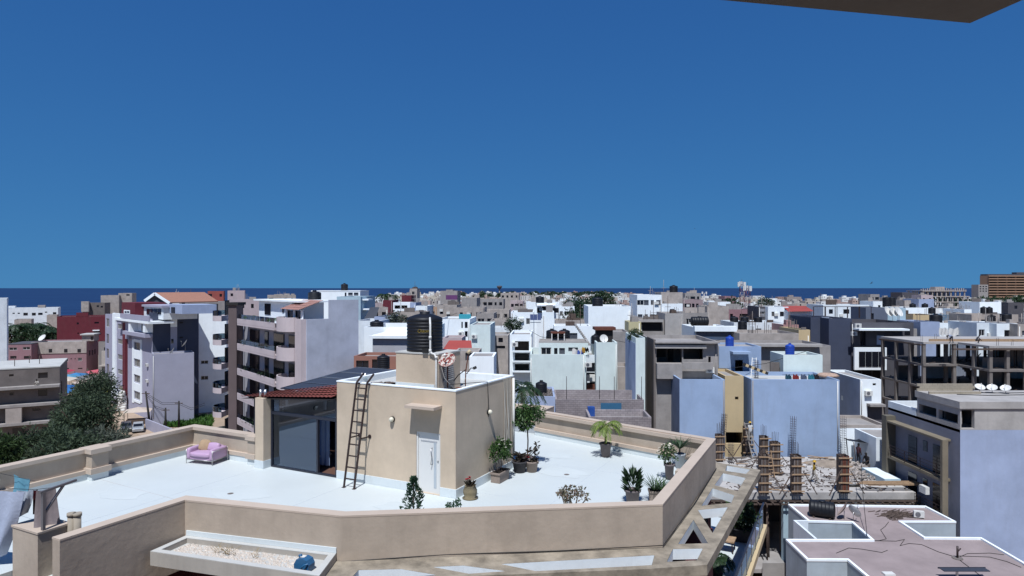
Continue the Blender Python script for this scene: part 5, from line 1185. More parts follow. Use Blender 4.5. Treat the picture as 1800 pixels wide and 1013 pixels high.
# two roof workers on the skeleton
bend = dict(pelvis=(0, .22, .88), waist=(0, .10, 1.0), chest=(0, -.18, 1.08), neck=(0, -.36, 1.06), head0=(0, -.44, 1.04), head1=(0, -.57, .98), shL=(-.19, -.28, 1.06), elL=(-.22, -.32, .78), wrL=(-.18, -.4, .55), haL=(-.16, -.42, .45), shR=(.19, -.28, 1.06), elR=(.22, -.32, .78), wrR=(.18, -.4, .55), haR=(.16, -.42, .45), hiL=(-.10, .2, .86), knL=(-.12, .06, .48), hiR=(.10, .2, .86), knR=(.12, .12, .48), anR=(.12, .3, .09), toR=(.12, .14, .04))
squat = dict(pelvis=(0, .18, .38), waist=(0, .12, .52), chest=(0, -.06, .74), neck=(0, -.15, .90), head0=(0, -.19, .97), head1=(0, -.26, 1.1), shL=(-.19, -.08, .84), elL=(-.25, -.25, .62), wrL=(-.18, -.42, .42), haL=(-.15, -.48, .34), shR=(.19, -.08, .84), elR=(.25, -.25, .62), wrR=(.18, -.42, .42), haR=(.15, -.48, .34), hiL=(-.10, .16, .38), knL=(-.17, -.28, .50), anL=(-.14, -.05, .10), toL=(-.15, -.22, .04), hiR=(.10, .16, .38), knR=(.17, -.28, .50), anR=(.14, -.05, .10), toR=(.15, -.22, .04))
zz = lev[0]
x, y = X(1671, 88), 88; person("worker in pale blue shirt bending over on the skeleton roof", (x, y, zz), math.radians(-80), bend, (0.35, 0.42, 0.60), (0.03, 0.035, 0.06))
x, y = X(1718, 88), 88; person("worker squatting on the skeleton roof", (x, y, zz), math.radians(60), squat, (0.10, 0.10, 0.12), (0.02, 0.02, 0.03))
# one figure on the unfinished block at the far left
# birds
def bird(label, u, v, d, span, roll):
    t = thing("bird", label, "bird", (X(u, d), d, Z(v, d)), .4); t.rotation_euler = (0, roll, .4); s_ = span / 2
    MB().lathe([(.001, -s_ * .45), (s_ * .09, -s_ * .2), (s_ * .11, 0), (s_ * .06, s_ * .25), (.001, s_ * .4)], 8, (0, 0, 0), 'y').build("body", BLACKR, t)
    for sg in (-1, 1): MB().add([(0, s_ * .12, 0), (sg * s_ * .5, s_ * .22, s_ * .22), (sg * s_, -s_ * .05, s_ * .1), (sg * s_ * .5, -s_ * .12, s_ * .2), (0, -s_ * .15, 0)], [(0, 1, 3, 4), (1, 2, 3)]).build("wing", BLACKR, t)
bird("dark bird gliding low over the sea at the right", 1532, 498, 180, 1.5, -.5); bird("tiny dark bird high in the sky right of centre", 1221, 402, 350, 1.6, .1)

# ================================================================== LEFT: PALE PINK BALCONY APARTMENTS
Q = thing("balcony_apartments", "pale pink apartment block with curved balconies and a bare lavender side wall", "building", (0, 0, 0))
def uy(u, y): return Vector((X(u, y), y))
k0 = uy(538, 66.0); dA = Vector((-.63, .777)); dS = Vector((.777, .63))          # facade runs along dA, bare wall along dS
k1 = k0 + dS * 5.6; kb = k1 + dA * 20; kf = k0 + dA * 20
topz = Z(527, 69); zr = Z(561, 66.5)        # top of the bare wall, roof terrace level
fh = 3.0
body = [tuple(k0), tuple(k1), tuple(kb), tuple(kf)]
FW = plaster("pale_grey_facade", (0.46, 0.48, 0.58), streak=.02, var=.08)
MB().prism(body, 0, zr - 1.0).build("wall", FW, Q)
# bare side wall, proud of the body and higher
def seg(p, q, t): 
    p, q = Vector(p), Vector(q); n = Vector((q.y - p.y, p.x - q.x)).normalized() * t; return [tuple(p), tuple(q), tuple(q + n), tuple(p + n)]
BSW = plaster("bare_side_wall", (0.44, 0.47, 0.55), streak=.07, var=.16, dirt=(.2, .21, .27), raw=True); MB().prism(seg(k0, k1, .25), 0, zr).build("side_wall", BSW, Q)
st_ = k0.lerp(k1, .42); MB().prism(seg(st_, k1, .25), zr + .002, topz).build("side_wall", BSW, Q)
PK = plaster("pale_pink_band", (0.62, 0.56, 0.62), streak=.03, var=.07)
MB().prism([tuple(k0 + dA * .02), tuple(k0 + dA * .02 - dS * .5), tuple(k0 + dA * 1.7 - dS * .5), tuple(k0 + dA * 1.7)], 0, zr).build("pier", PK, Q)
GR = glass("balcony_glass", (.55, .68, .75), .6)
zband = zr
nf = 7
for f_ in range(nf):
    z1 = zband - f_ * fh
    if z1 < 1: break
    # curved bay: half ellipse between t=1.7 and t=5.2 along the facade
    c = k0 + dA * 3.6; arc = []
    for i in range(13):
        a = math.pi * i / 12; arc.append(tuple(c + dA * (-1.9 * math.cos(a)) - dS * (1.55 * math.sin(a) ** .7)))
    MB().prism(arc, z1 - 1.35, z1 - 1.1 if f_ else z1 - 1.1).build("bay_slab", PK, Q)
    arc_in = [tuple(Vector(p) + (c - Vector(p)).normalized() * .12) for p in arc]
    MB().prism(arc + arc_in[::-1], z1 - 1.098, z1 + (.0 if f_ else .12)).build("bay_parapet", PK, Q)
    # straight balcony
    b0, b1 = k0 + dA * 5.45, k0 + dA * 18.3
    MB().prism([tuple(b0), tuple(b0 - dS * 1.35), tuple(b1 - dS * 1.35), tuple(b1)], z1 - 1.35, z1 - 1.12).build("balcony_slab", PK, Q)
    MB().prism([tuple(b0 - dS * 1.2), tuple(b0 - dS * 1.36), tuple(b1 - dS * 1.36), tuple(b1 - dS * 1.2)], z1 - 1.118, z1 - .55).build("balcony_band", PK, Q)
    for i in range(8):
        g0, g1 = b0.lerp(b1, i / 8 + .004), b0.lerp(b1, (i + 1) / 8 - .004); MB().prism([tuple(g0 - dS * 1.27), tuple(g0 - dS * 1.29), tuple(g1 - dS * 1.29), tuple(g1 - dS * 1.27)], z1 - .548, z1 - .02).build("glass_panel", GR, Q)
    if f_:
        for (t0, t1) in ((2.5, 4.6), (6.0, 9.2), (11.0, 12.2), (14.2, 17.6)):
            p, q = k0 + dA * t0, k0 + dA * t1
            w_ = MB().prism([tuple(p - dS * .005), tuple(p - dS * .09), tuple(q - dS * .09), tuple(q - dS * .005)], z1 - 1.05, z1 + 1.2).build("window", FRAME, Q)
            MB().prism([tuple(p + dA * .1 - dS * .092), tuple(p + dA * .1 - dS * .11), tuple(q - dA * .1 - dS * .11), tuple(q - dA * .1 - dS * .092)], z1 - .95, z1 + 1.1).build("pane", DARK, w_)
        if f_ < 5:
            m = MB(); rr = random.Random(f_); cc = b0.lerp(b1, rr.random()) - dS * .9
            for _ in range(8):
                c3 = b0.lerp(b1, .1 + .8 * rr.random()) - dS * 1.0; crown(m, (c3.x, c3.y, z1 - .45), (.45, .45, .4), 9, 9, .2, .06, rr, .3)
            t = m.build("balcony_plants", LD, Q); t["kind"] = "stuff"
# brown corner pier and left rounded balconies
pp = uy(411, 80.2); BR = plaster("brown_pier", (0.15, 0.12, 0.13), streak=.03)
MB().prism([tuple(pp + Vector((-.5, -.4))), tuple(pp + Vector((.5, -.4))), tuple(pp + Vector((.5, 1.6))), tuple(pp + Vector((-.5, 1.6)))], 0, Z(535, 84)).build("corner_pier", BR, Q)
MB().prism([tuple(pp + Vector((-.75, -.6))), tuple(pp + Vector((.75, -.6))), tuple(pp + Vector((.75, 1.8))), tuple(pp + Vector((-.75, 1.8)))], Z(535, 84) + .002, Z(532, 84) + .1).build("pier_cap", VOID, Q)
e0 = uy(404.5, 83)
MB().prism([tuple(e0), tuple(e0 + Vector((2.5, 1.5))), tuple(e0 + Vector((2.5, 10))), tuple(e0 + Vector((-1.6, 10)))], 0, Z(560, 82) - .4).build("rear_wall", FW, Q)
for f_ in range(6):
    z1 = zband + .3 - f_ * fh; c = e0 + Vector((-.4, .3)); arc = [tuple(c + Vector((-1.75 * math.cos(math.pi * (i / 12 - .5)) * 1.0, 1.9 * math.sin(math.pi * (i / 12 - .5))))) for i in range(13)]
    MB().prism(arc, z1 - 1.3, z1 - .62).build("round_balcony", PK, Q)
    ai = [tuple(Vector(p) + (c - Vector(p)).normalized() * .05) for p in arc]; MB().prism(arc + ai[::-1], z1 - .618, z1 - .0).build("glass_panel", GR, Q)
    MB().box(c.x - .25, c.x - .12, c.y - .4, c.y + .7, z1 - .6, z1 + 1.3).build("window", DARK, Q)
# roof storey: white set-back rooms and red tiled loggia
s0 = k0 + dA * 6.2 + dS * .9; 
MB().prism([tuple(s0), tuple(s0 + dA * 11), tuple(s0 + dA * 11 + dS * 3.6), tuple(s0 + dS * 3.6)], zr - 1.0, Z(531, 72)).build("roof_room", WHITE, Q)
MB().prism([tuple(s0 - dS * .5 - dA * 3.2), tuple(s0 + dA * 11.5 - dS * .5), tuple(s0 + dA * 11.5 + dS * 4), tuple(s0 + dS * 4 - dA * 3.2)], Z(531, 72) + .002, Z(528, 72)).build("roof_slab", WHITE, Q)
for (t0, t1, z0, z1_) in ((6.8, 8.8, 1.0, 2.3), (2.4, 3.0, 1.4, 1.9)):
    p, q = s0 + dA * t0, s0 + dA * t1; MB().prism([tuple(p - dS * .004), tuple(p - dS * .06), tuple(q - dS * .06), tuple(q - dS * .004)], zr - 1 + z0, zr - 1 + z1_).build("window", DARK, Q)
l0 = k0 + dA * .5 - dS * .2
zl = zr + .0; zh = Z(545, 67)
for t_ in (0, 2.1, 4.3): 
    p = l0 + dA * t_; MB().box(p.x - .12, p.x + .12, p.y - .12, p.y + .12, zr - 1, zh).build("loggia_post", WHITE, Q)
MB().prism([tuple(l0 + dS * .12), tuple(l0 + dA * 4.3 + dS * .12), tuple(l0 + dA * 4.3 + dS * .2), tuple(l0 + dS * .2)], zr - 1, zh - .1).build("loggia_glazing", DARK, Q)
ea, eb = l0 + dA * -.4 - dS * .5, l0 + dA * 4.9 - dS * .5; ra, rb = ea + dS * 2.6, eb + dS * 2.6
for rI in range(5):
    m = MB(); nx = 60; vs = []
    for j in range(nx + 1):
        for t_, dz in ((rI / 5, .05), ((rI + 1.1) / 5, 0)):
            p = ea.lerp(eb, j / nx).lerp(ra.lerp(rb, j / nx), min(1, t_)); vs.append((p.x, p.y, zh + t_ * .95 + dz + .03 * math.cos(j / nx * 6.283 * 15)))
    m.add(vs, [(2 * j, 2 * j + 2, 2 * j + 3, 2 * j + 1) for j in range(nx)], True); m.build("tile_course", plaster("pink_tile", (.38, .21, .19), streak=0, var=.2, scale=4), Q)
# palm pots on the roof terrace
rr = random.Random(2)
for i, t_ in enumerate((7.0, 15.3)):
    p = k0 + dA * t_ - dS * .7; t = thing("terrace_palm", ["potted palm by the tiled loggia of the pink block", "potted palm at the left of the pink block's roof terrace"][i], "potted palm", (p.x, p.y, zr - 1.1)); round_pot(t, .25, .4, POTG)
    for k in range(11):
        m = MB(); frond(m, (0, 0, .8), k * 2.4, 1.0, .9, 1.0, 12, .35, .05, rr); m.build("frond", LG, t)
drum("black tank on the pink block's roof behind the white room", (X(553, 76), 76, Z(530, 76)), .75, 1.1)

# ================================================================== LEFT: LILAC APARTMENTS
f1 = [(207, v - 4, 219, v + 5, 'f') for v in (574, 600.5, 628, 654, 682)]
A = House("lilac_apartments", "tall lilac apartment block with red stripe and white window strips", 185, 268, 552, 146, 8.3, LILAC, wins=f1 + [(187, 560, 192, 575, 'f')] + [(187, v, 191.5, v + 17, 'c') for v in (587, 613, 640, 666)] + [(236.5, v - 6, 247, v + 7, 'f') for v in (608.5, 638, 666, 695.6)] + [(199, v, 201, v + 3) for v in (569, 595, 622, 648, 676)], yaw=45, parapet=.3)
A.pbox("white_strip", WHITE, 200.5, 551, 205, 694, -.35, -.003); A.pbox("red_stripe", RED, 220, 567.5, 224.5, 708, -.5, -.003)
A.pbox("white_sill", WHITE, 202, 690.5, 220, 700, -1.2, -.003); A.pbox("white_strip", WHITE, 233.2, 597, 236, 708, -.12, -.003); A.pbox("white_strip", WHITE, 247.5, 597, 250, 708, -.12, -.003)
for v0, v1 in ((597, 601.5), (616, 631), (646, 659), (674, 688), (703.5, 708)): A.pbox("white_panel", WHITE, 236.1, v0, 247.4, v1, -.118, -.002)
A.pbox("window_box", LILAC, 225, 566, 231, 596, -.5, -.004)
A.pbox("loggia_back", WHITE2, 241, 565.5, 268.5, 584, -.003, .02); A.pbox("loggia_post", WHITE, 264.5, 566, 268.5, 584, -1.3, -.005); A.pbox("loggia_post", WHITE, 238.5, 566, 242, 584, -1.3, -.005)
A.pbox("loggia_parapet", LILAC, 228, 584, 268.5, 590, -1.3, -.005); A.pbox("loggia_window", DARK, 249, 571, 263, 583.5, -.06, -.004); A.pbox("loggia_slab", WHITE, 214, 561.5, 276.5, 565.5, -1.5, 3)
A.pbox("upper_parapet", LILAC, 224.5, 553, 276.5, 561.3, -1.4, -1.2); A.pbox("white_fascia", WHITE, 201, 551, 219.5, 561, -.3, -.002)
o = A.pbox("stair_tower", RED, 219.6, 532, 243, 560.8, -.6, 5); A.pbox("window_surround", WHITE, 224, 545, 234.5, 551.5, -.66, -.601); A.pbox("window", DARK, 225.5, 547, 229, 550, -.68, -.661); A.pbox("window", DARK, 230, 547, 233.5, 550, -.68, -.661)
A.pbox("upper_room", WHITE2, 243.1, 540, 277, 560.8, 1.0, 7)
for u0 in (248.5, 255, 261.5, 268): A.pbox("window", DARK, u0, 543.5, u0 + 5.2, 553, .9, .998)
A.pbox("room_roof", LILAC, 243, 536.5, 278, 540, .6, 7.2); A.pbox("blue_room", LAV, 277.1, 536, 299, 552, 2, 8); A.pbox("window", DARK, 281, 540.5, 287, 551, 1.9, 1.998)
b_ = House("slate_walled_block", "dark slate side walls with a white shaft behind the lilac block", 268.3, 349, 550, 122.6, 2, CHAR, yaw=-45, parapet=.2, pm=CHAR)
b_.pbox("white_shaft", WHITE, 299.5, 542, 311, 575, -.12, -.004); b_.pbox("shaft_foot", LILAC, 299.5, 575.2, 311, 622, -.12, -.004); b_.pbox("window", DARK, 302.5, 544.5, 308.5, 548.5, -.15, -.121); b_.pbox("window", DARK, 300.5, 596, 304.5, 604, -.15, -.121)
b_.pbox("vent_hood", VOID, 316, 566.5, 321, 568.5, -.2, -.004); b_.pbox("vent_hood", VOID, 316, 592.5, 321, 594.5, -.2, -.004)
c_ = House("lilac_annex", "lower plain lilac annex with flat roof beside the tall lilac block", 268.4, 341, 623, 118, 4.6, plaster("lilac_annex_wall", (0.40, 0.42, 0.56), streak=.02, var=.06), yaw=-30, parapet=.3, rw=[(.8, 11, 2.0, 13.2), (.8, 6, 2.0, 8)])
dish("satellite_dish", "white dish at the left of the lilac annex roof", c_.wpos(304, 1.5, -.2), math.radians(200), .6, .8, PVC, GALV, .4); dish("satellite_dish", "white dish farther right on the lilac annex roof", c_.wpos(328, 3.5, .2), math.radians(200), .6, .8, PVC, GALV, 1.2)
# gabled house with terracotta roof behind
G = thing("gabled_house", "house with terracotta gable roof and white bargeboards", "house", (0, 0, 0)); gd = 150.0
def gp(u, v, d=gd): return Vector((X(u, d), d, Z(v, d)))
gl, gt, gr_ = gp(256, 530), gp(274, 517), gp(300, 534); back = Vector((X(322, 160) - X(298, gd), 10, 0)); bk2 = Vector((5.5, 12, 0))
m = MB(); m.add([gl, gt, gr_, Vector((gr_.x, gd, 0)), Vector((gl.x, gd, 0))], [(4, 3, 2, 1, 0)]); m.add([Vector((gr_.x, gd, 0)), Vector((gr_.x, gd, 0)) + bk2, gr_ + bk2 - Vector((0, 0, .3)), gr_], [(0, 1, 2, 3)]); m.build("wall", CHAR2, G)
for (p, q) in ((gl, gt), (gt, gr_)):
    d_ = (q - p).normalized(); m = MB(); off = Vector((0, -.4, .1)); e = (q - p) * .06
    m.add([p + off, q + off, q + bk2 + Vector((0, 0, .1)), p + bk2 + Vector((0, 0, .1)), p + off + Vector((0, 0, .25)), q + off + Vector((0, 0, .25)), q + bk2 + Vector((0, 0, .35)), p + bk2 + Vector((0, 0, .35))], [(3, 2, 1, 0), (4, 5, 6, 7), (0, 1, 5, 4), (1, 2, 6, 5), (2, 3, 7, 6), (3, 0, 4, 7)]); m.build("roof_slope", TERRA, G)
    MB().bar(p + Vector((0, -.5, .1)), q + Vector((0, -.5, .1)), .15, .6, up=(0, 0, 1)).build("bargeboard", WHITE, G)
House("white_stepped_block", "white stepped block between the slate walls and the pink balconies", 349.5, 398, 549, 131, 10, WHITE, yaw=-22, wins=[(353, 634, 366, 640, 'f'), (353, 661, 366, 668, 'f')])
House("grey_roof_block", "grey block with cluttered terrace behind the white stepped one", 330, 405, 531, 170, 10, CONC, yaw=-22, wins=[(345, 538, 350, 543)])
# ------------------------------------------------------------------ far left group
House("white_slab_block", "tall plain white block cut by the left edge", -70, 12, 525, 122, 9, WHITE2, yaw=-36, parapet=.3)
U = House("unfinished_grey_block", "unfinished grey brown block with projecting floor ledges at the left edge", -60, 105, 653, 94, 13, CONCD, yaw=-30, parapet=.05, roof=ROOFW, pm=ROOFW, wins=[(16, 658, 24, 662), (67, 655, 84, 665), (17, 690, 24, 695), (67, 685, 83, 696), (57, 718, 71, 722), (22, 752, 45, 764)], rw=[(2, 8.5, 4, 10.5), (2, 5.5, 4, 7.4)])
for v in (681, 712, 744): U.pbox("floor_ledge", CONC, -60, v - 2, 106, v + 2.5, -1.3, -.005)
U.pbox("stair_flank", SAND, 12, 712, 40, 744, -1.25, -.01)
for i, (u, v) in enumerate(((20, 655), (62, 650), (40, 657))):
    p = U.wpos(u, 3 + 2 * i, .12); o = MB().cyl((0, 0, 0), (0, 0, 1.3), .05, n=5).build("roof_pole", WOOD, None, p); tag(o, ["left", "right", "middle"][i] + " one of three thin poles on the whitewashed roof", "pole")
x, y = U.wpos(66, -.7)[:2]; person("figure in pale clothes on a ledge of the unfinished grey block", (x, y, Z(681, 100) + .22), 0, sit, (0.5, 0.48, 0.46), (0.4, 0.38, 0.36))
PB = House("pink_brick_block", "long block with brown upper wall and dusty pink lower wall", 55, 152, 602, 183, 9, PINKB, yaw=-14, parapet=.3, wins=[(113, 630, 120, 636, 'f'), (137, 629, 144, 635, 'f'), (112, 647, 121, 652), (137, 647, 145, 649), (124, 630, 126, 632), (131, 630, 133, 632)], rw=[(2, 5.5, 3, 7), (4, 5.5, 5, 7), (6, 5.5, 7, 7)])
PB.pbox("upper_wall", SAND, 54.5, 601, 152.3, 621.5, -.15, -.003)
for u in (86, 113, 136.5): PB.pbox("window", DARK, u, 613.5, u + 6, 619.5, -.2, -.151)
PB.pbox("roof_hut", SAND, 139, 590, 160, 600.8, 2, 6); PB.pbox("hut_roof", ROOFW, 137, 588, 162, 590, 1.4, 6.5); PB.pbox("window", DARK, 155, 592.5, 159, 598, 1.9, 1.998)
dish("satellite_dish", "white dish on the dark roof left of the dusty pink block", (X(75, 186), 186, Z(601, 186)), math.radians(250), .7, 1.1, PVC, GALV, 1.0)
MV = House("mauve_house", "low mauve house under a grey sheet roof by the left white block", 10, 55, 606, 178, 10, PINKB, yaw=-14, parapet=.05, pm=CHAR2, wins=[(16, 611, 30, 616, 'f'), (40, 610, 53, 615, 'f'), (18, 626, 29, 631), (42, 626, 54, 631)])
D_ = House("dark_red_block", "dark red blank walled block below the sea horizon", 100, 186, 557, 238, 12, RED, yaw=-28, parapet=.4, pm=RED, wins=[(135, 567, 138.5, 570.5), (166, 566, 174, 569), (165, 582, 174, 585), (136, 585, 139, 587)])
D_.pbox("raised_wall", RED, 134, 550, 155, 556.9, .0, 2); D_.pbox("window_hood", WHITE, 163, 580, 175, 581.8, -.6, -.004)
WH = House("seaside_hall", "long white hall with dark windows on the shore at far left", 12, 102, 542, 330, 14, WHITE2, yaw=-30, parapet=.8, wins=[(41, 550, 49, 555), (56, 550, 63, 555), (67, 550, 75, 554), (93, 549, 99, 553), (22, 550, 26, 552), (31, 550, 35, 552), (79, 548, 83, 550)])
WH.pbox("stair_hut", SAND, 65, 537, 78, 541.8, 3, 7); WH.pbox("corner_hut", WHITE, 13, 538.5, 25, 541.8, 3, 7); 
House("bare_beach_hut", "bare sandy wall hut in front of the white hall", 82, 100, 554, 300, 9, SAND, yaw=-30); House("sandy_wall_house", "low sandy house behind the palms at far left", 25, 55, 562, 295, 9, SAND, yaw=-30)
H_ = House("grey_stacked_house", "grey house with stacked terraces above the dark red block", 144, 184, 533, 270, 10, CONCD, yaw=-20, wins=[(170, 537, 174, 540), (177, 538, 181, 541)]); H_.pbox("side_room", SAND, 145, 530, 158, 548, -2, -.01)
H_ = House("bare_concrete_cube", "bare concrete cube house behind the lilac block's left edge", 177, 209, 519.5, 285, 12, SAND, yaw=-20); H_ = House("terrace_tower_house", "narrow sandy tower house with white terrace railing", 208, 232, 515.5, 290, 10, SAND, yaw=-20, wins=[(222, 516.5, 228, 520)])
# street, walls, poles, vehicles below the lilac block
o = MB().add([(*PL(190, 735, .02), .02), (*PL(255, 770, .02), .02), (*PL(330, 775, .02), .02), (*PL(300, 745, .02), .02), (*PL(225, 712, .02), .02)], [(0, 1, 2, 3, 4)]).build("road", plaster("sand_road", (0.46, 0.36, 0.29), var=.2, streak=0, bump=.3, fine=2)); o["kind"] = "structure"
a, b = PL(258, 738, 1.6), PL(318, 762, 1.6)
o = MB().prism(seg(a, b, .25), 0, 1.8).build("garden_wall", LILAC); tag(o, "lilac garden wall beside the sand street", "wall")
m = MB(); r = random.Random(31)
for _ in range(2600):
    u, v = r.uniform(290, 372), r.uniform(735, 752); x, y = PL(u, v, 0); leaf_quad(m, (x, y, 0), (r.uniform(-1, 1), r.uniform(-1, 1), 1.4), rvec(r), r.uniform(.5, 1.2), .35)
o = m.build("green_plot", leafmat("plot_grass", (.03, .09, .015), (.08, .17, .03))); tag(o, "bright green overgrown plot behind the garden wall", "vegetation", kind="stuff")
def pole(label, u, vb, vt, lean=0.0):
    x, y = PL(u, vb, 0); h = CAMZ - (vt - CY) / F * y; t = thing("utility_pole", label, "pole", (x, y, 0), 0, "wooden poles along the street"); MB().cyl((0, 0, 0), (-lean, 0, h), .22, .14, 8).build("shaft", flat("dark_pole", (.03, .028, .03), .8), t); MB().bar((-lean - .7, 0, h - .4), (-lean + .7, 0, h - .4), .12).build("crossarm", WOOD, t); return Vector((x - lean, y, h - .3))
q1 = pole("leaning thick utility pole beside the lilac block", 264, 752, 688, .8); q2 = pole("right hand slender utility pole in front of the lilac annex", 314.5, 752, 705); q3 = pole("middle utility pole in front of the lilac annex", 291, 758, 717)
m = MB()
for (p, q) in ((q1, q2), (q1, q3), (q2, Vector((X(360, 108), 108, 6)))):
    for dz in (0, -.3): m.tube([p + Vector((0, 0, dz)), p.lerp(q, .5) + Vector((0, 0, dz - .9)), q + Vector((0, 0, dz))], .035, 4)
o = m.build("power_line", BLACKR); tag(o, "sagging power lines between the street poles", "cable")
def car(label, u, v, az, mat):
    x, y = PL(u, v, 0); t = thing("parked_car", label, "car", (x, y, 0), az)
    prof = [(-2.1, .35), (2.1, .35), (2.12, .75), (1.95, .92), (1.0, 1.0), (.45, 1.42), (-1.15, 1.46), (-1.85, 1.0), (-2.12, .9)]
    n = len(prof); vs = [(p[0], -.85 + (.12 if p[1] > 1.2 else 0), p[1]) for p in prof] + [(p[0], .85 - (.12 if p[1] > 1.2 else 0), p[1]) for p in prof]
    MB().add(vs, [list(range(n))] + [list(range(n, 2 * n))[::-1]] + [(i, n + i, n + (i + 1) % n, (i + 1) % n) for i in range(n)]).build("body", mat, t)
    MB().add([(.98, -.72, 1.03), (.50, -.68, 1.38), (.50, .68, 1.38), (.98, .72, 1.03)], [(0, 3, 2, 1)]).build("windscreen", DARK, t).location = (.02, 0, .015)
    for sg in (-1, 1):
        MB().add([(.85, sg * .862, 1.02), (.40, sg * .78, 1.36), (-1.1, sg * .78, 1.38), (-1.55, sg * .862, 1.03)], [(0, 1, 2, 3)]).build("side_window", DARK, t)
        for xx in (-1.3, 1.3):
            w_ = MB().cyl((xx, sg * .70, .32), (xx, sg * .90, .32), .32, n=16).build("wheel", BLACKR, t); MB().cyl((xx, sg * .905, .32), (xx, sg * .915, .32), .18, n=12).build("rim", GALV, w_)
        MB().box(2.08, 2.14, sg * .65 - .16, sg * .65 + .16, .62, .78).build("headlight", PVC, t)
    return t
car("silver car parked on the sand street below the lilac block", 243, 758, math.radians(-62), flat("silver_paint", (.42, .47, .55), .25, .3)); car("dark car half hidden by the tree on the street", 222, 757, math.radians(-60), flat("dark_car_paint", (.06, .07, .09), .25))
for i, (u, v, lb) in enumerate(((214, 723, "pile of white sacks on the street"),)):
    x, y = PL(u, v, 0); t = thing("sack_pile", lb, "sacks", (x, y, 0))
    for k in range(8): soft("sack", -.8 + .1 * (k % 2), .8, -.5, .5, .5 * k, .5 * k + .55, PVC, t, .08, (0, 0, .3 * k))
x, y = PL(243, 745, 0); t = thing("stall_canopy", "cream canvas street stall beside the lilac block", "market stall", (x, y, 0), .3)
m = MB(); m.add([(-2.2, -1.4, 2.3), (2.2, -1.4, 2.3), (2.2, 1.4, 2.5), (-2.2, 1.4, 2.5), (0, 0, 3.1)], [(0, 1, 4), (1, 2, 4), (2, 3, 4), (3, 0, 4)]); m.build("canvas", plaster("canvas", (.55, .48, .44), streak=0), t)
for sx in (-2, 2):
    for sy in (-1.2, 1.2): MB().cyl((sx, sy, 0), (sx, sy, 2.35), .05, n=6).build("pole", STEEL, t)
MB().box(-1.8, 1.8, -.8, .8, .02, .9).build("counter", WOOD, t)
# market awnings between the blocks
mk = [(112, 653, 4, (0.45, .05, .10), "crimson"), (134, 660, 4.5, (.05, .22, .50), "bright blue"), (120, 663, 4, (.10, .30, .50), "pale blue"), (172, 654, 5, (.55, .12, .16), "red and white striped"), (118, 667, 3.5, (.6, .55, .5), "cream"), (110, 681, 4, (.03, .16, .50), "deep blue"), (106, 688, 4.5, (.04, .2, .55), "large cobalt"), (150, 664, 4, (.16, .17, .20), "grey"), (160, 668, 4, (.6, .56, .52), "sand coloured"), (143, 672, 3.5, (.5, .42, .4), "tan"), (170, 664, 4, (.35, .33, .33), "dusty"), (178, 688, 3.5, (.5, .45, .05), "yellow"), (182, 703, 4, (.3, .26, .36), "mauve")]
for i, (u, v, s_, c, nm_) in enumerate(mk):
    x, y = PL(u, v, 2.5); t = thing("market_awning", nm_ + " awning in the market behind the trees", "market stall", (x, y, 0), .2 * (i % 4), "market awnings")
    m = MB(); a = s_ / 2; m.add([(-a, -a, 2.3), (a, -a, 2.3), (a, a, 2.6), (-a, a, 2.6), (0, 0, 3.2)], [(0, 1, 4), (1, 2, 4), (2, 3, 4), (3, 0, 4)]); m.build("canvas", plaster("canvas_" + nm_.replace(" ", "_"), c, streak=0), t)
    for sx in (-a * .9, a * .9):
        for sy in (-a * .9, a * .9): MB().cyl((sx, sy, 0), (sx, sy, 2.35), .05, n=5).build("pole", STEEL, t)

# ================================================================== MIDDLE DISTANCE
V = House("sky_blue_block", "pale sky blue block rising behind the lavender side wall", 592, 634, 521.5, 118, 10, PALEBLUE, yaw=3, parapet=.3)
V2 = House("flat_hat_house", "white roof house with open verandah and black tank against the sea", 547, 633, 512, 130, 8, WHITE, yaw=0, parapet=.05, pm=WHITE, wins=[(606, 514.5, 609, 522), (612, 514.5, 620, 520, 'c'), (622, 514.5, 630, 520, 'c')])
drum("black tank on the open verandah house near the sea horizon", V2.wpos(601, 2, .12), .7, 1.3); V.pbox("balcony", WHITE, 634, 526, 645, 528.5, 1, 4); V.pbox("balcony", WHITE, 634, 543, 646, 545.5, 1, 4)
C1 = House("white_flat_house", "white house with grey recessed front behind the solar panels", 640, 758, 575, 84, 10, WHITE, yaw=4, parapet=.9, wins=[(702, 578, 708, 586, 'c')])
C1b = House("grey_fronted_wing", "grey fronted wing with white overhanging roof behind the solar panels", 655, 740, 591, 78, 5.9, plaster("soft_grey_wall", (.46, .48, .56), streak=.03), yaw=4, parapet=.05, pm=WHITE, wins=[(722, 600, 731, 640, 'n')])
C1b.pbox("roof_edge", WHITE, 650, 590, 742, 595, -.45, -.02)
drum("black tank on the white house behind the tank plinth", C1.wpos(651, 3, -.9), .9, 1.5)
T1 = House("brick_terrace_house", "small terracotta fronted house left of the solar panels", 622, 700, 626, 66, 4, plaster("brick_front", (.34, .17, .14), streak=.03), yaw=4, parapet=.3, wins=[(626, 634, 648, 647, 'n'), (654, 632, 664, 648)])
drum("black domed tank in the yard beside the terracotta fronted house", (X(674, 64), 64, Z(648, 64)), .62, 1.25)
B2 = House("blue_grey_roof_room", "blue grey roof room in front of the white flat house", 658, 681, 557, 108, 8, LAV, yaw=3); B3 = House("small_pale_house", "small pale blue house with solar sheet left of the grey wall", 625, 668, 564, 102, 8, WHITE2, yaw=3)
t = thing("solar_array", "tilted blue solar panel on the small pale house", "solar panel", (X(655, 112), 112, Z(560, 112))); m = MB(); m.add([(-1.4, 0, 0), (.6, -.4, 0), (1.0, .8, 1.9), (-.6, 1.2, 1.9)], [(0, 1, 2, 3)]); m.build("cell_sheet", SOLAR, t); MB().bar((-.2, 1, 0), (-.1, 1, 1.8), .1).build("leg", GALV, t)
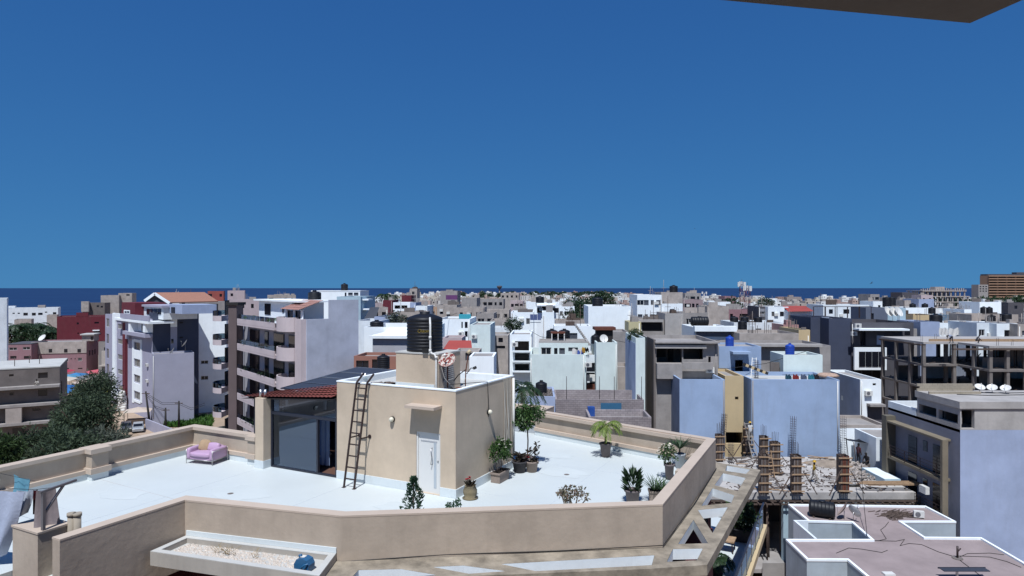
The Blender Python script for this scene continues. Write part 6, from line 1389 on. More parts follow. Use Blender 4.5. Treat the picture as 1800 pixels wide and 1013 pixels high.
C2 = House("white_window_block", "white block with a column of dark windows right of the black tank", 770, 826, 561, 98, 9, WHITE, yaw=3, parapet=.3, wins=[(811, 566, 813.5, 577), (817, 566, 822, 577), (811, 583, 813.5, 593), (817, 582.5, 822, 592.5), (817, 599, 822, 604)])
o = MB().box(-.9, .9, -.5, .5, 0, .9).build("roof_tank", flat("turquoise_tank", (.06, .42, .55), .4), None, C2.wpos(813, 3, -.3)); tag(o, "turquoise box tank on the white block with dark windows", "tank")
C2b = House("blank_white_block", "blank white block right of the window column", 826.5, 862, 571, 96, 9, MINT, yaw=3, parapet=.2)
C3 = House("white_roof_shed", "small white shed wall behind the rooftop room's right corner", 825, 868, 627, 58, 4, WHITE, yaw=2, parapet=.1); C3b = House("sandy_yard_house", "sandy unfinished house with green door behind the antenna", 800, 842, 617, 62, 3, SAND, yaw=2, parapet=.15, wins=[(818, 620, 832, 634, 'c')])
RA = thing("red_awning", "red awning between the white block and the antenna", "awning", (X(788, 70), 70, Z(612, 70))); m = MB(); m.add([(-.5, -.8, -.1), (2.6, -.8, -.1), (2.4, .8, .75), (0, .8, .75)], [(0, 1, 2, 3)]); m.build("canvas", REDROOF, RA); MB().bar((-.4, -.8, -3), (-.4, -.8, -.1), .08).build("pole", STEEL, RA); MB().bar((2.5, -.8, -3), (2.5, -.8, -.1), .08).build("pole", STEEL, RA)
PKH = House("pale_roof_house", "pale pink roofed house behind the red awning", 778, 812, 594, 74, 4, PINKW, yaw=2, parapet=.2)
E1 = House("sandy_open_house", "sandy unfinished house with a dark square opening left of the white balconies", 862, 893, 590, 105, 8, SAND, yaw=3, wins=[(876, 594, 884, 602), (872, 608, 888, 613)], parapet=.2)
E2 = House("balcony_stack_house", "white house with stacked dark balconies behind the standard tree", 896, 934, 588, 88, 9, WHITE, yaw=3, parapet=.4, wins=[(905, 600, 930, 617, 'o'), (905, 621, 930, 634, 'o'), (905, 640, 930, 652, 'o')])
for v in (617, 634.5, 652): E2.pbox("balcony_slab", WHITE2, 901, v - .6, 933, v + 1.6, -.9, -.005)
E2.pbox("sandy_wall", SAND, 905, 590, 934, 598, .6, 2)
# aqua white house with roof rooms
F1 = House("aqua_house", "broad pale aqua blank wall house in the centre", 932, 1030, 623, 78, 9, MINT, yaw=2.6, parapet=.9)
F2 = House("aqua_roof_rooms", "pale roof rooms with white scalloped openings above the aqua wall", 947, 1034, 600, 81, 4, MINT, yaw=2.6, zb=Z(635, 80), parapet=.2, wins=[(951, 611, 969, 624, 'f'), (974, 612, 980, 623), (983, 612, 993, 623, 'c'), (999, 611, 1016, 618, 'c')], pm=CONCL)
F3 = House("aqua_tower", "taller pale aqua tower right of the broad aqua wall", 1048, 1085, 602, 77, 9, MINT, yaw=2.6, parapet=.4, lw=[(2, 14, 3, 16)])
F4 = House("aqua_recess_bay", "narrow bay with air conditioner between the two aqua walls", 1030, 1048, 624, 79.5, 5, WHITE2, yaw=2.6, parapet=.3, wins=[(1031, 638, 1047, 654, 'n'), (1031, 673, 1047, 684), (1031, 655, 1047, 671, 'c')])
F4.pbox("air_conditioner", PVC, 1036, 658, 1046, 669, -.8, -.2); F4.pbox("grille", RUST, 1031, 674, 1048, 684, -.7, -.5)
def laundry_strip(label, loc, W_, rgb, H_=1.3, seed=0):
    r = random.Random(seed); m = MB(); nx = 12; vs = []
    for i in range(nx + 1):
        for j in range(4): vs.append((W_ * i / nx, .12 * math.sin(i * 1.3 + j), -H_ * j / 3 + .1 * math.sin(i)))
    m.add(vs, [(i * 4 + j, (i + 1) * 4 + j, (i + 1) * 4 + j + 1, i * 4 + j + 1) for i in range(nx) for j in range(3)], True); o = m.build("laundry", plaster(f"laundry_{rgb}", rgb, streak=0), None, loc); tag(o, label, "laundry", "laundry on the roofs")
laundry_strip("white cloth drying on the aqua roof", (X(1005, 80), 79.5, Z(614, 79.5)), 1.6, (.75, .74, .76)); laundry_strip("blue cloth drying on the aqua roof", (X(1014, 80), 79.4, Z(617, 79.4)), .9, (.06, .12, .45), .8, 1); laundry_strip("yellow cloth drying on the aqua roof", (X(1022, 80), 79.3, Z(611, 79.3)), .35, (.6, .36, .06), .6, 2); laundry_strip("black cloth drying at the right of the aqua roof", (X(1027, 80), 79.2, Z(612, 79.2)), .45, (.01, .01, .015), .45, 3)
drum("black tank left of the dish on the aqua tower", F3.wpos(1050, 3, -.4), .5, 1.0); dish("satellite_dish", "white dish on the aqua tower roof", F3.wpos(1063, 1.5, -.4), math.radians(-80), .4, .5, PVC, GALV, .7)
t = thing("rusty_hut", "rusty metal hut on the aqua tower roof", "hut", F3.wpos(1054, 4, -.4)); MB().box(0, 2.0, 0, 1.6, .003, 1.6).build("shell", VOID, t); MB().box(-.3, 2.3, -.4, 1.8, 1.6, 1.95).build("canopy", RUST, t)
# parapeted yard with breeze block walls in front of the aqua house
BW = plaster("breeze_wall", (.36, .33, .36), var=.25, streak=.06, bump=.4)
bt_ = BW.node_tree; brick = bt_.nodes.new("ShaderNodeTexBrick"); brick.inputs["Scale"].default_value = 1; brick.inputs["Brick Width"].default_value = .42; brick.inputs["Row Height"].default_value = .2; brick.inputs["Mortar Size"].default_value = .018
gg = bt_.nodes.new("ShaderNodeNewGeometry"); mpn = bt_.nodes.new("ShaderNodeMapping"); mpn.inputs["Rotation"].default_value = (math.radians(90), 0, 0); bt_.links.new(gg.outputs["Position"], mpn.inputs[0]); bt_.links.new(mpn.outputs[0], brick.inputs["Vector"])
bsd = bt_.nodes["Principled BSDF"]; src = bsd.inputs["Base Color"].links[0].from_socket; mx = bt_.nodes.new("ShaderNodeMix"); mx.data_type = 'RGBA'; mx.blend_type = 'MULTIPLY'; mx.inputs[0].default_value = .8
brick.inputs["Color1"].default_value = (1, 1, 1, 1); brick.inputs["Color2"].default_value = (.8, .78, .8, 1); brick.inputs["Mortar"].default_value = (.5, .5, .52, 1); bt_.links.new(src, mx.inputs[6]); bt_.links.new(brick.outputs[0], mx.inputs[7]); bt_.links.new(mx.outputs[2], bsd.inputs["Base Color"])
Y1 = House("breeze_block_house", "roofless breeze block storey in front of the aqua house", 976, 1132, 702, 63, 6, BW, yaw=2, parapet=1.3, roof=ROOFW, wins=[(1055, 716, 1086, 734, 'c')]); Y0 = House("blue_walled_roof", "low lavender walled flat roof with black tank behind the terrace", 906, 976, 697, 60, 6, LAV, yaw=2, parapet=.25)
Y2 = House("breeze_front_wall", "lower breeze block wall in front of the roofless storey", 1035, 1145, 733, 55, 3.5, BW, yaw=2, parapet=.6, roof=ROOFW)
t = thing("blue_sheet", "blue corrugated sheet lying in the roofless storey", "sheet", (X(1056, 60), 60, Z(727, 60))); MB().box(0, 1.9, 0, .05, 0, .95).build("sheet", flat("blue_sheet", (.05, .17, .32), .5), t)
o = MB().box(-.3, .3, -.3, .3, 0, .8).build("blue_barrel", flat("royal_blue", (.02, .08, .35), .4), None, (X(1039, 58), 58, Z(731, 58))); tag(o, "royal blue crate in front of the roofless storey", "crate")
drum("black tank on the lavender walled roof behind the terrace palm trough", Y0.wpos(952, 2.5, -.25), .55, 1.2)
m = MB(); r = random.Random(4)
for k in range(240):
    p = Vector(Y0.wpos(min(974, r.gauss(965, 8)), r.uniform(1, 5), -.2)); s_ = r.uniform(.05, .3); m.bar(p, p + Vector((r.uniform(-s_, s_), r.uniform(-s_, s_), r.uniform(0, s_))), .08, .08)
o = m.build("scrap_heap", CONCD); tag(o, "heap of scrap beside the black tank on the lavender walled roof", "scrap", kind="stuff")
for i, u in enumerate((996, 1054, 1080, 1128)): o = MB().cyl((0, 0, 0), (0, 0, 2.2), .03, n=5).build("starter_bar", REBAR, None, Y1.wpos(u, .1, 0)); tag(o, ["leftmost", "second", "third", "rightmost"][i] + " starter bar on the breeze block wall", "rebar")
# between the aqua tower and the concrete house
House("grey_gap_house", "plain grey house in the gap right of the aqua tower", 1068, 1104, 583, 95, 6, CONC, yaw=3, parapet=.3); House("gap_passage_block", "brown streaked block in the narrow gap beside the white pillar wall", 1085, 1108, 645, 82, 5, SAND, yaw=3)
N1 = House("white_fin_house", "narrow white fin wall with lavender flank", 1117.5, 1134, 594, 66, 8, MINT, yaw=2.6, parapet=.4); MB().prism([(-.03, 0), (-.005, 0), (-.005, 8), (-.03, 8)], 0, N1.H - .6).build("flank_skin", LAV, N1.root)
# raw concrete house with open loggia
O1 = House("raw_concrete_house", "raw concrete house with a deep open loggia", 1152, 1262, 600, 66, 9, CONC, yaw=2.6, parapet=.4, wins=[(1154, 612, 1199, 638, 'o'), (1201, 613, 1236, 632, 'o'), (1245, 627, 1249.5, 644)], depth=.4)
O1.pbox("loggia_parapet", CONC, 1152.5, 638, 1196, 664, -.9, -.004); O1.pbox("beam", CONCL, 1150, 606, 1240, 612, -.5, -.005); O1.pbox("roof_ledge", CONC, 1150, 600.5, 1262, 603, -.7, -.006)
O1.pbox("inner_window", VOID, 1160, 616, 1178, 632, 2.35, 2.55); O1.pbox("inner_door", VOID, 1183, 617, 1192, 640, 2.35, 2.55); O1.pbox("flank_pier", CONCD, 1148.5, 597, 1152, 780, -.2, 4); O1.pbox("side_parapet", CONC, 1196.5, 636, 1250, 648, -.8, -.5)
O2 = House("concrete_roof_slabs", "long raw concrete roof slab house behind the blue tank", 1236, 1460, 607, 78, 8, CONC, yaw=2, parapet=.35); O2.pbox("slab_edge", CONCL, 1150, 604, 1440, 608.5, -.9, -.01)
# blue plastered houses
S1 = House("blue_plaster_house", "blue plastered house with dark left flank above the building site", 1194.5, 1274, 667, 62, 8, BLUE, yaw=2.6, parapet=.5, roof=ROOFW); S1.pbox("screen_block", SAND, 1226, 652, 1258, 664.5, 7.5, 7.8)
m = MB(); m.wall((-.008, 8, 0), (0, -1, 0), 8, S1.H - .02); m.build("flank_skin", plaster("shaded_blue_flank", (.20, .25, .40), streak=.06, var=.2), S1.root)  # left face in grazing sun: its shade is put into a darker blue
dish("satellite_dish", "white dish on the blue plastered house roof", S1.wpos(1215, 7, -.5), math.radians(-80), .35, .55, PVC, GALV, .9)
S2 = House("cream_bay", "cream painted bay between the two blue walls", 1274.3, 1307, 661, 64, 6, CREAM, yaw=2.6, parapet=.3, wins=[(1292, 697.5, 1298, 703), (1276, 760, 1305, 780, 'o')], depth=.3); m = MB(); m.wall((S2.W + .008, 0, 0), (0, 1, 0), 3, S2.H - .05, [(.9, S2.H - 5.4, 1.9, S2.H - 3.0)], .15); m.build("side_skin", plaster("shaded_cream", (.34, .26, .17), streak=.05), S2.root)  # side turned from the sun: darkened cream carries its shade in the colour
S3 = House("long_blue_wall_house", "long blank blue plastered wall behind the rebar cages", 1321, 1476, 667, 63, 6, BLUE, yaw=2.6, parapet=.4, roof=ROOFW)
S4 = House("blue_stair_tower", "blue plastered stair tower under a small blue tank", 1264, 1338, 609, 70, 5, BLUE, yaw=2.6, parapet=.2, wins=[(1292, 633, 1306, 662, 'o')]); S4.pbox("canopy", BLUE, 1283, 617, 1315, 621, -1.2, -.005); S4.pbox("corner_wall", CONC, 1249, 607, 1264, 650, .2, 1)
drum("bright blue tank on the blue stair tower", S4.wpos(1292, 2, -.2), .45, 1.05, BTANK)
S5 = House("white_box_room", "white box room under a small blue tank with laundry", 1377, 1446, 624, 69, 4, MINT, yaw=2.6, parapet=.3, lw=[(1, 14, 2.2, 16.5)]); S5.pbox("shade_wall", CONCD, 1360, 639, 1376, 660, 1, 1.2)
drum("bright blue tank on the white box room", S5.wpos(1401, 2, -.3), .48, 1.2, BTANK)
for i, (u, c, nm_) in enumerate(((1381, (.02, .08, .13), "dark teal"), (1394, (.25, .03, .03), "dark red"), (1408, (.10, .13, .22), "denim blue"), (1421, (.03, .20, .30), "turquoise"), (1430, (.015, .015, .025), "black"))): laundry_strip(nm_ + " garment on the line below the white box room", (X(u, 65), 65, Z(659.5, 65)), .55, c, .5, i)
m = MB(); m.tube([(X(1375, 65), 65, Z(659, 65)), (X(1440, 65), 65, Z(659, 65))], .015, 4); o = m.build("washing_line", BLACKR); tag(o, "washing line below the white box room", "washing line")
lx_ = X(1306, 66); t = thing("stair_rail", "striped sloping stair rail on the long blue house roof", "railing", (0, 0, 0)); m = MB(); p, q = Vector((X(1306, 66), 66, Z(640, 66))), Vector((X(1350, 66), 66, Z(657, 66)))
for k in range(9): MB().bar(p.lerp(q, k / 9), p.lerp(q, (k + 1) / 9), .1, .28).build("tread", CREAM if k % 2 else VOID, t)
ladder("ladder", "white ladder against the blue stair tower", (X(1324, 67), 67, Z(667, 67)), (X(1326, 69), 69, Z(629, 69)), .5, 8, WFRAME)
cage("rebar_cage", X(1330, 66.5), 66.5, Z(667, 66), 1.9, .3, label="slim rebar cage on the blue stair tower roof")
o = MB().lathe([(.9, 0), (1.1, .1), (.8, .3), (.5, .15)], 18).build("cable_coil", plaster("coil_orange", (.5, .36, .3), streak=0, var=.4, scale=5), None, (X(1455, 66), 66, Z(662, 66))); tag(o, "orange coiled hose on the blue house roof corner", "hose")
# lavender flanked house and low white roof behind the shelter
S6 = House("white_corner_house", "white fronted house with shaded lavender left flank and hooded window", 1512, 1549, 667, 76, 9, WHITE, yaw=2.6, parapet=.3, wins=[(1534, 674, 1540, 678), (1528, 716, 1546, 728)]); m = MB(); m.wall((-.008, 9, 0), (0, -1, 0), 9, S6.H - .05, [(4.2, S6.H - 3.2, 4.7, S6.H - 2.6)], .15); m.build("flank_skin", LAV, S6.root); S6.pbox("window_hood", CONC, 1523, 709, 1550, 713, -.9, -.005); S6.pbox("lower_bay", CHAR2, 1525, 713, 1550, 745, -.03, -.003)  # lavender skin paints in the shade on the left side of the white house
S7 = House("low_white_roof", "low white walled roof behind the tarpaulin shelter", 1476, 1560, 747, 63, 5, WHITE, yaw=2.6, parapet=.3, pm=SAND); S7.pbox("step", WHITE2, 1537, 770, 1570, 800, -3, -.01)
House("pale_terrace", "pale terrace slab behind the slab's right end", 1540, 1600, 770, 58, 4, WHITE2, yaw=2.6, parapet=.1)
# slate house with white framed window
S8 = House("slate_house", "slate grey house with a white framed window band", 1497, 1606, 567, 108, 12, CHAR2, yaw=2.6, parapet=.9, wins=[(1512, 582, 1522, 608, 'n'), (1590, 578, 1600, 590)])
S8.pbox("roof_canopy", WHITE, 1499, 577, 1586, 580, -2.2, -.01); S8.pbox("window_frame", WHITE, 1496, 610, 1552, 649, -1.2, -.8); 
for i in range(4): S8.pbox("window", DARK, 1503.5 + 11.4 * i, 617, 1514.2 + 11.4 * i, 643, -1.3, -1.201)
S8.pbox("side_room", LAV, 1541, 590, 1553, 606, -.1, -.004)
for i in range(3): S8.pbox("lower_opening", VOID, 1498 + 18 * i, 652, 1513 + 18 * i, 664, -.1, -.005)
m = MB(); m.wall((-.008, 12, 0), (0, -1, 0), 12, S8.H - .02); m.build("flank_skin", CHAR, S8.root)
S9 = House("slate_wing", "tall slate wing with a pale vertical strip left of the slate house", 1425, 1460, 558, 112, 10, CHAR, yaw=2.6, parapet=.3); S9.pbox("pale_strip", plaster("strip_grey", (.25, .31, .43), streak=.02), 1444, 557, 1457, 622, -.1, -.004); S10 = House("slate_flank_wall", "broad slate flank wall joined to the slate house", 1457, 1497.5, 560, 108.5, 11, CHAR, yaw=2.6, parapet=.3)
for i, u in enumerate((1430, 1450, 1468, 1490, 1510)):
    t = thing("roof_frame", ["leftmost", "second", "third", "fourth", "rightmost"][i] + " thin steel frame on the slate roofs", "steel frame", (X(u, 116), 116, Z(562, 110)), 0, "steel frames on the slate roofs"); MB().bar((0, 0, 0), (0, 0, 2.0), .1).build("post", STEEL, t); MB().bar((0, 0, 2.0), (2.2, 0, 2.0), .1).build("beam", STEEL, t); MB().bar((2.15, 0, 0), (2.15, 0, 1.95), .08).build("post", STEEL, t)
S11 = House("slate_penthouse", "slate roof storey with a dark door beside three dishes", 1522, 1560, 541, 122, 6, plaster("slate_blue", (.15, .18, .26), streak=.02), yaw=2.6, parapet=.2, wins=[(1531, 551, 1536, 562)]); S11b = House("pale_blue_penthouse", "pale blue roof storey right of the slate one", 1558, 1592, 542, 126, 6, PALEBLUE, yaw=2.6, parapet=.2)
for i, u in enumerate((1560, 1569, 1578)): dish("satellite_dish", ["left", "middle", "right"][i] + " of three big dishes by the slate roof storey", (X(u, 114), 114, Z(567, 110)), math.radians(-60), .5, .95, PVC, GALV, 1.6)
t = thing("air_conditioner", "air conditioner hung below the slate house parapet", "air conditioner", (X(1500, 107), 106.8, Z(590, 107))); MB().box(-.45, .45, -.2, .2, 0, .65).build("casing", PVC, t); MB().cyl((-.1, -.201, .33), (-.1, -.23, .33), .22, n=16).build("fan_grille", ALU, t)
t = thing("air_conditioner", "air conditioner on top of the slate house canopy", "air conditioner", (X(1508, 106), 106, Z(576.5, 106))); MB().box(-.5, .5, -.2, .2, 0, .7).build("casing", PVC, t); MB().cyl((-.1, -.201, .33), (-.1, -.23, .33), .22, n=16).build("fan_grille", ALU, t)
# drain pipes, units and wires on the nearer walls
for (h_, u, v0, v1, mt) in ((F1, 933.5, 630, 700, PVC), (F1, 1026, 625, 700, PVC), (F3, 1083, 606, 700, PVC), (S1, 1272, 669, 790, CONC), (S3, 1323, 669, 790, CONC), (S3, 1472, 670, 790, PVC), (E2, 934, 592, 650, PVC), (C2, 824, 564, 600, PVC), (O1, 1258, 606, 690, CONC), (c_, 269.5, 626, 735, PVC), (S6, 1514, 670, 740, PVC), (S8, 1498, 570, 605, PVC)):
    a, b, c, e = h_.px(u, v0, u + 1, v1); MB().cyl((a, -.08, b), (a, -.08, e), .05, n=6).build("drain_pipe", mt, h_.root)
for (h_, u, v) in ((C2, 806, 585), (E2, 900, 604), (F1, 1028, 640), (S6, 1519, 690), (A, 259, 640), (A, 259, 668), (C2b, 829, 590), (O1, 1240, 650)):
    a, b, c, e = h_.px(u, v, u + 7, v + 5); o = MB().box(a, a + .8, -.36, -.02, b, b + .55).build("air_conditioner", PVC, h_.root); MB().cyl((a + .32, -.361, b + .28), (a + .32, -.38, b + .28), .2, n=12).build("fan_grille", ALU, o)
for i, (p, q) in enumerate(((F3.wpos(1080, 1, .2), S4.wpos(1270, 1, .6)), (S1.wpos(1230, 5, .5), S5.wpos(1440, 1, .6)), (E2.wpos(930, 1, .5), F2.wpos(1000, 1, .8)), (C1.wpos(690, 2, .8), C2.wpos(800, 2, .8)))):
    p, q = Vector(p), Vector(q); o = MB().tube([p, p.lerp(q, .3) - Vector((0, 0, .7)), p.lerp(q, .6) - Vector((0, 0, .8)), q], .025, 4).build("overhead_wire", BLACKR); tag(o, ["wire strung from the aqua tower to the blue stair tower", "wire strung over the blue plastered roofs", "wire strung from the stacked balconies to the aqua roof rooms", "wire strung from the white flat house to the window block"][i], "wire")

# ================================================================== FARTHER TOWN, HOUSES PLACED ONE BY ONE
def grid(u0, u1, vt, d, n, rows, seed, skip=.2, w=1.2, h=1.3):
    """pixel boxes of a loose window grid on a facade"""
    r = random.Random(seed); out = []; kw, kh = w * F / d, h * F / d; fp = 3.0 * F / d
    for j in range(rows):
        v = vt + 1.1 * F / d + j * fp
        for i in range(n):
            if r.random() < skip: continue
            u = u0 + (u1 - u0) * (i + .5) / n + r.uniform(-.3, .3); ww = kw * r.choice((.7, 1, 1, 1.5)); out.append((u - ww / 2, v, u + ww / 2, v + kh, r.choice('ffndc') if d < 155 else 'd'))
    return out
far = [  # name, label, u0, u1, vt, d, L, mat, n, rows
 ("red_block", "dark red block standing left of the white loggia house", 673, 690, 528, 190, 8, RED, 0, 0), ("red_block", "second dark red block behind the sandy tower", 706, 723, 519.5, 230, 8, RED, 0, 0),
 ("sandy_tower", "narrow sandy tower rising to the sea horizon", 720.5, 733, 507.5, 245, 6, SAND, 1, 3), ("lavender_wall_house", "small lavender walled house left of centre", 720, 731, 532, 172, 8, LAV, 0, 0),
 ("small_white_house", "small white house with one dark window left of centre", 731, 751, 538, 158, 9, WHITE, 2, 2), ("purple_panel_block", "grey block with a purple painted panel near the sea", 774, 804, 511.5, 310, 12, CONC, 0, 0),
 ("brown_concrete_block", "blank brown grey concrete block near the centre left", 811, 838, 524, 205, 12, CONC, 0, 0), ("two_window_house", "grey brown house with two dark windows below the purple panel", 768, 803, 536, 165, 9, SAND, 2, 1),
 ("peach_house", "small peach house beside the two window house", 755, 768, 540, 168, 8, plaster("peach_paint", (.5, .34, .25), streak=.05), 1, 1), ("arched_house", "pale brown house with arched openings at centre left", 862, 894, 563, 130, 8, SAND, 4, 1), ("white_low_house", "white streaked low house under the arched one", 862, 897, 576, 122, 6, WHITE2, 3, 1),
 ("sandy_block", "broad sandy block among the far trees", 880, 912, 515.5, 320, 14, SAND, 4, 1), ("pale_pink_house", "pale pink house below the sandy block", 897, 920, 529, 235, 10, PINKW, 3, 1), ("brown_terrace_house", "brown terrace house above the white house with the solar array", 902, 932, 540, 165, 10, SAND, 3, 1),
 ("white_solar_house", "white house with dark square window left of the solar array", 898, 938, 549, 118, 9, WHITE, 2, 2), ("stepped_white_house", "tall white stepped house with black tank near the centre", 925, 945, 531, 150, 8, WHITE, 0, 0), ("white_roof_house", "white house with shaded roof terrace near the centre", 943, 983, 533, 148, 9, WHITE, 3, 1),
 ("white_stack_house", "white stacked house with a wide dark window right of the solar array", 953, 974, 549, 112, 8, WHITE, 1, 2), ("pair_window_house", "white house with paired dark windows near the centre", 982, 1010, 539, 152, 9, WHITE, 3, 1), ("sand_wall_house", "sand coloured blank wall house behind the outdoor stair", 976, 1034, 563, 122, 6, SAND, 0, 0),
 ("white_stair_house", "white house with an outdoor stair", 974, 1038, 573, 100, 6, WHITE, 3, 1), ("big_white_block", "large blank white block in the centre", 1034, 1109, 538.5, 112, 12, WHITE, 0, 0),
 ("white_three_storey", "white three storey house with rows of small windows", 1120, 1163, 518.5, 138, 12, WHITE, 4, 3), ("concrete_topped_house", "white house with a raw concrete top storey", 1163, 1200, 534, 137, 10, WHITE, 1, 1), ("concrete_top_storey", "raw concrete storey above the white three storey house", 1162, 1200, 514, 141, 8, SAND, 0, 0),
 ("open_concrete_house", "grey concrete house with a wide dark opening", 1125, 1171, 562, 108, 8, CONC, 0, 0), ("pale_concrete_cube", "pale stained concrete cube right of the wide dark opening", 1169, 1201, 551, 107, 8, CONCL, 0, 0), ("grey_gap_block", "grey block with a dark window right of the concrete cube", 1200, 1244, 550, 120, 8, CONC, 2, 1),
 ("tan_block", "tall blank tan block right of centre", 1243, 1281, 538.5, 152, 10, SAND, 0, 0), ("pinkish_flats", "pinkish flats with many small windows right of centre", 1201, 1236, 527, 185, 10, plaster("mauve_render", (.36, .28, .31), streak=.06), 5, 3), ("terraced_flats", "tall grey flats with a roof hut right of centre", 1204, 1232, 515.5, 215, 9, CONC, 3, 2),
 ("white_lidded_house", "white roofed house with a dark shaded band and lying tank", 1221, 1289, 576, 96, 9, WHITE, 0, 0), ("yellow_balcony_house", "small pale yellow balcony house right of the large white block", 1105, 1127, 566, 104, 5, plaster("pale_yellow", (.6, .56, .36), streak=.05), 1, 1),
 ("far_red_house", "far dull red house left of the radio mast", 1274, 1293, 521, 330, 12, PINKB, 3, 1), ("white_far_house", "long white far house below the dull red one", 1250, 1284, 531, 210, 9, WHITE, 4, 1), ("pink_low_house", "low dusty pink house below the radio mast", 1281, 1320, 544, 160, 9, PINKB, 4, 1),
 ("charcoal_house", "charcoal house with pale squares right of the radio mast", 1333, 1351, 539, 150, 8, CHAR2, 1, 2), ("white_slim_house", "plain white house beside the charcoal one", 1350, 1386, 539.5, 148, 9, WHITE, 2, 1), ("red_roof_house", "white house under a bright red roof", 1386, 1427, 546, 145, 8, WHITE, 3, 1),
 ("pink_turret_house", "pink house with a small turret right of centre", 1377, 1404, 571, 112, 6, plaster("rose_paint", (.46, .27, .27), streak=.04), 0, 0), ("white_terrace_house", "white roofed terrace house with domed tanks", 1290, 1377, 567, 118, 9, WHITE2, 3, 1), ("brown_terraces", "brown grey terraces left of the blue tanks", 1300, 1404, 586, 92, 8, SAND, 3, 1),
 ("ochre_flank_house", "house with ochre front and shaded flank beside the slate wing", 1404, 1424, 580, 98, 8, CREAM, 0, 0), ("white_broad_house", "broad white house behind the slate roofs", 1447, 1528, 536, 160, 10, WHITE2, 3, 1), ("grey_far_house", "grey far house with a roof tank right of the bird", 1530, 1546, 517.5, 260, 10, CONC, 2, 2),
 ("white_tank_house", "small white house beside two tall black tanks", 1535, 1556, 530, 190, 8, WHITE, 1, 1), ("lavender_pink_house", "lavender house with pink roof room at the right", 1615, 1642, 526, 230, 10, LAV, 0, 0), ("pink_roof_room", "pink roof room above the lavender house", 1619, 1640, 519, 234, 6, PINKW, 2, 1),
 ("white_long_house", "long white house with roof tanks at the right", 1592, 1640, 541, 165, 10, WHITE, 0, 0), ("dark_opening_house", "ochre house with dark openings at the right", 1605, 1655, 554, 140, 8, CREAM, 3, 1), ("white_balcony_house", "white narrow house with a balcony at the right", 1695, 1708, 544, 150, 8, WHITE, 1, 2), ("lavender_laundry_house", "lavender blank house left of the hanging laundry", 1618, 1652, 566, 118, 8, LAV, 0, 0),
 ("white_laundry_house", "white house with laundry strung along its front", 1651, 1720, 568, 120, 8, WHITE, 0, 0), ("white_two_window", "white house with tall dark windows behind the skeleton", 1717, 1752, 568, 112, 8, WHITE2, 2, 1), ("bright_white_house", "bright white house with one small window at the right edge", 1752, 1789, 569, 110, 8, WHITE, 1, 1), ("edge_house", "brown and white house cut by the right edge", 1789, 1850, 570, 108, 8, SAND, 2, 1),
 ("grey_white_cube", "grey and white cube house with two black tanks at the right", 1722, 1760, 531, 200, 10, WHITE, 0, 0), ("sandy_side_house", "sandy house with dark windows left of the lavender pink house", 1590, 1616, 528, 235, 10, SAND, 3, 1), ("brown_flat_house", "brown flat roofed house behind the white two window house", 1708, 1790, 553, 142, 8, SAND, 2, 1),
 ("lavender_end_house", "pale blue low house between the right hand roofs", 1676, 1700, 554, 150, 8, PALEBLUE, 1, 1), ("dark_blue_house", "dark house with a turquoise roof box at the far right", 1772, 1800, 532, 230, 8, CHAR2, 1, 1), ("white_canopy_house", "grey house with dark wide opening left of the right hand laundry", 1590, 1612, 578, 118, 6, CONC, 1, 1),
 ("white_house_left", "white house with balcony strips behind the pink block", 400, 470, 527, 170, 9, PINKW, 4, 1), ("white_red_house", "small white and red stacked house on the skyline left", 365, 393, 512, 260, 8, plaster("brick_red_paint", (.36, .10, .09), streak=.04), 3, 2), ("pinkish_cube", "pinkish cube houses on the skyline left", 400, 430, 511, 255, 8, PINKW, 2, 1),
 ("grey_blue_cube", "grey blue cube behind the terracotta gable", 315, 345, 523, 200, 9, CONCL, 2, 1), ("sand_block_left", "sand block between the gable and the pink balconies", 326, 372, 528, 210, 9, SAND, 2, 1), ("low_sand_row", "low sandy row on the skyline behind the pink block", 470, 520, 519, 240, 9, SAND, 4, 1), ("white_small_roof", "white roof hut right of the terracotta gable", 303, 318, 519.5, 215, 7, WHITE, 0, 0),
 ("pink_row", "pale pink rooftop row left of the red blocks", 636, 672, 533, 190, 8, PINKW, 4, 1), ("grey_roof_row", "grey unfinished row in front of the pink rooftop row", 640, 682, 541, 165, 8, SAND, 3, 1), ("arch_row", "sandy row house with a shaded porch below the red block", 690, 745, 549, 145, 8, SAND, 3, 1), ("bush_yard_house", "grey walled yard house right of the blue grey roof room", 680, 720, 565, 115, 6, CONC, 0, 0),
 ("sand_cluster", "sandy cluster house right of the two window house", 803, 850, 541, 150, 9, SAND, 3, 1), ("sand_cluster", "sandy house with white roof edge left of the arched one", 838, 868, 551, 138, 9, CONC, 2, 1), ("white_trim_row", "brown row with white roof trim above the arched house", 830, 895, 545, 180, 9, SAND, 5, 1), ("brown_upper_row", "brown grey upper row left of the sandy block", 838, 885, 526, 230, 9, CONC, 5, 1),
]
def clutter(m, W_, L, H, rr, k=1.0):
    """starter bars, half built walls, pipes, boxes and clothes on a flat roof, added to mesh m"""
    for _ in range(int(rr.randint(2, 6) * k)):
        x, y = rr.uniform(.6, max(.8, W_ - 1)), rr.uniform(.5, max(.8, L - 1)); q = rr.random()
        if q < .35:
            for a in range(rr.randint(1, 4)): m.box(x + .3 * a, x + .3 * a + .06, y, y + .06, H - .55, H + rr.uniform(.5, 1.6))
        elif q < .6: m.box(x, min(W_ - .2, x + rr.uniform(1, 3.5)), y, y + .18, H - .55, H + rr.uniform(.1, 1.2))
        elif q < .8: m.box(x, min(W_ - .2, x + rr.uniform(.5, 1.4)), y, y + rr.uniform(.5, 1.2), H - .55, H + rr.uniform(-.2, .6))
        else: m.cyl((x, y, H - .55), (x, y, H + rr.uniform(1.2, 3.0)), .05, n=4); m.box(x - .5, x + .5, y - .03, y + .03, H + .9, H + .96)
TINTS = {}
def tinted(mat_name, k, base): return plaster(f"{mat_name}_{k}", base, var=.14, streak=.09)
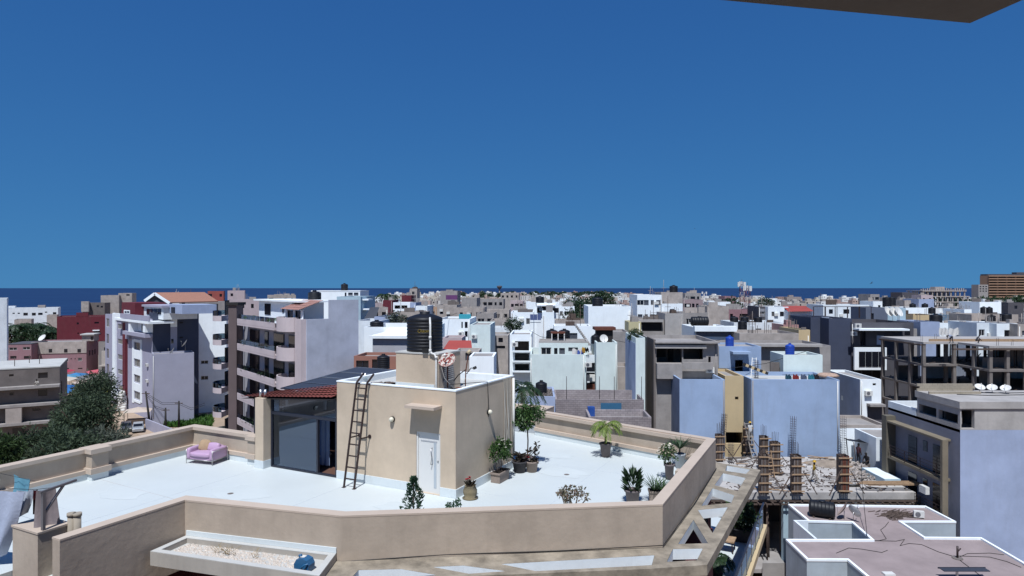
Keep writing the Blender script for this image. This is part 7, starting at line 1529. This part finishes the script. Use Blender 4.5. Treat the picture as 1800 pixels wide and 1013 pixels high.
FAR = {}
for (nm, lb, u0, u1, vt, d, L, mt, n, rows) in far:
    h = House(nm, lb, u0, u1, vt, d, L, mt, wins=grid(u0, u1, vt, d, n, rows, hash(lb) % 97 if False else len(lb) * 7 + int(u0), w=1.0, h=1.1), cat="house", yaw=2.6 if u0 > 640 else -20, parapet=.45); FAR[lb] = h
    rr = random.Random(len(lb) * 31 + int(u0)); m = MB()
    if d < 200 and n:
        for _ in range(rr.randint(0, 2)):
            x_ = rr.uniform(.5, max(.6, h.W - 1.4)); z_ = h.H - rr.uniform(1.6, 3.4); MB().box(x_, x_ + .85, -.35, -.01, z_, z_ + .6).build("air_conditioner", PVC, h.root)
    if d < 200 and rr.random() < .7: x_ = rr.choice((.25, h.W - .3)); MB().cyl((x_, -.07, 0), (x_, -.07, h.H - rr.uniform(.2, .9)), .06, n=6).build("drain_pipe", rr.choice((PVC, CONC)), h.root)
    if d < 260: clutter(m, h.W, L, h.H, rr, 1.2); q = m.build("roof_clutter", rr.choice((CONC, CONCD, SAND, WOOD)), h.root); q["kind"] = "stuff"
def fx(lb): return FAR[[k for k in FAR if lb in k][0]]
h = fx("loggia house") if False else House("loggia_house", "white loggia house with two framed openings left of centre", 691, 721, 532, 172, 7, WHITE, wins=[(693.5, 537, 703.5, 543, 'o'), (705.5, 537, 716, 543, 'o')], cat="house", parapet=.5)
h = fx("purple panel"); h.pbox("purple_panel", plaster("purple_paint", (.17, .06, .20), streak=.05), 784, 519, 804, 527, -.2, -.004); h.pbox("roof_hut", CONC, 782, 509.5, 794, 511.4, 2, 6)
h = fx("wide dark opening"); h.pbox("opening", VOID, 1126, 567, 1163, 582, -.02, -.003); h.pbox("roof_ledge", CONCL, 1121, 562, 1164, 566, -.8, -.01)
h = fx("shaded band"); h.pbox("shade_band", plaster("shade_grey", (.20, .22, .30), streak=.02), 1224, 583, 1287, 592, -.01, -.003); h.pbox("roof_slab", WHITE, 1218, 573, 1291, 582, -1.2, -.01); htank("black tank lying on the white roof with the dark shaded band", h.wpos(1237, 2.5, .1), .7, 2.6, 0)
h = fx("bright red roof"); m = MB(); m.add([(-.5, -1.2, h.H - .2), (h.W, -1.2, h.H - .1), (h.W + .5, 5, h.H + .9), (.5, 5, h.H + .9)], [(0, 1, 2, 3)]); m.build("red_roof", REDROOF, h.root)
h = fx("small turret"); h.pbox("turret", plaster("rose_paint", (.46, .27, .27)), 1382, 563, 1391, 571, 0, 1.2); h.pbox("window", DARK, 1385.5, 565, 1388, 570, -.03, -.004)
h = fx("outdoor stair"); m = MB()
for k in range(12): m.box(X(1011 + 2.2 * k, 97) - X(1011, 97), X(1014 + 2.2 * k, 97) - X(1011, 97), 0, 1, -.26 * k - .35, -.26 * k)
o = m.build("stair", CONCL, None, (X(1011, 97), 97.2, Z(570, 97))); tag(o, "outdoor stair sloping down to the right on the white house", "stair")
h = fx("charcoal house"); h.pbox("screen", plaster("screen_grey", (.3, .32, .38)), 1336, 543, 1344, 548, -.05, -.003); h.pbox("screen", plaster("screen_grey", (.3, .32, .38)), 1336, 552, 1344, 557, -.05, -.003)
h = fx("laundry strung")
for i, (u, w_) in enumerate(((1651, 1.5), (1668, 2.2), (1681, 2.0), (1696, 1.6), (1707, 1.2))): laundry_strip(["first", "second", "third", "fourth", "fifth"][i] + " white sheet from the left on the right hand laundry line", (X(u, 117), 117, Z(577 + (i % 2), 117)), w_, (.74, .75, .78), 1.3, 20 + i)
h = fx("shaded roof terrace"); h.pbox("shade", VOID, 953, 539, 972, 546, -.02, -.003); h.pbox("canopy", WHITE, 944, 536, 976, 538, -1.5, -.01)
# solar arrays
t = thing("solar_array", "blue solar array on the roof of the white central house", "solar panel", (X(932, 110), 110, Z(563, 110)))
for i in range(3):
    m = MB(); m.add([(.62 * i * 1.0, 0, 0), (.62 * i + .58, 0, 0), (.62 * i + .58, .8, .95), (.62 * i, .8, .95)], [(0, 1, 2, 3)]); m.build("panel", flat("blue_cell", (.03, .05, .15), .2), t)
MB().bar((0, .4, -.4), (1.8, .4, -.4), .1).build("support", GALV, t)
# telecom masts
def mast(label, u, vt, vb, d):
    hgt = Z(vt, d); t = thing("radio_mast", label, "radio mast", (X(u, d), d, 0)); w = .85
    for k in range(12):
        z0, z1 = hgt * k / 12, hgt * (k + 1) / 12; m = MB()
        for (a, b) in ((-w, -w), (w, -w), (w, w), (-w, w)): m.cyl((a, b, z0), (a, b, z1), .11, n=4)
        q = [(-w, -w), (w, -w), (w, w), (-w, w)]
        for i in range(4): m.bar((*q[i], z0), (*q[(i + 1) % 4], z1), .1); m.bar((*q[i], z1), (*q[(i + 1) % 4], z1), .1)
        m.build("lattice_section", flat("mast_white", (.45, .40, .42), .6) if k % 2 else flat("mast_red", (.22, .08, .10), .6), t)
    for k in range(5):
        a = k * 1.256; MB().box(-.25, .25, -.15, .15, 0, 2.2).build("panel_antenna", PVC, t).location = (math.cos(a) * 1.6, math.sin(a) * 1.6, hgt - 2.2 + .3 * (k % 2))
    MB().cyl((0, 0, hgt), (0, 0, hgt + 1.5), .06, n=5).build("lightning_rod", STEEL, t)
mast("left hand of two red and white radio masts on the skyline", 1304, 496, 545, 300); mast("right hand of two red and white radio masts on the skyline", 1314, 503, 545, 285)
t = thing("small_mast", "thin twin antenna mast right of the terraced flats", "antenna", (X(1238, 300), 300, 0)); MB().cyl((0, 0, 0), (0, 0, Z(515, 300)), .25, n=6).build("mast", ALU, t)
for sx in (-.9, .9): MB().box(sx - .3, sx + .3, -.2, .2, Z(517, 300), Z(513, 300)).build("panel_antenna", PVC, t)
# hotel, grey tower, big frame under construction
hd = 900.0; HT = thing("brown_hotel", "long brown hotel with seven balcony storeys on the right skyline", "hotel", (0, 0, 0)); hx0, hx1 = X(1737, hd), X(1880, hd); HB = plaster("hotel_brown", (.38, .25, .18), streak=.03)
ztop = Z(484.5, hd); MB().box(hx0, hx1, hd, hd + 16, 0, ztop).build("wall", HB, HT)
for k in range(9):
    z = ztop - 3.6 * k; MB().box(hx0 - .5, hx1, hd - 2.4, hd - .02, z - 1.5, z - .05).build("balcony_band", HB, HT)
    if k < 8:
        for j in range(9):
            xx = hx0 + 2 + j * 12.4; MB().box(xx, xx + 9.6, hd - .3, hd - .03, z - 3.5, z - 1.6).build("window", VOID, HT)
MB().box(hx0, hx1, hd + 1, hd + 15, ztop + .05, ztop + 2).build("roof_storey", CHAR2, HT); MB().box(X(1790, hd), hx1, hd + 3, hd + 12, ztop + 2.05, ztop + 4.5).build("roof_plant", CHAR2, HT)
GT = House("grey_tower", "slim grey tower left of the brown hotel", 1720, 1737, 500.5, 850, 14, CONC, wins=[(u, v, u + 3, v + 2) for u in (1722, 1727, 1732) for v in (503, 507, 511)], cat="tower")
CF = thing("skyline_frame", "large unfinished concrete frame on the right skyline", "building", (0, 0, 0)); cd = 520.0; cz = Z(511, cd)
for k in range(5):
    x0_, x1_ = X(1620 + 2 * (k == 0), cd), X(1705 - 6 * (k == 0), cd); MB().box(x0_, x1_, cd, cd + 22, cz - 4.4 * k - .7, cz - 4.4 * k).build("floor_slab", SAND, CF)
    for j in range(10):
        xx = x0_ + 1 + (x1_ - x0_ - 2) * j / 9
        for yy in (1, 11, 20): MB().box(xx - .4, xx + .4, cd + yy - .4, cd + yy + .4, cz - 4.4 * (k + 1), cz - 4.4 * k - .71).build("column", SAND, CF)
m = MB(); r = random.Random(3)
for j in range(22): xx = X(1622, cd) + j * 1.7; m.box(xx - .3, xx + .3, cd + 2, cd + 2.6, cz, cz + r.uniform(.8, 2.4))
m.build("starter_columns", SAND, CF); MB().box(X(1655, cd), X(1672, cd), cd + 8, cd + 14, cz + .02, cz + 3).build("lift_core", SAND, CF); MB().box(X(1591, cd), X(1620, cd), cd + 4, cd + 20, 0, cz - 1.5).build("scaffold_wing", CHAR2, CF)

# ================================================================== SCATTERED HOUSES OF THE TOWN
def inland(x, y, pad=0):
    ins = False; n = len(coast)
    for i in range(n):
        (xa, ya), (xb, yb) = coast[i], coast[(i + 1) % n]
        if (ya > y) != (yb > y) and x < (xb - xa) * (y - ya) / (yb - ya) + xa: ins = not ins
    return ins
PALS = [plaster(f"town_{i}", c, var=.14, streak=.10) for i, c in enumerate(((.74, .80, .88), (.86, .93, 1.0), (.42, .40, .40), (.48, .445, .43), (.52, .48, .46), (.27, .255, .26), (.50, .40, .38), (.44, .47, .55), (.40, .30, .29), (.56, .54, .50), (.33, .30, .31), (.62, .64, .68)))]
r = random.Random(77); BASES = []
ZONES = [(330, "behind the lilac block"), (520, "behind the pink balcony block"), (640, "behind the lavender side wall"), (700, "left of the red blocks"), (760, "around the sandy tower"), (830, "behind the black tank"), (900, "left of the picture's middle"), (970, "below the far green belt"), (1035, "left of the large white block"), (1115, "behind the large white block"), (1200, "behind the white three storey house"), (1285, "left of the radio masts"), (1340, "below the radio masts"), (1430, "behind the red roofed house"), (1500, "behind the slate wing"), (1560, "below the gliding bird"), (1620, "left of the skyline frame"), (1705, "below the skyline frame"), (1760, "left below the brown hotel"), (3000, "below the brown hotel")]
def zone(u): return next(n for lim, n in ZONES if u < lim)
def band(y): return "in the near rows" if y < 200 else "in the middle rows" if y < 330 else "in the rear rows"
def box_house(W_, L, H, mi, seed):
    """walls with real window recesses, parapet, stair hut: body plus one mesh of its small dark windows"""
    rr = random.Random(seed); m = MB(); wn_ = MB(); n = max(1, int(W_ / 3.2)); rows = max(1, int(H / 3.1)); hs = []
    for j in range(rows):
        for i in range(n):
            if rr.random() < .35: continue
            x = W_ * (i + .5) / n + rr.uniform(-.3, .3); w = rr.choice((.35, .5, .5, .8)); z = H - 3.1 * (j + 1) + 1.0 - .45
            if z > .4: hs.append((x - w, z, x + w, z + 1.1))
    m.wall((0, 0, 0), (1, 0, 0), W_, H - .6, hs, .2); m.wall((W_, 0, 0), (0, 1, 0), L, H - .6, [(L * .3, H - 3, L * .45, H - 1.7)], .2); m.wall((W_, L, 0), (-1, 0, 0), W_, H - .6); m.wall((0, L, 0), (0, -1, 0), L, H - .6, [(L * .55, H - 3, L * .7, H - 1.7)], .2)
    m.prism([(0, 0), (W_, 0), (W_, L), (0, L)], H - .6, H, [[(.2, .2), (W_ - .2, .2), (W_ - .2, L - .2), (.2, L - .2)]]); m.box(.21, W_ - .21, .21, L - .21, H - .9, H - .55)
    if rr.random() < .75:
        a = rr.uniform(.1, .5) * W_; b = min(W_ - .5, a + rr.uniform(2.5, 4.5)); m.box(a, b, L * .4, L * .85, H - .54, H + rr.uniform(1.6, 2.5))
    if rr.random() < .8: clutter(m, W_, L, H, rr)
    if rr.random() < .4: m.box(-.02, W_ * rr.uniform(.4, 1.0), -rr.uniform(.6, 1.2), -.01, H - 3.4, H - 3.15)
    for h in hs: wn_.box(h[0] + .01, h[2] - .01, .17, .21, h[1] + .01, h[3] - .01)
    wn_.box(W_ - .22, W_ - .18, L * .3 + .01, L * .45 - .01, H - 2.99, H - 1.71); wn_.box(.18, .22, L * .3 + .01, L * .45 - .01, H - 2.99, H - 1.71)
    return m, wn_
d = 150.0; k = 0; cnt = 0; spots = []
while d < 620:
    u = 170 + r.uniform(0, 20)
    while u < 1815:
        W_ = r.uniform(7.5, 13); wpx = W_ * F / d
        x = X(u, d); ok = inland(x, d + 12) and inland(x - 15, d + 15) and inland(x + W_ + 10, d + 10)
        if u < 640 and d > 215: ok = False
        if ok: spots.append((x, d + r.uniform(-3, 3), W_, min(r.uniform(9, 13), d * .085), r))
        u += wpx * r.uniform(1.0, 1.2)
    d *= 1.125
r2 = random.Random(5); keep = spots if len(spots) <= 300 else spots[:300]
TONE = ["white", "bright white", "grey", "sandy", "tan", "dark grey", "pinkish", "bluish", "reddish brown", "cream", "stone", "pale"]
for i, (x, y, W_, L, _) in enumerate(keep):
    H = r2.choice((6.5, 8, 9.5, 9.5, 11, 12.5)) + r2.uniform(-.6, .6); H = min(H, 19 - 7 * (y < 230)) ; 
    if y > 330: H += r2.uniform(0, 3)
    uu = CX + F * x / y; mi = r2.choice((0, 1, 1, 1, 11, 11, 0, 2, 9, 3, 7, 10, 1, 6, 5)) if uu > 890 else r2.choice((0, 1, 2, 2, 3, 3, 4, 5, 6, 8, 9, 10, 10, 11)); m, wn_ = box_house(W_, L, H, mi, i)
    lb = f"{TONE[mi]} flat roofed town house {band(y)} {zone(CX + F * (x + W_ / 2) / y)}"
    t = thing("town_house", lb, "house", (x, y, 0), math.radians(-2.6 + r2.uniform(-4, 4)), lb.replace("house", "houses"))
    m.build("wall", PALS[mi], t); q = wn_.build("windows", DARK, t); q["kind"] = "stuff"
    BASES.append((x, y, W_, L, H))
# houses beyond: one mass
m = MB(); cnt = 0
rest = spots[300:]; dd = d
while dd < 2350:
    u = 560
    while u < 1815:
        W_ = r2.uniform(9, 20); x = X(u, dd)
        if inland(x, dd + 30): rest.append((x, dd + r2.uniform(-10, 10), W_, 10, 0))
        u += W_ * F / dd * r2.uniform(1.1, 2.2)
    dd *= 1.10
for (x, y, W_, L, _) in rest:
    H = r2.choice((5, 6.5, 8, 9.5, 11, 13)) + r2.uniform(-.5, .5); m.cur = r2.choice((0, 0, 1, 1, 11, 2, 3, 4, 6, 8, 9, 9, 10)); m.box(x, x + W_, y, y + L, 0, H)
    if r2.random() < .6: m.box(x + W_ * .2, x + W_ * .5, y + 2, y + 7, H, H + 2.3)
    c0 = m.cur; m.cur = len(PALS)
    for j in range(int(H / 3)):
        for q in range(int(W_ / 3)):
            if r2.random() < .55: xx = x + 1 + q * 3; m.box(xx, xx + 1.3, y - .04, y - .001, H - 3 * j - 2.4, H - 3 * j - 1.1)
    m.cur = 0
o = m.build("distant_town", PALS + [DARK]); tag(o, "mass of tiny pale houses of the far town under the sea horizon", "town", kind="stuff")
# black tanks and dishes on the scattered roofs
T0 = drum("small black water tank on a roof of the crowded town", (0, 0, -50), .7, 1.4, group="small tanks on town roofs"); T0n = 0
r3 = random.Random(8)
for (x, y, W_, L, H) in BASES:
    if r3.random() < .36 and y < 480:
        loc = (x + W_ * r3.uniform(.5, .9), y + L * r3.uniform(.12, .35), H - .55 + r3.choice((0, .5)))
        if T0n == 0: T0.location = loc; T0["label"] = f"black tank on a town roof {band(y)} {zone(CX + F * x / y)}"
        else: copy_tree(T0, loc, scale=r3.uniform(.85, 1.25), label=f"black tank on a town roof {band(y)} {zone(CX + F * x / y)}")
        T0n += 1
for (lb, u, yb) in (("black tank on the large blank white block", 1053, 3), ("black tank on the tall white stepped house", 949, 2)):
    h = fx("large blank") if u > 1000 else fx("shaded roof terrace"); drum(lb, h.wpos(u, yb, -.45), .95, 1.9)
h = fx("raw concrete storey"); drum("black tank on the raw concrete storey against the sea", h.wpos(1189, 3, -.45), .9, 1.9)
h = fx("two tall black"); [drum(["left", "right"][i] + " of two tall black tanks beside the small white house", (X(u, 186), 186, Z(540, 186)), 1.15, 2.9) for i, u in enumerate((1559, 1567))]
h = fx("domed tanks"); [drum(["left", "middle", "right"][i] + " domed black tank on the white terrace house", h.wpos(u, 3, -.45), .75, 1.3) for i, u in enumerate((1299, 1318, 1342))]; drum("black barrel tank in front of the domed tanks", (X(1305, 110), 110, Z(580, 110)), .75, 1.5)
h = fx("roof tanks at the right"); [drum(["left", "right"][i] + " black tank on the long white house at the right", h.wpos(u, 3, -.45), .75, 1.35) for i, u in enumerate((1660 - 22, 1676 - 60))]
drum("big domed black tank at left on the lavender blank house", (X(1645, 125), 125, Z(567, 125)), 1.1, 1.5); drum("black tank on the long white house's right end", (X(1638, 160), 160, Z(552, 160)), .8, 1.5)
for i, (u, v) in enumerate(((1729, 551), (1739, 551), (1743, 565), (1768, 565))): drum(["left upper", "right upper", "left lower", "right lower"][i] + " of four black tanks at the far right", (X(u, 138), 138, Z(v, 138)), [.62, .62, .75, 1.05][i], [1.3, 1.25, 1.25, 1.6][i])
for i, (u, v) in enumerate(((970, 596), (992, 596))): drum(["left", "right"][i] + " black tank beside the roof cage above the aqua house", (X(u, 86), 86, Z(v + 3, 86)), .75, 1.4)
t = thing("roof_cage", "white framed cage between two black tanks above the aqua house", "frame", (X(981, 84), 84, Z(599, 84))); MB().box(-.9, .9, 0, 1.2, .9, 1.1).build("roof", RUST, t)
for sx in (-.8, 0, .8): MB().box(sx - .06, sx + .06, 0, .1, 0, .9).build("post", WFRAME, t)

# ================================================================== TREES
BARK = plaster("bark", (.10, .08, .065), streak=0, var=.2)
def tree(name, label, loc, H, rad, cz, nclump, nleaf, L, Wd, lm, seed, droop=.0, clump=.22, cat="tree", group=None, shell=.45):
    rr = random.Random(seed); t = thing(name, label, cat, loc, rr.random() * 6, group); m = MB(); m.cyl((0, 0, 0), (0, 0, cz - rad[2] * .3), rad[0] * .07 + .08, rad[0] * .045 + .05, 8)
    for k in range(7):
        a = k * 2.4; z0 = cz - rad[2] * (.7 - .1 * k); e = Vector((math.cos(a) * rad[0] * .75, math.sin(a) * rad[1] * .75, cz + rad[2] * rr.uniform(-.2, .6))); m.tube([(0, 0, max(.5, z0)), (e.x * .45, e.y * .45, (z0 + e.z) / 2), e], rad[0] * .022 + .02, 5)
    m.build("trunk", BARK, t); m = MB(); crown(m, (0, 0, cz), rad, nclump, nleaf, L, Wd, rr, clump, droop, shell); m.build("crown", lm, t); return t
CAS = leafmat("casuarina_leaf", (.018, .034, .020), (.070, .10, .05), .7); GREY = leafmat("grey_twig", (.045, .06, .045), (.12, .135, .10), .8); NEEM = leafmat("neem_leaf", (.02, .04, .015), (.06, .10, .03), .6)
def at(u, v, d): return (X(u, d), d, 0), Z(v, d)
for i, (u, v, d_, rr_, lb, lm) in enumerate(((152, 750, 72, (3.3, 3.2, 3.7), "largest feathery dark green tree at the left below the terrace", CAS), (168, 694, 84, (2.7, 2.7, 3.1), "tall feathery tree in front of the market awnings", CAS), (80, 788, 66, (2.9, 2.8, 2.1), "feathery tree low at the left of the largest one", CAS), (204, 788, 76, (1.5, 1.5, 1.3), "greyish bare twigged tree beside the dark car", GREY), (182, 795, 62, (2.8, 2.6, 2.3), "grey green tree behind the left parapet", GREY), (6, 800, 60, (1.7, 1.7, 1.7), "broad leaved tree at the left edge", NEEM), (125, 803, 56, (2.9, 2.8, 2.0), "dark feathery tree touching the left parapet", CAS), (140, 715, 92, (2.4, 2.4, 2.6), "loose feathery tree left of the tall one by the awnings", CAS), (118, 745, 82, (2.2, 2.1, 2.2), "thin feathery tree before the unfinished grey block", CAS))):
    loc, z = at(u, v, d_); tree("casuarina_tree", lb, loc, z, rr_, z, int(230 * rr_[0] / 3.5), 40, .5, .12, lm, 40 + i, .15, .26, group="trees on the left", shell=.3)
# palms and bushes by the seaside hall
r = random.Random(6)
def palm(label, u, v, d_, L, lm=LD, n=18, group=None, cat="palm tree"):
    loc, z = at(u, v, d_); t = thing("palm_tree", label, cat, loc, r.random() * 6, group); MB().tube([(0, 0, 0), (.2, .1, z * .5), (0, 0, z)], .2, 8).build("trunk", BARK, t)
    for k in range(n):
        m = MB(); frond(m, (0, 0, z), k * 2.4, L * r.uniform(.8, 1.1), L * r.uniform(.2, .8), L * r.uniform(.5, 1.1), 18, L * .3, L * .045, r); m.build("frond", lm, t)
    return t
for i, (u, v) in enumerate(((65, 572), (50, 578), (80, 576), (30, 574), (92, 585))): palm(["tallest", "second", "third", "leftmost", "rightmost"][i] + " dark palm below the seaside hall", u, v, 262 - 5 * i, 6.2, group="palms by the shore")
for i, (u, v) in enumerate(((20, 588), (45, 592), (72, 595), (95, 596))): loc, z = at(u, v, 245); tree("dark_bush_tree", ["first", "second", "third", "fourth"][i] + " dark bushy tree from the left under the shore palms", loc, z, (4.5, 4, 3.5), z, 40, 40, .9, .4, LD, 60 + i, group="bushy trees by the shore")
palm("dark palm tree behind the terrace's far end", 919, 682, 52, 2.2, LD, 16); palm("left of two small palms on the sea horizon", 676, 519, 260, 4.5, LD, 14); palm("right of two small palms on the sea horizon", 686, 520, 262, 4.5, LD, 14)
for i, (u, v, d_, R, lb) in enumerate(((1020, 545, 190, 5, "dark round tree left of the large white block"), (1060, 533, 260, 6, "dark round tree behind the large white block"), (1286, 538, 230, 4, "small dark tree below the dull red house"), (1018, 562, 135, 3, "small tree in the yard left of the large white block"), (902, 572, 112, 1.6, "small leafy tree on the white central house terrace"), (695, 570, 110, 2.6, "grey green thorny tree behind the black tank"), (1345, 535, 190, 2.6, "dark tree on the charcoal house"), (1118, 592, 70, 1.0, "potted shrub on the white fin wall"))):
    loc, z = at(u, v, d_); tree("round_tree", lb, loc, z, (R, R, R * .85), z, 60, 30, R * .16, R * .08, GREY if i == 5 else LD, 80 + i, group="trees of the town")
m = MB(); rt = random.Random(99)
for k in range(120):
    u = r.choice((r.gauss(960, 75), r.gauss(960, 75), r.uniform(830, 1110), r.uniform(1590, 1800))); d_ = r.uniform(1300, 2150) if u < 1200 else r.uniform(600, 850); sc = r.uniform(.55, 1.05)
    if inland(X(u, d_), d_ + 20):
        x = X(u, d_); m.cyl((x, d_, 0), (x, d_, 8 * sc), .5 * sc, n=5); crown(m, (x, d_, 9 * sc), (9 * sc, 9 * sc, 6 * sc), 44, 12, 2.4 * sc, 1.6 * sc, rt, .24)
o = m.build("far_green_belt", LD); tag(o, "belt of dark trees of the far shore under the sea horizon", "trees", kind="stuff")
WT_ = thing("water_tower", "thin water tower on the far skyline left of centre", "water tower", (X(878, 1500), 1500, 0)); MB().cyl((0, 0, 0), (0, 0, Z(508, 1500)), 1.6, n=10).build("shaft", CONC, WT_); MB().lathe([(1.6, 0), (6, 5), (6, 8), (.1, 9)], 16, (0, 0, Z(509, 1500))).build("bowl", CHAR2, WT_)
